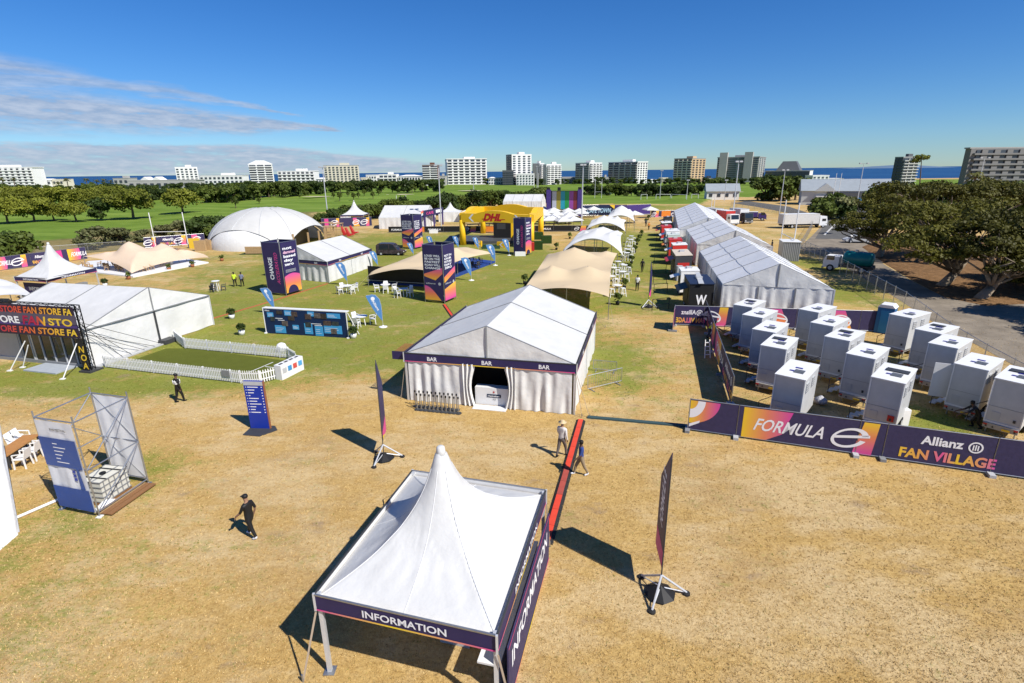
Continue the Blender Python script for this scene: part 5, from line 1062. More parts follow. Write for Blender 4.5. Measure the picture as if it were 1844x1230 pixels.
txt(pn[0], 'CAPE TOWN', mat('print_pale_blue', (.35, .55, .7)), fr, fr.w*.12, .9, 1.3, fr.w*.74, .03, .1, .02); dec(pn[1], 'print_flag', YEL, fr, [(fr.w*.82, 3.1), (fr.w*.99, 3.1), (fr.w*.98, 1.9)], .02)
e = hoarding('tall purple wall covered in rows of white names', [G(1107, 388), G(1128, 388), G(1149, 387), G(1171, 386)], 3.0, [None]*3, feet=False, m=PURP)
fr = FR(G(1107, 388), G(1171, 386))
for k in range(6): dec(e.children[0], 'text_line', LGREY, fr, rect(fr.w*(.05+.03*(k % 3)), .5+.35*k, fr.w*(.8-.06*(k % 2)), .09), .03)
hoarding('low branded fence behind the far white stretch tent', [G(1172+18*i, 391.5-.3*i) for i in range(6)], 1.8, ['emblem', 'orange', 'emblem', None, 'arc'], feet=False)
hoarding('low dark branded fence round the beer garden', [G(700+33*i, 419-.2*i) for i in range(12)], 1.3, ['small', 'orange', 'small', None, 'emblem', 'orange'], feet=False, m=BLACK)
hoarding('branded fence behind the far information pagoda', [G(-40+33*i, 493-4.5*i) for i in range(7)], 1.9, ['block', 'formula', 'emblem', 'allianz'], feet=False)
hoarding('branded fence with pink block behind the peach stretch tent', [G(262+27*i, 447-2.2*i) for i in range(5)], 1.9, ['emblem', 'allianz', 'emblem', 'arc'], feet=False)
hoarding('branded fence with large emblems between dome and pagoda', [G(580+18*i, 410-.6*i) for i in range(6)], 2.2, ['block', 'emblem', None, 'arc', 'emblem'], feet=False)
# ------------------------------------------------------------------ toilet trailers
def trailer_proto():
    e = empty('toilet_trailer', (0, 0, 0), 'trailer', 'trailer'); w, L_, z0, z1 = 1.42, 2.85, .62, 2.92; PAN = mat('trailer_panel', (.46, .47, .475), .4, .12, 1.4); ux = Vector((1, 0, 0))
    b = part(MB().box((w/2, L_/2, (z0+z1)/2), (w, L_, z1-z0)), 'body', PAN, e)
    part(MB().box((w/2, L_/2, z1+.015), (w+.05, L_+.05, .05)), 'roof', WHITE, e); fr = FR((0, 0, 0), (w, 0, 0)); fs = FR((w, 0, 0), (w, L_, 0))
    for x in (.02, w-.02): part(MB().box((x, -.012, (z0+z1)/2), (.05, .03, z1-z0)), 'corner_trim', WHITE, e)
    part(MB().box((w/2, -.015, z0+.03), (w, .03, .10)), 'lower_trim', WHITE, e)
    ch = part(MB().box((w/2, L_/2, z0-.1), (w*.9, L_*.98, .2)).box((w/2, -.05, z0-.16), (w*.96, .12, .26)), 'chassis', mat('chassis_tan', (.36, .34, .31), .6), e)
    for x in (.12, w-.12): part(MB().box((x, -.13, z0-.10), (.16, .03, .07)), 'tail_light', RED, ch)
    part(MB().box((w*.66, -.13, z0-.2), (.32, .02, .1)), 'number_plate', YEL, ch); part(MB().box((w/2, -.006, 1.5), (w*.94, .012, .012)), 'panel_seam', GREY, e); part(MB().box((w*.28, -.01, 1.02), (.34, .02, .4)), 'service_hatch', LGREY, e); part(MB().box((w*.8, -.02, z0+.32), (.10, .04, .14)), 'socket_box', DARK, e)
    for x in (.16, .42, w-.16): part(MB().prism([(x-.05, -.125, z0-.22), (x+.05, -.125, z0-.22), (x, -.125, z0-.12)], (0, .01, 0)), 'reflector', BLACK, ch)
    for x in (-.02, w-.14): 
        wh = part(MB().tube((x, L_*.55, .31), (x+.16, L_*.55, .31), .31, n=16), 'wheel', RUB, e); part(MB().tube((x-.01, L_*.55, .31), (x+.17, L_*.55, .31), .16, n=12), 'rim', LGREY, wh)
    part(MB().bar((w/2, L_, z0-.12), (w/2, L_+1.1, z0-.2), .1).bar((.2, L_, z0-.12), (w/2, L_+.8, z0-.18), .07).bar((w-.2, L_, z0-.12), (w/2, L_+.8, z0-.18), .07), 'drawbar', DARK, e); part(MB().tube((w/2, L_+1.0, .0), (w/2, L_+1.0, .55), .04), 'jockey_leg', STEEL, e)
    for x in (.15, w-.15): part(MB().tube((x, .15, 0), (x, .15, z0), .035, n=6), 'stabiliser', STEEL, e)
    pv = part(MB().box((w*.62, L_*.36, z1+.055), (.46, .55, .03)), 'roof_vent', mat('vent_dark', (.10, .105, .11), .3), e); part(MB().box((w*.62, L_*.36, z1+.075), (.4, .04, .02)), 'vent_bar', GREY, pv)
    SKL = mat('skylight_blue', (.03, .03, .22), .3)
    for x, y in ((.42, .35), (.52, .56)): part(MB().box((w*x, L_*y, z1+.05), (.34, .15, .03)), 'skylight', SKL, e)
    for y in (.22, .62):
        wn_ = part(MB().box((w+.015, L_*y, 2.35), (.03, .5, .55)), 'louvre_frame', LGREY, e)
        for k in range(4): part(MB().box((w+.035, L_*y, 2.16+.13*k), (.02, .42, .05)), 'louvre', GREY, wn_)
    dr = part(MB().box((-.015, L_*.40, 1.72), (.03, .75, 1.95)), 'door', WHITE, e); part(MB().box((-.05, L_*.30, 1.6), (.05, .04, .18)), 'handle', DARK, dr)
    for k in range(3): part(MB().box((-.22-.25*k, L_*.40, z0-.12-.17*k), (.28, .8, .03)), 'step', ALU, e)
    part(MB().tube((-.05, L_*.22, z0), (-.05, L_*.22, z0+.9), .02, n=5).tube((-.75, L_*.22, .1), (-.75, L_*.22, 1.0), .02, n=5).tube((-.05, L_*.22, z0+.9), (-.75, L_*.22, 1.0), .02, n=5).tube((-.05, L_*.22, z0+.45), (-.75, L_*.22, .55), .015, n=5), 'handrail', DARK, e)
    return e
TRL = trailer_proto(); gT = 'white toilet trailers inside the hoarding'
TP = [((1396, 674), 'in the row beside the side hoarding, against the front hoarding'), ((1370, 622), 'in the row beside the side hoarding, second from the long front hoarding'), ((1355, 593), 'in the row beside the side hoarding, middle of five'), ((1337, 567), 'in the row beside the side hoarding, fourth from the long front hoarding'), ((1321, 549), 'in the row beside the side hoarding, against the rear hoarding'),
      ((1569, 679), 'with red notice, at the front end of the middle row'), ((1524, 637), 'in the middle row, second from the long front hoarding'), ((1485, 606), 'in the middle row, third from the long front hoarding'), ((1460, 581), 'in the middle row, fourth from the long front hoarding'), ((1439, 557), 'in the middle row, against the rear hoarding'),
      ((1792, 681), 'in the row by the road, nearest the FAN VILLAGE lettering'), ((1719, 655), 'in the row by the road, with its door swung open'), ((1672, 618), 'in the row by the road, middle of five'), ((1648, 593), 'in the road row, second from the blue cabin'), ((1602, 566), 'in the row by the road, beside the blue toilet cabin')]
TRO = []
for i, (p, lab) in enumerate(TP):
    q = G(*p, 2.92); q.z = 0; TRO.append(place(TRL, q, math.radians((-40, -46, -52)[i//5] - 1.5*(i % 5)), 'white toilet trailer ' + lab, gT, 1.0))
VR = random.Random(8)
def on(o, name, m, c, d):
    q = link(name, cube_mesh(m), o); q.location = c; q.scale = d; return q
for i_, t_ in enumerate(TRO):
    t_.rotation_euler.z += math.radians(VR.uniform(-2, 2))
    if i_ % 3 == 1: on(t_, 'solar_panel', DARK, (.55+.2*VR.random(), 1.9, 3.0), (.75, .5, .03))
    if i_ % 4 == 2: on(t_, 'gas_bottle', LGREY, (.7+.3*VR.random(), 3.2, .75), (.3, .3, .6))
on(TRO[5], 'notice', RED, (1.15, -.02, 1.0), (.28, .03, .32)); on(TRO[5], 'solar_panel', DARK, (.8, 1.7, 3.0), (1.0, .5, .03))
q = on(TRO[11], 'open_door', WHITE, (-.45, .35, 1.75), (.9, .04, 1.95)); q.rotation_euler = (0, 0, .5)
# blue portable toilet
q = G(1590, 598); e = empty('portable_toilet', q, 'blue plastic portable toilet cabin with white roof', 'toilet', rz=math.radians(-45)); TB = mat('toilet_blue', (.01, .12, .30), .4)
b = wm(e); 
def L3(e, x, y, z): return wm(e) @ Vector((x, y, z))
def lbox(e, par, name, m, c, d, rz=0):
    R = (wm(e).to_3x3() @ Matrix.Rotation(rz, 3, 'Z')); return part(MB().box(L3(e, *c), d, (R @ Vector((1, 0, 0)), R @ Vector((0, 1, 0)), Z)), name, m, par)
lbox(e, e, 'cabin', TB, (0, 0, 1.08), (1.15, 1.15, 2.16)); d0 = lbox(e, e, 'door', mat('toilet_blue_door', (.02, .2, .42), .4), (.1, -.585, 1.0), (.8, .03, 1.85)); lbox(e, d0, 'handle', DARK, (.4, -.61, 1.0), (.05, .03, .2))
part(MB().add([L3(e, x, y, z) for x, y, z in ((-.62, -.62, 2.16), (.62, -.62, 2.16), (.62, .62, 2.16), (-.62, .62, 2.16), (-.4, -.62, 2.4), (.4, -.62, 2.4), (.4, .62, 2.4), (-.4, .62, 2.4))], [(0, 1, 5, 4), (1, 2, 6, 5), (2, 3, 7, 6), (3, 0, 4, 7), (4, 5, 6, 7)]), 'roof', WHITE, e)
# ------------------------------------------------------------------ yellow arch, stage box, screen
YD = mat('arch_yellow', (.80, .48, .015), .5, .05, 1.0)
c = [G(834, 441), G(956, 447), G(974, 424), G(862, 411)]; c[3] = c[0] + (c[2]-c[1]); zt = 5.8
e = empty('yellow_arch', sum(c, Vector())/4, 'big yellow four-legged promotional arch with bold red lettering', 'arch')
for i in range(4):
    A, B = c[i], c[(i+1) % 4]; fr = FR(A, B); w = fr.w
    part(MB().tube(A, A+Z*(zt-1.2), .6, .55, n=8), 'leg', YD, e, True)
    def bz_(a): return zt-1.7 + .5*math.sin(math.pi*a)*0
    n = 14; up = [fr.p(w*t, zt + .55*max(0, 1-((t-.5)/.22)**2)**.5*(1 if abs(t-.5) < .22 else 0), .5) for t in np.linspace(0, 1, n)]; lo = [fr.p(w*t, zt-1.6+.15*math.sin(math.pi*t), .5) for t in np.linspace(0, 1, n)]
    bm = part(MB().prism(lo+up[::-1], -fr.n*1.0), 'beam', YD, e)
    if i == 0:
        txt(bm, 'DHL', mat('arch_red', (.5, .02, .02)), fr, w*.34, zt-1.15, 1.15, w*.26, .52, .35, .06)
        for k in (0, 1): dec(bm, 'stripe', mat('arch_red', (.5, .02, .02)), fr, rect(w*(.32+.285*k), zt-.98, w*.05, .12), .52)
        for x, s_ in ((w*.12, 1), (w*.86, -1)): dec(bm, 'arrow', PRINTW, fr, [(x, zt-.8), (x+s_*.7, zt-.1), (x+s_*1.05, zt-.1), (x+s_*.4, zt-.8), (x+s_*1.05, zt-1.45), (x+s_*.7, zt-1.45)], .52)
fr = FR(c[0], c[1])
for x0, x1 in ((.22, .32), (.55, .72)): b = solo(MB().box(fr.p(fr.w*(x0+x1)/2, .5, .9), (fr.w*(x1-x0), .4, 1.0), (fr.u, -fr.n, Z)), 'promo_barrier', YD, 'low yellow barrier at the foot of the arch, ' + ('shorter one' if x0 < .3 else 'longer one'), 'barrier'); dec(b, 'arrow', PRINTW, fr, [(fr.w*x0+.5, .5), (fr.w*x0+1.0, .9), (fr.w*x0+1.25, .9), (fr.w*x0+.75, .5), (fr.w*x0+1.25, .1), (fr.w*x0+1.0, .1)], 1.12)
b0 = G(889, 433); b1 = G(920, 433); fr = FR(b0, b1); e = empty('stage_box', fr.p(fr.w/2, 0), 'tall black box wall under the yellow arch with red letters', 'stage')
b = part(MB().box(fr.p(fr.w/2, 2.4, -.9), (fr.w, 1.8, 4.8), (fr.u, -fr.n, Z)), 'wall', BLACK, e); txt(b, 'DHL', RED, fr, fr.w*.3, 3.7, .4, fr.w*.35, .01, .2); dec(b, 'screen', DARK, fr, rect(fr.w*.2, 2.2, fr.w*.5, 1.1), .01)
part(MB().box(fr.p(fr.w+.25, 2.0, -.6), (.5, .5, 4.0), (fr.u, -fr.n, Z)), 'side_column', YD, e)
q = G(872, 437); solo(MB().box(q+Z*.25+Vector((0, 3, 0)), (15, 10, .5)), 'stage_platform', mat('deck_dark', (.06, .065, .07)), 'dark deck under the yellow arch', 'platform')
for i in range(4): solo(MB().box(G(884, 448-.6*i)+Z*(.08+.1*i)+Vector((0, .35*i, 0)), (3.2, .4, .16)), 'step', mat('step_green', (.02, .06, .03)), 'dark green step, ' + ('lowest', 'second', 'third', 'top')[i] + ' of the flight up to the arch deck', 'step')
for i, (px, py, m_, lab) in enumerate(((969, 431, HEDGE, 'dark green hedge cube with yellow seat beside the arch'), (984, 438, HEDGE, 'dark green hedge cube farthest from the arch'), (967, 449, HEDGE, 'dark green hedge cube in front of the arch leg'), (957, 451, RED, 'small red cube at the arch leg'))):
    q = G(px, py); solo(MB().box(q+Z*.7, (1.9 if i < 3 else .9, 1.5, 1.4)), 'hedge_cube' if i < 3 else 'red_cube', m_, lab, 'hedge' if i < 3 else 'cube')
a, b_ = G(984, 393), G(1047, 393); fr = FR(a, b_); w = fr.w; e = empty('led_screen', fr.p(w/2, 0), 'large outdoor screen showing colour bars between purple wings', 'screen')
sc_ = part(MB().box(fr.p(w/2, 5.0, -.3), (w, .5, 5.2), (fr.u, -fr.n, Z)), 'cabinet', BLACK, e); zb, zt = 2.5, 7.5
cols = [(.40, .41, .45), (.30, .25, .04), (.02, .27, .36), (.02, .26, .06), (.26, .06, .27), (.20, .03, .04)]
for r_ in range(2):
    for k, cc in enumerate(cols): 
        m_ = mat('bar_%d_%d' % (r_, k), tuple(x*(.40 if r_ else 1.0) for x in cc), .6); dec(sc_, 'colour_bar', m_, fr, rect(w*(.16+.12*k), zb+(zt-zb)*(.5*r_), w*.12-.01, (zt-zb)*.49), -.03)
for x in (0.0, .88):
    wg = part(MB().box(fr.p(w*(x+.06), 4.2, -.2), (w*.13, .6, 7.4), (fr.u, -fr.n, Z)), 'wing', PURP, e); elogo(wg, fr, w*(x+.06), 2.0, w*.05, PRINTW, .12)
part(MB().box(fr.p(w/2, 1.1, -.2), (w*.78, .8, 2.2), (fr.u, -fr.n, Z)), 'stage_skirt', BLACK, e)
for x in (.05, .35, .93): part(MB().box(fr.p(w*x, 8.1, -.3), (.9, .6, .9), (fr.u, -fr.n, Z)), 'speaker', BLACK, e)
# ================================================================== FURNITURE AND SMALL THINGS
# display wall
A, B = G(480, 600), G(628, 609); fr = FR(A, B); w = fr.w; h = 2.2
e = empty('display_wall', (A+B)/2, 'long dark blue display wall with light blue tiles and photos on the grass', 'display wall')
pn = part(MB().box(fr.p(w/2, h/2, -.05), (w, .08, h), (fr.u, -fr.n, Z)), 'panel', DKBLUE, e); part(MB().box(fr.p(w/2, h+.02, -.22), (w+.1, .45, .06), (fr.u, -fr.n, Z)), 'top_cap', WHITE, e)
for x in (0, w):
    part(MB().bar(fr.p(x, .02, .0), fr.p(x, h, .0), .06), 'upright', WHITE, e); part(MB().bar(fr.p(x, h-.1, -.2), fr.p(x+(.35 if x else -.1), .03, -1.1), .06), 'brace', WHITE, e); part(MB().box(fr.p(x, .05, .05), (.2, .2, .1)), 'foot', WHITEP, e)
rs = random.Random(5)
for (x, y, ww, hh) in [(.045, .66, .075, .19), (.26, .76, .085, .20), (.12, .05, .13, .30), (.34, .22, .075, .18), (.485, .07, .095, .42), (.61, .02, .095, .38), (.72, .14, .21, .32), (.54, .78, .08, .18), (.77, .74, .155, .19)]:
    t = part(MB().box(fr.p(w*(x+ww/2), h*(y+hh/2), 0), (w*ww, .03, h*hh), (fr.u, -fr.n, Z)), 'tile', TILEB, e)
    for k in range(3): dec(t, 'text_line', PRINTW, fr, rect(w*(x+.01), h*(y+hh*(.25+.2*k)), w*ww*rs.uniform(.5, .8), .025), .018)
PHO = [mat('photo_%d' % i, c, .5, .8, 6.0) for i, c in enumerate(((.05, .04, .035), (.09, .06, .05), (.04, .05, .05), (.12, .10, .09)))]
for i, (x, y, ww, hh) in enumerate([(.165, .80, .07, .14), (.345, .74, .07, .18), (.08, .52, .05, .17), (.215, .34, .07, .2), (.30, .58, .075, .16), (.51, .66, .07, .2), (.50, .34, .07, .2), (.62, .72, .075, .2), (.70, .70, .065, .2), (.72, .45, .09, .18), (.82, .46, .08, .16), (.80, .14, .07, .2)]):
    part(MB().box(fr.p(w*(x+ww/2), h*(y+hh/2), .01), (w*ww, .035, h*hh), (fr.u, -fr.n, Z)), 'photo', PHO[i % 4], e)
txt(pn, 'Allianz', PRINTW, fr, w*.02, h*.90, .12, w*.06, .02)
for x, y, ww in ((.14, .62, .09), (.17, .55, .08), (.57, .48, .12), (.61, .42, .09)): dec(pn, 'text_line', PRINTW, fr, rect(w*x, h*y, w*ww, .05), .004)
# potted bushes
def pot_proto(name, potm, prof, leaf, n, size, R, hh, z):
    e = empty(name, (0, 0, 0), 'plant', 'plant'); part(MB().lathe(prof, n=14), 'pot', potm, e, True); o = link('foliage', leaf_mesh('foliage', [(0, 0, z, R, R, hh), (R*.3, 0, z+.1, R*.7, R*.7, hh*.7), (-R*.3, R*.2, z+.15, R*.6, R*.6, hh*.7)], n, size, 77, leaf), e); return e
POT = pot_proto('potted_bush', WHITEP, [(.26, 0), (.32, .3), (.34, .5), (.30, .5)], LEAF_DK, 600, .09, .5, .45, .8)
for px, py, lab in ((436, 603, 'at the display wall end nearer the picket fence'), (637, 609, 'at the display wall end nearer the cafe table'), (418, 574, 'beside the shop marquee corner'), (190, 516, 'behind the shop marquee roof'), (104, 500, 'by the information pagoda near the peach tent')): place(POT, G(px, py), px, 'round bush in a white pot ' + lab, 'bushes in white pots', .8)
PALMPOT = pot_proto('potted_palm', BLACK, [(.2, 0), (.27, .4), (.25, .42)], LEAF_MID, 160, .17, .5, .6, .9)
for px, py in ((1124, 520), (1133, 490), (1137, 475), (1131, 465), (1143, 455), (1147, 441), (1151, 434), (1112, 549), (1002, 450), (1026, 430), (1163, 402), (1167, 396), (945, 512), (1155, 425)): place(PALMPOT, G(px, py), px, 'small palm in a black pot along the stretch tents', 'potted palms along the stretch tents', .85)
TPOT = mat('terracotta', (.36, .14, .07), .8)
TERR = pot_proto('terracotta_planter', TPOT, [(.2, 0), (.3, .4), (.28, .42)], LEAF_MID, 90, .12, .35, .3, .6)
for px, py in ((140, 496), (232, 503), (305, 487), (347, 481), (400, 470)): place(TERR, G(px, py), px, 'small plant in terracotta pot along the white platform', 'terracotta pots along the white platform')
# picket fence around the putting green
PK = MB().prism([(-.035, 0, .08), (.035, 0, .08), (.035, 0, .84), (0, 0, .92), (-.035, 0, .84)], (0, .02, 0)).mesh('picket', WHITE)
def picket_run(label, pts, spacing=.13):
    P = [G(*p) for p in pts]; e = empty('picket_fence', P[0], label, 'fence')
    for i in range(len(P)-1):
        fr = FR(P[i], P[i+1]); w = fr.w; n = max(2, int(w/spacing)); a = math.atan2(fr.u.y, fr.u.x)
        for zr_ in (.28, .70): part(MB().box(fr.p(w/2, zr_, -.03), (w, .03, .07), (fr.u, -fr.n, Z)), 'rail', WHITE, e)
        for k in range(n):
            o = link('picket', PK, e); o.matrix_basis = Matrix.Translation(fr.p((k+.5)*w/n, 0)-P[0]) @ Matrix.Rotation(a, 4, 'Z')
        for k in range(int(w/2.2)+1): part(MB().box(fr.p(min(w, k*2.2), .45, -.07), (.08, .08, .9), (fr.u, -fr.n, Z)), 'post', WHITE, e)
    return e
ef = picket_run('white picket fence along the near side of the putting green', [(189, 662), (434, 691), (470, 691), (497, 684)], .14)
picket_run('white picket fence along the far side of the putting green', [(315, 613), (333, 628), (519, 646), (534, 655)], .14)
fr = FR(G(189, 662), G(434, 691)); part(MB().box(fr.p(fr.w*.91, .62, .04), (.62, .03, .42), (fr.u, -fr.n, Z)), 'sign_plate', GREY, ef)
struct(MB().poly([G(*p)+Z*.03 for p in ((205, 661), (300, 628), (345, 628), (515, 650), (494, 678), (436, 684))]), 'putting_green', TURF)
for a, b_ in (((492, 653), (447, 672)), ((478, 661), (505, 664))): struct(MB().bar(G(*a)+Z*.036, G(*b_)+Z*.036, .07, .006), 'green_line', WHITE)
BINM = [mat('bin_blue', (.05, .25, .5)), mat('bin_red', (.55, .08, .06)), mat('bin_blue2', (.08, .32, .6)), LGREY]
for i in range(4):
    q = G(509+9.2*i, 681-4.6*i); fr = FR(G(500, 686), G(540, 667)); e = empty('recycling_bin', q, 'white recycling bin by the putting green with %s label' % ('grey', 'blue', 'red', 'pale blue')[i], 'bin', 'recycling bins')
    b = part(MB().box(q+Z*.5, (.62, .55, 1.0), (fr.u, -fr.n, Z)), 'body', WHITE, e); part(MB().box(q+Z*1.01, (.28, .16, .02), (fr.u, -fr.n, Z)), 'slot', BLACK, e)
    part(MB().box(q+Z*.6+fr.n*.285, (.34, .02, .34), (fr.u, -fr.n, Z)), 'label_panel', (LGREY, BINM[0], BINM[1], BINM[2])[i], e)
solo(MB().lathe([(.0, .02), (.30, .06), (.42, .3), (.30, .62), (.1, .72)], (0, 0, 0), 12), 'beanbag', WHITEP, 'white bean bag behind the picket fence', 'bean bag', smooth=True).location = G(508, 633)
# totem sign
A, B = G(452, 772), G(486, 773); fr = FR(A, B); w = fr.w; h = 2.75; e = empty('totem_sign', (A+B)/2, 'tall dark blue directory totem on a dark base plate', 'sign')
pn = part(MB().box(fr.p(w/2, h/2, -.06), (w, .12, h), (fr.u, -fr.n, Z)), 'panel', ALLB, e); part(MB().box(fr.p(w/2, h*.955, 0), (w-.01, .03, h*.08), (fr.u, -fr.n, Z)), 'header', LGREY, e)
part(MB().box(fr.p(w+.02, h/2, -.06), (.04, .13, h), (fr.u, -fr.n, Z)), 'edge', mat('edge_rust', (.25, .1, .05)), e)
for k, ln in enumerate((.55, .35, .3, .1, .5, .4, .6, .3, .25, .5)):
    y = h*(.87-.058*k); dec(pn, 'icon', PRINTW, fr, disc(w*.10, y+.02, .025, n=8), .004); dec(pn, 'text_line', PRINTW, fr, rect(w*.18, y, w*ln, .045), .004); dec(pn, 'text_line', PRINTW, fr, rect(w*.88, y, w*.06, .05), .004)
part(MB().prism([fr.p(-.02, .0, .75), fr.p(w*1.0-.1, .0, .85), fr.p(w*1.45, 0, .1), fr.p(w*1.1, 0, -.35), fr.p(-.1, 0, -.3), fr.p(-.05, 0, .1)], Z*.04), 'base_plate', DARK, e)
# scaffold tower with banners and water tank
c = [G(112, 917), G(180, 931), G(268, 871)]; c.append(c[0]+c[2]-c[1]); c = [Vector((p.x, p.y, 0)) for p in c]; h = 4.15
e = empty('scaffold_tower', sum(c, Vector())/4, 'steel scaffold tower with blue and white printed banner on the dry grass', 'scaffold')
for i in range(4): part(MB().tube(c[i], c[i]+Z*(h+.25), .03, n=7), 'standard', STEEL, e); part(MB().box(c[i]+Z*.02, (.2, .2, .04)), 'base_plate', WHITEP if i == 1 else STEEL, e)
for z in (.25, 2.1, h):
    for i in range(4): part(MB().tube(c[i]+Z*z, c[(i+1) % 4]+Z*z, .025, n=6), 'ledger', STEEL, e)
for i in (1, 2, 3):
    for z0, z1 in ((.25, 2.1), (2.1, h)): part(MB().tube(c[i]+Z*z0, c[(i+1) % 4]+Z*z1, .022, n=6), 'brace', STEEL, e)
part(MB().tube(c[0]+Z*2.1, c[3]+Z*h, .022, n=6), 'brace', STEEL, e)
fr = FR(c[0], c[1]); w = fr.w; BNW = mat('banner_white', (.62, .63, .66), .5, .06, 1.0, .25, 2.0); BNB = mat('banner_blue', (.025, .07, .27), .45, .1, 1.2, .25, 2.0)
b = part(fabric(fr.p(.06, 0, .05), fr.p(w-.06, 0, .05), .22, h-.05, .02, 2, 4, 16, 14), 'front_banner', BNW, e, True)
dec(b, 'print_block', BNB, fr, rect(.07, .25, w-.14, .98), .085); dec(b, 'print_block', BNB, fr, rect(.07, 2.15, w-.14, 1.25), .085); dec(b, 'print_stripe', BNB, fr, [(w*.78, 1.25), (w*.9, 1.25), (w*.86, 2.15), (w*.80, 2.15)], .085)
txt(b, 'FAN FESTIVAL', DARK, fr, w*.40, 3.74, .09, w*.4, .09); 
for k in range(6): dec(b, 'text_line', PRINTW, fr, rect(w*.36, 3.15-.16*k, w*(.12+.25*((k*3) % 4)/4), .035), .09)
for k in range(3): dec(b, 'icon', ALLB, fr, rect(w*.68, 1.62+.17*k, w*.08, .12), .088)
g = FR(c[3], c[2]); part(fabric(g.p(.06, 0, .0), g.p(g.w-.06, 0, .0), .3, h-.05, .02, 2, 6, 16, 14), 'rear_banner', FABG, e, True)
q = (c[1]+c[2])/2*.55 + (c[0]+c[3])/2*.45; u = (c[2]-c[1]).normalized(); v = u.cross(Z)
t = empty('water_tank', q, 'white plastic water tank in a steel cage on a pallet inside the scaffold', 'tank'); PLAS = mat('tank_plastic', (.58, .57, .50), .4, .06, 2.0)
part(MB().box(q+Z*.62, (1.25, 1.0, .96), (u, v, Z)), 'tank', PLAS, t); part(MB().lathe([(.12, 0), (.12, .06), (.03, .07)], q+Z*1.1, 10), 'cap', BLACK, t)
for k in range(5):
    for s in (-1, 1): z = .18+.23*k; part(MB().box(q+Z*z+v*s*.525, (1.30, .025, .03), (u, v, Z)), 'cage_bar', GREY, t); part(MB().box(q+Z*z+u*s*.65, (.025, 1.05, .03), (u, v, Z)), 'cage_bar', GREY, t)
for k in range(5):
    for s in (-1, 1): part(MB().bar(q+u*(-.5+.25*k)+v*s*.525+Z*.14, q+u*(-.5+.25*k)+v*s*.525+Z*1.12, .025), 'cage_bar', GREY, t)
for k in (-.35, .35): part(MB().box(q+u*k+Z*1.125, (.06, 1.06, .015), (u, v, Z)), 'strap', BLACK, t)
part(MB().box(q+Z*.07, (1.3, 1.1, .13), (u, v, Z)), 'pallet', WOOD, t)
solo(MB().prism([c[1]+u*.3+Z*.01, c[1]+u*2.3+Z*.01, c[1]+u*2.3-v*.5+Z*.01, c[1]+u*.3-v*.5+Z*.01], Z*.06), 'plank_deck', WOOD, 'brown timber deck plank inside the scaffold base', 'plank') if False else None
for k in range(3): solo(MB().box((c[1]+c[2])/2-v*(-.16+.26*k)*-1+Z*.10, ((c[2]-c[1]).length*.92, .22, .05), (u, v, Z)), 'timber_plank', WOOD if k else WOODL, 'timber plank along the scaffold base, ' + ('outermost', 'middle', 'innermost')[k] + ' of three', 'plank')
sb_ = solo(MB().grid(lambda a, b: c[1]+u*(.25+.95*a)+v*(-.30-.5*b)*-.0-v*(.15+.55*b)+Z*(.02+.20*math.sin(math.pi*a)*math.sin(math.pi*b)+.04*math.sin(9*a+5*b)*math.sin(math.pi*a)*math.sin(math.pi*b)), 12, 10), 'sandbag', WHITEP, 'crumpled white sack at the foot of the scaffold', 'sack', smooth=True)
solo(MB().tube(G(30, 935)+Z*.07, G(106, 902)+Z*.07, .06, n=8), 'pipe', WHITEP, 'white pipe lying from the scaffold to the white tent wall', 'pipe')
# white tent wall at the left edge
p0, p1, p2 = G(-20, 1008), G(34, 962), G(-30, 905); zt = 3.2
def wallg(a, b): 
    p = p0.lerp(p1, a/.5) if a < .5 else p1.lerp(p2, (a-.5)/.5); q = p + (G(-8, 728, zt)-p1)*b; return q + Vector((.02*math.sin(20*b), .03*math.sin(14*b+9*a), 0))
sw = empty('white_wall_tent', p1, 'edge of a white tarpaulin tent wall beside the scaffold', 'tent'); part(MB().grid(wallg, 16, 16), 'wall', FABW, sw, True); part(MB().tube(p1+Vector((-.1, .1, 0)), G(-8, 728, zt)+Vector((-.12, .1, 0)), .04), 'pole', ALU, sw)
# ------------------------------------------------------------------ chairs, tables
def chair_proto(m=WHITEP, name='plastic_chair'):
    e = empty(name, (0, 0, 0), 'chair', 'chair'); part(MB().box((0, 0, .44), (.46, .44, .04)), 'seat', m, e)
    part(MB().add([(-.22, .20, .46), (.22, .20, .46), (.20, .30, .86), (-.20, .30, .86), (-.22, .23, .46), (.22, .23, .46), (.20, .33, .86), (-.20, .33, .86)], [(0, 1, 2, 3), (7, 6, 5, 4), (0, 3, 7, 4), (1, 5, 6, 2), (3, 2, 6, 7)]), 'backrest', m, e)
    for x in (-.2, .2):
        for y in (-.19, .2): part(MB().bar((x*1.12, y*1.12, 0), (x, y, .43), .045), 'leg', m, e)
        part(MB().bar((x*1.1, -.18, .66), (x*1.1, .26, .70), .04).bar((x*1.1, -.18, .44), (x*1.1, -.18, .66), .035), 'armrest', m, e)
    return e
CH = chair_proto(); CHD = chair_proto(mat('chair_dark', (.05, .05, .055), .5), 'dark_chair')
def table_proto(name, r, h, m, leg):
    e = empty(name, (0, 0, 0), 'table', 'table'); part(MB().lathe([(r, h-.03), (r, h), (r*.95, h+.005)], n=20), 'top', m, e)
    for k in range(4): a = k*1.571+.785; part(MB().bar((math.cos(a)*r*.75, math.sin(a)*r*.75, 0), (math.cos(a)*r*.55, math.sin(a)*r*.55, h-.03), .05), 'leg', leg, e)
    return e
TB_ = table_proto('round_table', .48, .73, WHITEP, WHITEP); HT_ = table_proto('high_table', .40, 1.1, WHITEP, WHITEP)
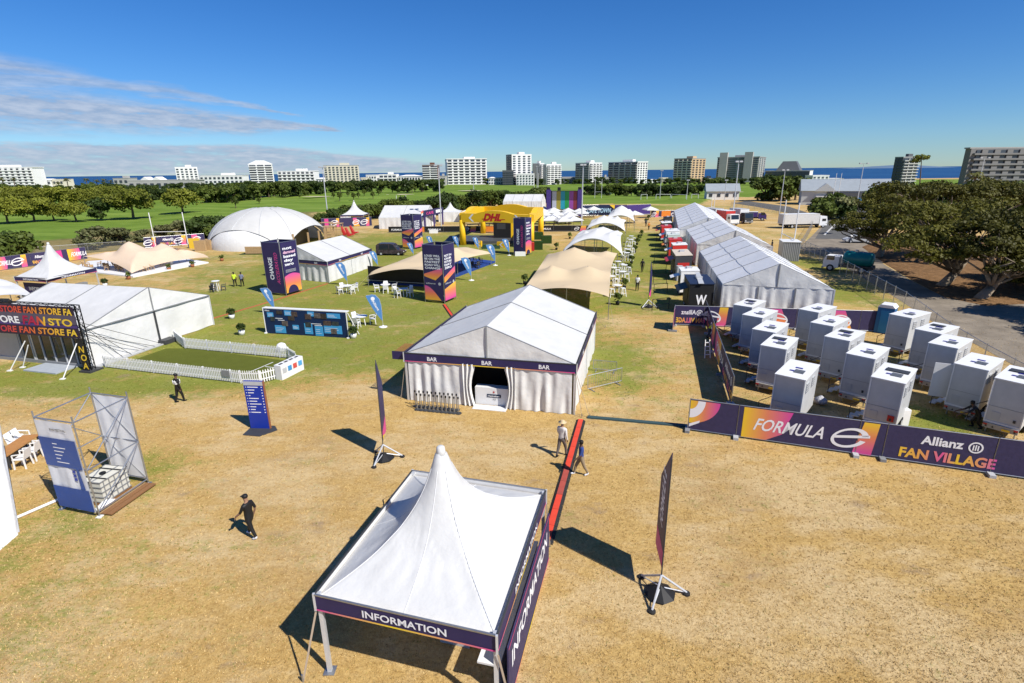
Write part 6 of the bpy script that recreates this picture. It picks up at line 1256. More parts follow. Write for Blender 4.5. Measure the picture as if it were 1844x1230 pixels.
for px, py, n, lab, off in ((652, 585, 3, 'behind the end of the display wall', .3), (626, 527, 4, 'on grass by the slogan tower', .8), (695, 525, 4, 'in front of the beige stretch tent', .2), (727, 533, 4, 'beside the pink banner tower', 1.0)):
    q = G(px, py); place(TB_, q, off, 'round white cafe table ' + lab, 'round white cafe tables', 1.15)
    for k in range(n): a = off + k*6.283/n; place(CH, q+Vector((math.cos(a), math.sin(a), 0))*.95, a-math.pi/2, 'white plastic chair at the cafe table ' + lab, 'white chairs at the cafe table ' + lab, 1.15)
q = G(391, 524); place(HT_, q, 0, 'white high table with dark stools near the marquee by the slogan tower', None, 1.1)
for k in range(3): a = k*2.1+.4; place(CHD, q+Vector((math.cos(a), math.sin(a), 0))*.7, a-1.57, 'dark chair at the white high table near the marquee by the slogan tower', 'dark chairs at the high table')
def stool_proto():
    e = empty('bar_stool', (0, 0, 0), 'stool', 'stool'); part(MB().box((0, 0, .75), (.36, .36, .05)), 'seat', WHITEP, e)
    for x in (-1, 1):
        for y in (-1, 1): part(MB().bar((x*.24, y*.24, 0), (x*.15, y*.15, .74), .05), 'leg', WHITEP, e)
    part(MB().bar((-.21, -.21, .28), (.21, -.21, .28), .03).bar((-.21, .21, .28), (.21, .21, .28), .03), 'footrest', WHITEP, e); return e
STL = stool_proto(); gS = 'white bar stools beside the stretch tents'
for px, py in ((1112, 487), (1123, 494), (1104, 499), (1120, 507), (1100, 516), (1111, 534), (1132, 457), (1135, 444), (1130, 463), (1136, 437), (1128, 470)):
    q = G(px, py); place(HT_, q, px*.1, 'white high bar table among stools beside the stretch tents', 'white high tables beside the stretch tents', 1.15)
    for dx_, dy_ in ((-.62, -.15), (.62, .1)): place(STL, q+Vector((dx_, dy_, 0)), px*.3, 'white bar stool beside the stretch tents', gS, 1.2)
# left wooden table with white chairs
A, B = G(20, 838), G(66, 806); u = (B-A).normalized(); v = u.cross(Z); cpt = (A+B)/2
e = empty('wooden_table', cpt-u*.3, 'long brown wooden table beside the white tent wall', 'table'); part(MB().box(cpt-u*.3+Z*.74, (2.2, .75, .05), (u, v, Z)), 'top', mat('table_wood', (.42, .20, .06), .5, .2, 5.0, .1), e)
for s in (-1, 1):
    for k in (-1, 1): part(MB().box(cpt-u*.3+u*s*1.0+v*k*.3+Z*.36, (.06, .06, .72), (u, v, Z)), 'leg', DARK, e)
az_ = math.atan2(u.y, u.x)
for k, (t, s) in enumerate(((-1.1, 1), (-.4, 1), (.35, 1), (-.9, -1), (1.15, -1), (.75, -1))):
    q = cpt + u*t + v*s*.72; q.z = 0; place(CH, q, az_+(math.pi if s > 0 else 0), 'white plastic chair at the wooden table by the white tent wall', 'white chairs at the wooden table', 1.1)
# cafe furniture under the peach tent (timber)
TCH = chair_proto(WOODL, 'timber_chair'); r2 = random.Random(4)
for i in range(16): place(TCH, G(r2.uniform(140, 225), r2.uniform(482, 492))+Z*.18, r2.uniform(0, 6), 'light timber chair on the platform under the peach stretch tent', 'timber chairs under the peach tent')
for i in range(5): place(TCH, G(r2.uniform(255, 275), r2.uniform(487, 492))+Z*.18, r2.uniform(0, 6), 'light timber chair on the platform under the peach stretch tent', 'timber chairs under the peach tent')
solo(MB().box(G(300, 478)+Z*.7, (1.8, .6, 1.0)), 'serving_counter', WHITEP, 'white serving counter on the platform under the peach tent', 'counter')
for i in range(10): place(CHD, G(850+r2.uniform(-25, 25), 480+r2.uniform(-8, 6))+Z*.22, r2.uniform(0, 6), 'dark chair on the blue platform under the stretch tent', 'dark chairs on the blue platform')
# umbrellas in the beer garden
def umb_proto():
    e = empty('parasol', (0, 0, 0), 'parasol', 'parasol'); h = 2.3; a = 1.75
    part(MB().add([(-a, -a, h), (a, -a, h), (a, a, h), (-a, a, h), (0, 0, h+.85), (-a, -a, h-.18), (a, -a, h-.18), (a, a, h-.18), (-a, a, h-.18)], [(0, 1, 4), (1, 2, 4), (2, 3, 4), (3, 0, 4), (0, 5, 6, 1), (1, 6, 7, 2), (2, 7, 8, 3), (3, 8, 5, 0)]), 'canopy', STRW, e)
    part(MB().tube((0, 0, 0), (0, 0, h+.9), .03, n=6), 'pole', WOODL, e); part(MB().box((0, 0, .05), (.6, .6, .1)), 'base', GREY, e); part(MB().box((.1, .2, .74), (1.5, .8, .05)).box((.1, .2, .36), (.1, .6, .72)), 'table', WOOD, e); return e
UMB = umb_proto(); r3 = random.Random(12); spots = []
for row, (y, x0, x1) in enumerate(((391, 975, 1075), (395, 850, 1060), (399.5, 838, 1055), (404, 860, 1050), (409, 840, 1042), (414.5, 985, 1035))):
    x = x0 + r3.uniform(0, 10)
    while x < x1:
        if not (885 < x < 925 and y > 405): spots.append((x, y+r3.uniform(-1.2, 1.2)))
        x += r3.uniform(19, 27)
for x, y in spots: place(UMB, G(x, y), r3.uniform(-.3, .3), 'white square parasol over a table in the beer garden', 'white parasols in the beer garden')
for px, py in ((1170, 392), (1142, 402)): place(UMB, G(px, py), .2, 'white square parasol beside the far stretch tents', 'parasols beside the far stretch tents')
# red loungers and timber booths near the dome
for i, (px, py) in enumerate(((622, 424), (630, 426), (638, 422))): q = G(px, py); solo(MB().prism([q+Vector((-.5, 0, 0)), q+Vector((.9, 0, .35)), q+Vector((.7, 0, .5)), q+Vector((-.1, 0, .5)), q+Vector((-.8, 0, 1.9)), q+Vector((-1.0, 0, 1.8))], (0, .9, 0)), 'lounger', RED, 'tall red lounge seat before the pagoda near the dome', 'lounge seat', 'red lounge seats')
for i, (px, py, h_) in enumerate(((596, 428, 2.4), (608, 424, 2.6), (590, 418, 2.2))):
    q = G(px, py); e = empty('timber_booth', q, 'light timber slatted booth beside the dome, ' + ('squat one', 'tallest one', 'rearmost one')[i], 'booth')
    for k in range(4): part(MB().box(q+Vector(((-1.1, 1.1)[k % 2], (-.8, .8)[k//2], h_/2)), (.14, .14, h_)), 'post', WOODL, e)
    for k in range(5): part(MB().box(q+Vector((0, -.85, .25+.28*k)), (2.3, .06, .16)), 'slat', WOODL, e)
    part(MB().box(q+Z*h_, (2.6, 2.0, .1)), 'roof', WOODL, e)
q = G(464, 457); e = empty('timber_planter', q, 'long timber planter box behind the slogan banner tower', 'planter')
for k in range(4): part(MB().box(q+Vector((0, -.5, .25+.3*k)), (3.6, .08, .27)), 'board', WOODL, e)
part(MB().box(q+Z*.6, (3.5, .9, 1.15)), 'core', WOOD, e); part(MB().box(q+Z*.03+Vector((0, 0, .0)), (5.5, 2.0, .05)), 'mat', HEDGE, e)
# display frames for far left of the peach tent
for i, (px, py, m_) in enumerate(((352, 447, YEL), (362, 452, WOODL), (372, 450, WOODL))): solo(MB().box(G(px, py)+Z*.9, (1.9, .5, 1.8)), 'promo_crate', m_, ('yellow', 'light timber open', 'light timber tall')[i] + ' promotional crate at the branded fence by the dome', 'crate')
# ------------------------------------------------------------------ cables, barriers, bollards, frames
CR = mat('ramp_red', (.62, .06, .03), .6, .1, 3.0); CR2 = mat('ramp_red_worn', (.36, .07, .05), .7, .15, 3.0)
def ramps(pts, w, n, label, group):
    A, B = G(*pts[0]), G(*pts[1]); fr = FR(A, B); L_ = fr.w/n
    for k in range(n):
        p0, p1 = fr.p(L_*k+.01, 0), fr.p(L_*(k+1)-.01, 0); e = empty('cable_ramp', (p0+p1)/2, label, 'cable ramp', group)
        for s in (-1, 1): part(MB().prism([p0+fr.n*s*w*.24, p0+fr.n*s*w*.5, p0+fr.n*s*w*.24+Z*.07], (p1-p0)), 'side_ramp', RUB, e)
        part(MB().box((p0+p1)/2+Z*.045, (L_-.02, w*.48, .07), (fr.u, -fr.n, Z)), 'lid', CR2 if k in (3, 4) else CR, e)
ramps(((983, 980), (1046, 757)), .52, 10, 'red and black cable ramp section between pagoda and bar marquee', 'cable ramp sections beside the pagoda')
ramps(((800, 549), (818, 575)), .45, 4, 'red and black cable ramp section behind the bar marquee', 'cable ramp sections behind the bar marquee')
for i, (a, b_) in enumerate((((383, 574), (492, 542)), ((492, 542), (590, 511)))): solo(MB().bar(G(*a)+Z*.03, G(*b_)+Z*.03, .16, .06), 'cable_cover', mat('cable_orange', (.42, .11, .05)), 'thin orange cable cover ' + ('from the shop marquee to the display wall', 'running on past the slogan tower')[i], 'cable cover')
TEAL = mat('mat_teal', (.035, .07, .075), .8)
solo(MB().bar(G(1058, 752)+Z*.04, G(1238, 768)+Z*.04, .26, .08), 'cable_cover', TEAL, 'long dark teal cable cover from the bar marquee to the hoarding', 'cable cover')
def barrier(label, p0, p1, h=1.05):
    A, B = G(*p0), G(*p1); fr = FR(A, B); w = fr.w; e = empty('crowd_barrier', A, label, 'barrier'); part(MB().tube(fr.p(0, .18), fr.p(w, .18), .02, n=6).tube(fr.p(0, h), fr.p(w, h), .02, n=6).tube(fr.p(0, .18), fr.p(0, h), .02, n=6).tube(fr.p(w, .18), fr.p(w, h), .02, n=6), 'frame', STEEL, e)
    for k in range(16): part(MB().tube(fr.p(w*(k+.5)/16, .18), fr.p(w*(k+.5)/16, h), .009, n=4), 'bar', STEEL, e)
    for x in (.12, .88): part(MB().bar(fr.p(w*x, .02, -.3), fr.p(w*x, .02, .3), .05).bar(fr.p(w*x, 0), fr.p(w*x, .2), .04), 'foot', STEEL, e)
barrier('steel crowd barrier leaning out from the bar marquee side wall', (1058, 705), (1119, 690)); barrier('steel crowd barrier lying along the bar marquee side wall', (1068, 668), (1110, 672), .8)
def boll_proto():
    e = empty('bollard', (0, 0, 0), 'bollard', 'bollard'); part(MB().lathe([(.17, 0), (.17, .05), (.06, .09)], n=12), 'base', DARK, e); part(MB().tube((0, 0, .08), (0, 0, .92), .03, n=8), 'post', STEEL, e); part(MB().lathe([(.04, .9), (.05, .95), (.045, 1.02), (.01, 1.03)], n=10), 'head', BLACK, e); return e
BL = boll_proto()
for i in range(22): k, r_ = divmod(i, 2); place(BL, G(749+7.4*k+r_*3, 738+.7*k-6*(1-r_)), i, 'silver queue bollard in the cluster before the bar marquee', 'queue bollards before the bar marquee')
# black queue frames by the food trucks
def qframe(label, px0, py0, px1, py1):
    A, B = G(px0, py0), G(px1, py1); fr = FR(A, B); e = empty('queue_frame', A, label, 'frame', 'black queue frames'); part(MB().bar(fr.p(0, 0), fr.p(0, 1.15), .05), 'post', BLACK, e); part(MB().bar(fr.p(fr.w, 0), fr.p(fr.w, 1.15), .05), 'post', BLACK, e)
    part(MB().bar(fr.p(0, 1.13), fr.p(fr.w, 1.13), .05), 'rail', BLACK, e); part(MB().bar(fr.p(0, .55), fr.p(fr.w, .55), .04), 'rail', BLACK, e); return e
for px0, py0, px1, py1 in ((1174, 560, 1204, 556), (1177, 530, 1201, 528), (1176, 512, 1200, 512), (1175, 490, 1199, 490), (1178, 470, 1197, 470), (1180, 452, 1196, 452), (1182, 436, 1196, 436)): qframe('black tubular queue frame beside the food trucks', px0, py0, px1, py1)
# ------------------------------------------------------------------ chain-link fence along the road
MESHM, nt, b = _base('chain_link'); 
t = nt.nodes.new('ShaderNodeTexCoord'); wv = nt.nodes.new('ShaderNodeTexChecker'); nt.links.new(t.outputs['Object'], wv.inputs['Vector']); wv.inputs['Scale'].default_value = 14
tr = nt.nodes.new('ShaderNodeBsdfTransparent'); ms = nt.nodes.new('ShaderNodeMixShader'); ms.inputs[0].default_value = .16; o_ = [x for x in nt.nodes if x.type == 'OUTPUT_MATERIAL'][0]
b.inputs['Base Color'].default_value = (.25, .25, .24, 1); nt.links.new(tr.outputs[0], ms.inputs[1]); nt.links.new(b.outputs[0], ms.inputs[2]); nt.links.new(ms.outputs[0], o_.inputs[0])
def chain(label, pts, h=1.9, step=2.6):
    P = [G(*p) for p in pts]; e = empty('chain_link_fence', P[0], label, 'fence')
    for i in range(len(P)-1):
        fr = FR(P[i], P[i+1]); n = max(1, round(fr.w/step))
        for k in range(n):
            x0, x1 = fr.w*k/n, fr.w*(k+1)/n; part(MB().poly([fr.p(x0, .05), fr.p(x1, .05), fr.p(x1, h), fr.p(x0, h)]), 'mesh_panel', MESHM, e); part(MB().tube(fr.p(x0, 0), fr.p(x0, h+.1), .035, n=6), 'post', STEEL, e)
        part(MB().tube(fr.p(0, h), fr.p(fr.w, h), .022, n=5), 'top_rail', STEEL, e)
chain('chain-link fence between the event field and the dusty road', [(1440, 452), (1475, 470), (1560, 522), (1625, 562), (1700, 625), (1765, 670), (1870, 735), (1960, 790)])
chain('chain-link fence along the far lane behind the box truck', [(1316, 372), (1370, 378), (1430, 390), (1462, 412), (1440, 452)], 1.6, 3.5)
chain('low boundary fence between golf course and event field', [(-40, 470), (60, 463), (160, 455), (230, 450)], 1.6, 4)
# ------------------------------------------------------------------ masts and goal posts
def mast(label, px, py, ty, heads):
    b = G(px, py); h = HT(px, py, ty); e = empty('floodlight_mast', b, label, 'mast'); part(MB().tube(b, b+Z*h, .16, .09, n=8), 'pole', ALU, e)
    part(MB().bar(b+Z*h+Vector((-heads, 0, 0)), b+Z*h+Vector((heads, 0, 0)), .12), 'crossarm', GREY, e)
    for s in (-1, 1): part(MB().box(b+Z*(h+.15)+Vector((s*heads*.8, -.1, 0)), (.7, .5, .35)), 'floodlight', LGREY, e)
for lab, px, py, ty, hd in (('tall floodlight mast behind the white dome', 592, 403, 302, .8), ('tall floodlight mast between pagoda and entrance portal', 795, 413, 299, .8), ('tall floodlight mast in the beer garden', 1047, 413, 298, .4), ('tall floodlight mast behind the parked red truck', 1318, 404, 292, .6),
        ('floodlight mast beside the far lane', 1403, 386, 307, .8), ('floodlight mast in front of the sea beside the pavilion', 1542, 372, 295, 1.6), ('floodlight mast before the long grey apartment block', 1752, 372, 285, 1.6), ('thin mast behind the yellow arch', 854, 372, 322, .3), ('thin mast between football pitch and hedge', 1188, 360, 308, .3),
        ('thin mast before the tan tower', 1236, 362, 325, .4), ('thin mast by the slab with stair towers', 1304, 362, 325, .4), ('thin mast at the edge of the golf course', 967, 352, 300, .3)): mast(lab, px, py, ty, hd)
def goal(label, p0, p1, ty, bar):
    A, B = G(*p0), G(*p1); h = HT(p0[0], p0[1], ty); e = empty('rugby_posts', (A+B)/2, label, 'goal posts'); part(MB().tube(A, A+Z*h, .08, n=7), 'upright', WHITE, e); part(MB().tube(B, B+Z*h, .08, n=7), 'upright', WHITE, e); part(MB().tube(A+Z*bar, B+Z*bar, .06, n=6), 'crossbar', WHITE, e)
goal('white rugby posts behind the peach stretch tent', (281, 447), (340, 446), 383, 3.0); goal('white rugby posts in front of the grey container', (1403, 454), (1425, 468), 360, 3.0); goal('white rugby posts behind the far marquee', (1279, 392), (1284, 392), 352, 3.0)
goal('white rugby posts behind the portal marquee', (716, 386), (733, 386), 352, 3.0); goal('pair of white rugby posts in front of the sea', (1497, 372), (1506, 372), 312, 3.0); goal('white rugby posts on the far pitch', (1071, 357), (1083, 357), 322, 3.0)
goal('white rugby posts by the two-tone slab', (962, 360), (969, 360), 312, 3.0)
for i, (a, b_) in enumerate((((1154, 360), (1165, 360)), ((1181, 360), (1207, 360)), ((1209, 360), (1235, 361)), ((1245, 360), (1257, 360)))):
    A, B = G(*a), G(*b_); e = empty('football_goal', (A+B)/2, 'white football goal on the far pitch', 'goal', 'football goals on the far pitch'); mb = MB().tube(A, A+Z*2.4, .09, n=6).tube(B, B+Z*2.4, .09, n=6).tube(A+Z*2.4, B+Z*2.4, .09, n=6); part(mb, 'frame', WHITE, e)
    part(MB().tube(A+Z*2.4, A+Vector((0, 2, 0)), .05, n=5), 'stay', WHITE, e); part(MB().tube(B+Z*2.4, B+Vector((0, 2, 0)), .05, n=5), 'stay', WHITE, e)
# ================================================================== VEHICLES
def wheels(e, pts, r, wd, ax):
    for p in pts: 
        w_ = part(MB().tube(p-ax*wd/2, p+ax*wd/2, r, n=14), 'wheel', RUB, e); part(MB().tube(p-ax*(wd/2+.01), p+ax*(wd/2+.01), r*.55, n=10), 'rim', LGREY, w_)
def truck(label, c, hd, L_, w, hb, boxm, cabm, name='box_truck', cablen=1.9, cat='truck', tank=None):
    """box truck; c = middle of its base, hd = heading angle the cab points to"""
    c = Vector((c[0], c[1], 0)); u = Vector((math.cos(hd), math.sin(hd), 0)); v = Vector((-u.y, u.x, 0)); e = empty(name, c, label, cat); f = c+u*L_/2; bl = L_-cablen-.2
    if tank is None:
        bx_ = part(MB().box(c-u*(cablen+.2)/2+Z*(.95+(hb-.95)/2), (bl, w, hb-.95), (u, v, Z)), 'cargo_box', boxm, e)
        part(MB().box(c-u*(cablen+.2)/2+Z*(hb+.02), (bl+.06, w+.06, .05), (u, v, Z)), 'roof', WHITE if boxm is not WHITE else LGREY, e)
        for s in (-1, 1): part(MB().box(c-u*(L_/2+.02)+v*s*w*.25+Z*(.95+(hb-.95)/2), (.05, w*.48, hb-1.0), (u, v, Z)), 'rear_door', boxm, e)
    else:
        mb = MB(); n = 16; a = c-u*L_/2+Z*1.75; 
        prof = [(0, .05), (.12, .65), (.3, .85)] + [(x, .95 if i % 2 else .90) for i, x in enumerate(np.linspace(.5, bl-.5, 12))] + [(bl-.3, .85), (bl-.12, .65), (bl, .05)]
        vs = [a+u*x+v*r*math.cos(6.2832*k/n)+Z*r*math.sin(6.2832*k/n) for x, r in prof for k in range(n)]
        mb.add(vs, [(j*n+k, j*n+(k+1) % n, (j+1)*n+(k+1) % n, (j+1)*n+k) for j in range(len(prof)-1) for k in range(n)]); part(mb, 'tank', tank, e, True)
        part(MB().lathe([(.25, 0), (.25, .2), (.1, .25)], a+u*bl*.6+Z*.9, 10), 'manhole', STEEL, e)
        for s in (-1, 1): part(MB().bar(a+v*s*1.0-Z*.85, a+u*bl+v*s*1.0-Z*.85, .12), 'side_rail', DARK, e)
    part(MB().box(c-u*.2+Z*.72, (L_*.96, w*.7, .3), (u, v, Z)), 'chassis', DARK, e)
    q = f-u*cablen/2; ch = min(hb*.82, 2.6)
    cab = part(MB().prism([q-u*cablen/2-v*w*.48+Z*.5, q+u*cablen/2-v*w*.48+Z*.5, q+u*cablen/2-v*w*.48+Z*1.4, q+u*cablen*.36-v*w*.48+Z*ch, q-u*cablen/2-v*w*.48+Z*ch], v*w*.96), 'cab', cabm, e)
    part(MB().prism([q+u*(cablen*.5+.01)-v*w*.42+Z*1.45, q+u*(cablen*.37+.01)-v*w*.42+Z*(ch-.12), q+u*(cablen*.37+.01)+v*w*.42+Z*(ch-.12), q+u*(cablen*.5+.01)+v*w*.42+Z*1.45], u*.02), 'windscreen', GLASSD, cab)
    for s in (-1, 1): part(MB().box(q+u*cablen*.05+v*s*w*.485+Z*1.75, (cablen*.5, .03, .55), (u, v, Z)), 'side_window', GLASSD, cab); part(MB().box(f+v*s*w*.35+Z*.75+u*.02, (.05, .25, .18), (u, v, Z)), 'headlight', WHITEP, cab)
    part(MB().box(f+Z*.45+u*.03, (.15, w*.95, .25), (u, v, Z)), 'bumper', GREY, e)
    wheels(e, [f-u*.9+v*s*w*.42+Z*.45 for s in (-1, 1)] + [c-u*L_*.30+v*s*w*.42+Z*.45 for s in (-1, 1)], .45, .28, v); return e
TEALT = mat('tank_teal', (.012, .17, .17), .35, .1, 1.0)
A, B = G(1405, 411), G(1482, 409); truck('white box truck with long pale cargo body near the lane', (A+B)/2, math.atan2((B-A).y, (B-A).x), (B-A).length, 2.4, 3.1, mat('cargo_pale', (.55, .54, .52), .5), WHITE)
q = G(1526, 489); truck('tanker truck with ribbed teal tank and white cab on the dusty road', q, math.radians(138), 5.6, 2.1, 2.4, TEALT, WHITE, 'tanker_truck', 1.8, tank=TEALT)
truck('red cargo truck with white cab behind the large marquees', G(1309, 404), math.radians(-80), 6.5, 2.4, 3.3, RED, WHITE); truck('white lorry beside the red cargo truck', G(1285, 398), math.radians(-75), 8.5, 2.4, 3.2, WHITE, GREY)
truck('white lorry parked between red truck and purple vehicle', G(1333, 401), math.radians(-80), 7, 2.4, 3.4, WHITE, DARK); truck('small purple wrapped vehicle parked beside the lorries', G(1360, 397), math.radians(-20), 5, 1.9, 2.2, PURP, PURP)
def car(label, c, hd, L_, h, m, name='van', cat='van'):
    c = Vector((c[0], c[1], 0)); u = Vector((math.cos(hd), math.sin(hd), 0)); v = Vector((-u.y, u.x, 0)); e = empty(name, c, label, cat); w = 1.75
    prof = [(-.5, .32), (.5, .32), (.51, .62), (.42, .80), (.30, .92), (.14, h-.12), (.02, h), (-.40, h), (-.49, h-.25), (-.5, .8)]
    part(MB().prism([c+u*x*L_-v*w/2+Z*z for x, z in prof], v*w), 'body', m, e)
    for s in (-1, 1):
        o = c+v*s*(w/2+.01)
        part(MB().prism([o+u*x*L_+Z*z for x, z in ((.26, .95), (.13, h-.2), (.0, h-.14), (.0, .95))], v*s*.01), 'side_window', GLASSD, e); part(MB().prism([o+u*x*L_+Z*z for x, z in ((-.03, .95), (-.03, h-.14), (-.36, h-.16), (-.40, .95))], v*s*.01), 'side_window', GLASSD, e)
        part(MB().box(c+u*L_*.5+v*s*w*.36+Z*.62, (.06, .3, .18), (u, v, Z)), 'headlight', WHITEP, e)
    part(MB().prism([c+u*(L_*x)+v*y*w+Z*z for x, z, y in ((.302, .95, -.42), (.148, h-.15, -.40), (.148, h-.15, .40), (.302, .95, .42))], u*.015), 'windscreen', GLASSD, e)
    wheels(e, [c+u*L_*x+v*s*(w/2-.1)+Z*.31 for x in (.32, -.32) for s in (-1, 1)], .31, .2, v); return e
WRAP = mat('wrap_print', (.06, .045, .05), .35, .9, 2.5)
car('dark wrapped panel van with busy print parked on the grass', G(705, 459), math.radians(-6), 4.6, 1.95, WRAP); car('pale car parked in tree shade beside the lane', G(1543, 437), math.radians(170), 4.4, 1.5, LGREY, 'parked_car', 'car')
# shipping container
A, B = G(1406, 470), G(1438, 471); fr = FR(A, B); w = fr.w; h = 2.75; e = empty('container', (A+B)/2, 'grey site container with white roof behind rugby posts', 'container')
part(MB().box(fr.p(w/2, h/2, -1.6), (w, 3.2, h), (fr.u, -fr.n, Z)), 'body', GREY, e); part(MB().box(fr.p(w/2, h+.04, -1.6), (w+.15, 3.4, .08), (fr.u, -fr.n, Z)), 'roof', WHITE, e)
for k in range(10): part(MB().box(fr.p(w*(k+.5)/10, h/2, .02), (.06, .05, h*.94), (fr.u, -fr.n, Z)), 'rib', LGREY, e)
# food trucks
def food(label, px, z, depth, bodym, roofm, awn=None, letter=None, name='food_truck', ld=None):
    """px: roof front-left, front-right pixels at roof height z"""
    a = G(*px[0], z); b_ = G(*px[1], z); a.z = b_.z = 0; fr = FR(a, b_); w = fr.w; d = Vector((.19, .98, 0)).normalized(); e = empty(name, (a+b_)/2, label, 'food truck')
    P4 = [a, b_, b_+d*depth, a+d*depth]; bd = part(MB().prism([p+Z*.45 for p in P4], Z*(z-.45)), 'body', bodym, e); cen = sum(P4, Vector())/4
    part(MB().prism([cen+(p-cen)*1.03+Z*z for p in P4], Z*.07), 'roof', roofm, e); part(MB().box(cen+Z*(z+.16)+d*.3, (.6, .5, .22)), 'roof_vent', LGREY, e)
    g = FR(a+d*depth, a); hh = part(MB().box(g.p(depth*.5, z*.62, .02), (depth*.6, .04, z*.36), (g.u, -g.n, Z)), 'serving_hatch', BLACK, e)
    part(MB().prism([g.p(depth*.2, z*.82, .03), g.p(depth*.8, z*.82, .03), g.p(depth*.8, z*.70, 1.0), g.p(depth*.2, z*.70, 1.0)], Z*.03), 'awning', awn or bodym, e)
    part(MB().box(fr.p(w*.5, z*.55, .02), (w*.7, .03, z*.3), (fr.u, -fr.n, Z)), 'rear_panel', awn or roofm, e) if not letter else None
    if letter: txt(bd, letter, PRINTW, fr, w*.28, z*.35, z*.3, w*.45, .012, 0, .03)
    wheels(e, [p+fr.u*x+d*y+Z*.34 for p, x, y in ((a, .15, depth*.3), (b_, -.15, depth*.3), (a, .15, depth*.75), (b_, -.15, depth*.75))], .34, .22, fr.u); part(MB().bar(cen+Z*.4+d*depth*.4, cen+Z*.35+d*depth*.72, .1), 'drawbar', DARK, e); return e
RL = mat('roof_cream', (.55, .48, .38), .6, .12, 1.5)
e = food('black food truck with white W lettering behind the rear hoarding', ((1243, 512), (1287, 512)), 2.9, 4.6, BLACK, mat('roof_navy', (.015, .025, .06)), letter='W')
q = [G(1249, 507, 3.0), G(1270, 506, 3.0), G(1262, 492, 3.0), G(1250, 492, 3.0)]; part(MB().prism([G(1258, 511, 3.0), G(1268, 511, 3.0), G(1260, 491, 3.0), G(1252, 491, 3.0)], Z*.03), 'roof_sign', LGREY, e)
food('white food van with plain roof next to the black truck', ((1227, 489), (1260, 488)), 2.7, 2.4, WHITE, WHITE); food('grey food truck with red awning and cream roof', ((1217, 461), (1247, 460)), 2.9, 5.2, DARK, RL, RED)
food('red food trailer with white roof next to the cream roofed truck', ((1212, 442), (1238, 441)), 2.8, 2.6, RED, WHITE, WHITE); food('all red food trailer with striped front', ((1206, 433), (1229, 432)), 2.8, 3.0, RED, RED, ORANGE)
food('pale green food trailer between red trailer and white van', ((1203, 424), (1225, 423)), 2.7, 2.6, mat('mint', (.4, .48, .43)), mat('mint_roof', (.5, .55, .52))); food('white food van with broad white roof in the row', ((1200, 417), (1224, 416)), 2.8, 4.2, WHITE, WHITE)
food('dark red double food trailer in the row', ((1192, 409), (1210, 408)), 2.7, 3.5, RED, RED); food('white and black food trailer near the far marquee', ((1192, 402), (1210, 401)), 2.7, 3.5, BLACK, WHITE); food('small dark food trailer at the far end of the row', ((1197, 393), (1211, 392)), 2.5, 4, DARK, BLACK)
q = G(1222, 505); solo(MB().box(q+Z*.9, (.7, .7, 1.8)), 'fridge', LGREY, 'tall pale fridge standing beside the black food truck', 'fridge'); 
def fence_ped(label, px, py): 
    q = G(px, py); solo(MB().box(q+Z*.45, (.45, .4, .9)), 'waste_box', WHITEP, label, 'box')
fence_ped('white utility box beside the red notice trailer', 1623, 764); 
solo(MB().lathe([(.05, 0), (.34, .08), (.36, .28), (.15, .42), (.06, .5)], (0, 0, 0), 9), 'rubbish_bag', mat('bag_grey', (.45, .45, .46), .4, .2, 5.0, .6, 8.0), 'grey rubbish bag on the grass between trailer rows', 'bag', smooth=True).location = G(1477, 727)
wl2 = empty('step_ladder', G(1272, 640), 'white step ladder leaning against the side hoarding', 'ladder'); q = G(1274, 645)
for s in (-1, 1): part(MB().bar(q+Vector((s*.2, 0, 0)), q+Vector((s*.15, .35, 1.3)), .05), 'stile', WHITEP, wl2)
for k in range(4): part(MB().bar(q+Vector((-.18, .08+.07*k, .25+.28*k)), q+Vector((.18, .08+.07*k, .25+.28*k)), .05), 'rung', WHITEP, wl2)
HOSE = [mat('hose_blue', (.03, .09, .25)), BLACK, mat('hose_green', (.03, .13, .06))]
for i, pts in enumerate((((1440, 745), (1405, 690), (1390, 650), (1365, 610)), ((1600, 770), (1545, 700), (1520, 660), (1480, 625)), ((1740, 760), (1700, 700), (1660, 650), (1630, 612)))):
    P = [G(*p)+Z*.03 for p in pts]; Q = []
    for k in range(3):
        for t in np.linspace(0, 1, 7)[:-1]: Q.append(P[k].lerp(P[k+1], t)+Vector((.35*math.sin(5*(k+t)+i), .2*math.cos(4*(k+t)), 0)))
    solo(MB().path(Q, [.03]*len(Q), 6), 'water_hose', HOSE[i], ('blue', 'black', 'green')[i] + ' hose trailing on the grass between the toilet trailers', 'hose')
# bench under the trees
q = G(1832, 512); e = empty('park_bench', q, 'weathered picnic bench on the leafy bank', 'bench'); part(MB().box(q+Z*.95, (2.0, .7, .06)), 'table_top', GREY, e)
for s in (-1, 1): part(MB().box(q+Z*.6+Vector((0, s*.75, 0)), (2.0, .3, .05)), 'seat', GREY, e); part(MB().box(q+Z*.5+Vector((s*.75, 0, 0)), (.1, 1.4, .9)), 'leg', GREY, e)
# extra gums beyond the right edge that shade the road
for i, (x, y, sd_) in enumerate(((50.5, 44, 61), (58, 51, 62), (50.5, 36, 63))):
    e = empty('gum_tree', (x, y, 0), ('gum tree past the road bend shading the gravel', 'gum tree behind the road bend with a dense crown', 'gum tree beside the trailers shading the road edge')[i], 'tree'); mb = MB(); b = Vector((x, y, 0))
    mb.path([b, b+Vector((.4, .2, 2.2)), b+Vector((0, .4, 4.5))], [.5, .38, .25], 8); cs = rblobs(sd_, 4.2, 9.0, 7, low=.5)
    for c_ in cs: mb.path([b+Vector((.3, .2, 2.6)), b+Vector(c_[:3])], [.18, .05], 6)
    part(mb, 'trunk', BARKL, e, True); link('crown', leaf_mesh('crown', cs, 6500, .2, sd_, LEAF_BIG, .6), e)
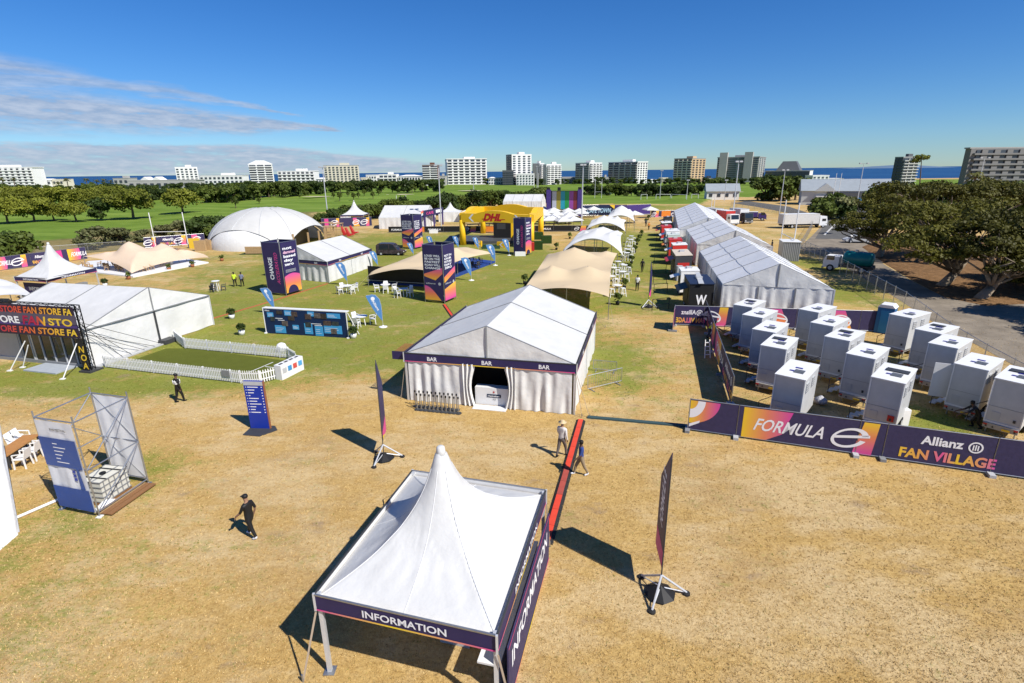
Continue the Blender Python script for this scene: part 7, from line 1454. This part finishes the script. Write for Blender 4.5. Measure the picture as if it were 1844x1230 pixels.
# ================================================================== PEOPLE
SKIN = mat('skin', (.30, .17, .11), .6, .05); SKIN2 = mat('skin_dark', (.11, .06, .04), .6, .05); HAIR = mat('hair_dark', (.015, .012, .01), .7); SHOEW = mat('shoe_white', (.7, .7, .7)); 
def person(label, loc, hd, h=1.75, top=BLACK, legs=BLACK, shoe=BLACK, skin=SKIN, stride=.35, arms=(.25, -.25), sleeve='short', hat=None, hatm=BLACK, vest=None, bend=0.0, crouch=0.0, armfwd=None):
    """one skinned body mesh; local frame: +Y forward"""
    V = []; Ed = []; R = []; K = []
    def add(p, r, par=None, k='top'):
        V.append(Vector(p)); R.append(r); K.append(k)
        if par is not None: Ed.append((par, len(V)-1))
        return len(V)-1
    hip = .93-.35*crouch; lean = bend
    pel = add((0, 0, hip), .135, None, 'legs'); wa = add((0, .02+lean*.1, hip+.17), .125, pel); chs = add((0, .02+lean*.28, hip+.40-lean*.1), .150, wa); nk0 = add((0, .01+lean*.38, hip+.545-lean*.14), .085, chs); nk = add((0, .02+lean*.42, hip+.60-lean*.15), .055, nk0, 'skin')
    hd0 = add((0, .045+lean*.46, hip+.68-lean*.16), .085, nk, 'skin'); hd1 = add((0, .035+lean*.48, hip+.79-lean*.17), .078, hd0, 'skin')
    for s in (-1, 1):
        st = stride*s; hp = add((.095*s, 0, hip-.06), .100, pel, 'legs'); kn = add((.105*s, .45*st+.14*crouch+.04, hip-.46+.1*abs(st)*0+.05*crouch), .068, hp, 'legs')
        an = add((.11*s, .78*st-.10*(st < 0)*0-.1*crouch, .09+ (.07 if st < -.2 else 0)), .046, kn, 'legs'); hl = add((.11*s, .78*st-.02-.1*crouch, .045+(.06 if st < -.2 else 0)), .045, an, 'shoe'); add((.125*s, .78*st+.17-.1*crouch, .035+(.0 if st < -.2 else 0)), .036, hl, 'shoe')
        sh = add((.185*s, .01+lean*.36, hip+.485-lean*.13), .068, chs); a = arms[0] if s < 0 else arms[1]; sk = 'top' if sleeve == 'long' else 'skin'
        elb = add((.245*s, .02+lean*.36+.26*a*1.2, hip+.20+.05*abs(a)-lean*.13), .046, sh, 'top'); fw = .22*abs(a)+.12*(a > 0)
        wr = add((.255*s, .05+lean*.36+.26*a*1.4+fw, hip-.03+.12*abs(a)-lean*.13), .032, elb, sk); pm = add((.255*s, wr and V[wr].y+.03, V[wr].z-.06), .032, wr, 'skin')
        for k in range(4): f1 = add((.255*s+(-.024+.016*k), V[pm].y+.012+.004*k, V[pm].z-.055), .0095, pm, 'skin'); add((.25*s+(-.024+.016*k), V[pm].y+.03, V[pm].z-.085-(.01 if k in (1, 2) else 0)), .008, f1, 'skin')
        t1 = add((.235*s, V[pm].y+.035, V[pm].z-.01), .0105, pm, 'skin'); add((.232*s, V[pm].y+.05, V[pm].z-.04), .009, t1, 'skin')
    me = bpy.data.meshes.new('body'); me.from_pydata(V, Ed, []); ob = bpy.data.objects.new('tmp', me); COL.objects.link(ob)
    sk_ = ob.modifiers.new('s', 'SKIN'); 
    for i, r in enumerate(R): r = r*(1.12 if r > .03 and K[i] != 'skin' else 1.0); me.skin_vertices[0].data[i].radius = (r, r*(.78 if K[i] == 'top' and i in (1, 2) else 1)); 
    me.skin_vertices[0].data[0].use_root = True; sb = ob.modifiers.new('u', 'SUBSURF'); sb.levels = 1; sb.render_levels = 1
    dg = bpy.context.evaluated_depsgraph_get(); m2 = bpy.data.meshes.new_from_object(ob.evaluated_get(dg)); bpy.data.objects.remove(ob)
    m2.materials.clear(); names = ['top', 'legs', 'skin', 'shoe']
    for mm in (top, legs, skin, shoe): m2.materials.append(mm)
    seg = [(V[a], V[b], K[b]) for a, b in Ed]
    for p in m2.polygons:
        c = p.center; best = 9; kk = 'top'
        for a, b, k in seg:
            ab = b-a; t = max(0, min(1, (c-a).dot(ab)/max(1e-9, ab.length_squared))); dd = (c-(a+ab*t)).length
            if dd < best: best = dd; kk = k
        if kk == 'top' and c.z < hip+.02 and abs(c.x) < .2: kk = 'legs'
        p.material_index = names.index(kk); p.use_smooth = True
    s_ = h/1.76; e = empty('person', loc, label, 'person', rz=hd); bo = link('body', m2, e); e.scale = (s_,)*3
    hc = Vector((0, .038+lean*.48, hip+.765-lean*.17))
    def sub(mb, nm, m): return link(nm, mb.mesh(nm, m, None, True), e)
    if hat == 'cap': sub(MB().lathe([(.102, .0), (.104, .04), (.085, .09), (.04, .115), (.005, .118)], hc+Z*.0, 12).prism([hc+Vector((-.07, .08, .01)), hc+Vector((.07, .08, .01)), hc+Vector((.05, .19, -.005)), hc+Vector((-.05, .19, -.005))], Z*.012), 'cap', hatm)
    elif hat == 'brim': sub(MB().lathe([(.19, -.01), (.19, .0), (.105, .01), (.10, .07), (.06, .10), (.005, .10)], hc+Z*.01, 14), 'hat', hatm)
    else: sub(MB().lathe([(.088, -.07), (.100, .0), (.098, .05), (.07, .09), (.005, .105)], hc+Vector((0, -.015, 0)), 12), 'hair', HAIR)
    for sx in (-.03, .03): sub(MB().lathe([(.004, -.008), (.011, 0), (.004, .008)], Vector((sx, .125+lean*.47, hip+.745-lean*.165)), 6), 'eye', WHITEP)
    sub(MB().lathe([(.004, -.03), (.014, -.015), (.005, .02)], Vector((0, .135+lean*.47, hip+.715-lean*.165)), 6), 'nose', skin)
    if vest:
        for zz in ((.24, .30), (.36, .41)): sub(MB().lathe([(.166, zz[0]), (.168, zz[0]+.005), (.168, zz[1]), (.166, zz[1]+.005)], Vector((0, .02, hip)), 16), 'vest_stripe', vest)
        for sx in (-1, 1): sub(MB().box(Vector((sx*.085, -.142, hip+.37)), (.045, .02, .26)).box(Vector((sx*.085, .168, hip+.37)), (.045, .02, .26)), 'vest_stripe', vest)
    return e
REFL = mat('reflective', (.7, .7, .68), .4); HIVIS = mat('hi_vis', (.55, .75, .04), .6); SHIRT = mat('shirt_pale', (.60, .57, .54), .8, .25, 9.0); BLUES = mat('shirt_blue', (.03, .06, .22), .8, .4, 9.0); KHAKI = mat('trousers_khaki', (.25, .19, .12), .8); DENIM = mat('denim', (.05, .06, .09), .8); JEANL = mat('trousers_grey', (.12, .10, .09), .8)
person('person in black cap, black shirt and trousers walking over the dry grass', G(456, 967), math.radians(70), 1.80, BLACK, BLACK, SHOEW, SKIN, .34, (.35, -.3), 'short', 'cap')
person('person in dark uniform with white reflective vest stripes walking away', G(325, 724), math.radians(-25), 1.78, BLACK, BLACK, BLACK, SKIN2, .22, (.2, -.2), 'long', 'cap', BLACK, REFL)
person('person in pale shirt and wide straw hat beside the red cable ramp', G(1011, 822), math.radians(-35), 1.85, SHIRT, JEANL, BLACK, SKIN, .3, (.2, -.15), 'long', 'brim', mat('straw', (.55, .42, .24)))
person('person in dark blue patterned shirt stepping over the cable ramp', G(1046, 855), math.radians(95), 1.7, BLUES, KHAKI, SHOEW, SKIN2, .38, (.3, -.35), 'short')
person('person in yellow hi-vis vest walking across the grass near the marquee by the slogan tower', G(424, 516), math.radians(20), 1.75, HIVIS, BLACK, BLACK, SKIN2, .25, (.2, -.2), 'short'); person('person in grey-blue top walking beside the hi-vis vest', G(437, 516), math.radians(15), 1.75, mat('top_greyblue', (.16, .18, .26)), BLACK, BLACK, SKIN2, .25, (.2, -.2), 'short')
person('person in white shirt and dark trousers near the bar stools', G(1147, 523), math.radians(160), 1.75, WHITEP, BLACK, BLACK, SKIN2, .15, (.15, -.15)); person('person all in black near the bar stools and purple flag', G(1156, 490), math.radians(175), 1.75, BLACK, BLACK, BLACK, SKIN2, .2, (.2, -.2))
person('worker in lime hi-vis bending at the side hoarding', G(1275, 609), math.radians(-110), 1.7, HIVIS, DENIM, BLACK, SKIN2, .1, (.8, .7), 'short', 'cap', BLACK, None, .9, .3); person('crouching worker in dark clothes between two trailers by the road', G(1757, 770), math.radians(70), 1.75, BLACK, BLACK, BLACK, SKIN2, .2, (.9, .8), 'short', None, BLACK, None, .8, .5)
person('person in white vest by the car in tree shade', G(1531, 438), 0, 1.75, WHITEP, DENIM, BLACK, SKIN2, .1, (.2, -.2)); person('person in dark top walking on the far field by parasols', G(1163, 408), 0, 1.75, DENIM, BLACK, BLACK, SKIN2, .2, (.2, -.2)); person('person in orange top on the far field near food trailers', G(1168, 414), 0, 1.75, ORANGE, BLACK, BLACK, SKIN2, .2, (.2, -.2))
person('person in black standing beside the grey site container', G(1389, 452), 1.5, 1.8, BLACK, BLACK, BLACK, SKIN2, .1, (.2, -.2))
for i, (px, py, m_) in enumerate(((998, 402, PINK), (1004, 403, WHITEP), (1011, 402, BLUES), (1018, 403, PINK), (1024, 402, WHITEP), (980, 405, RED))): person(('person in pink top', 'person in white top', 'person in blue top', 'second person in pink', 'second person in white', 'person in red top')[i] + ' standing among the beer garden parasols', G(px, py), i*1.3, 1.72, m_, DENIM, BLACK, SKIN2, .1, (.2, -.2))
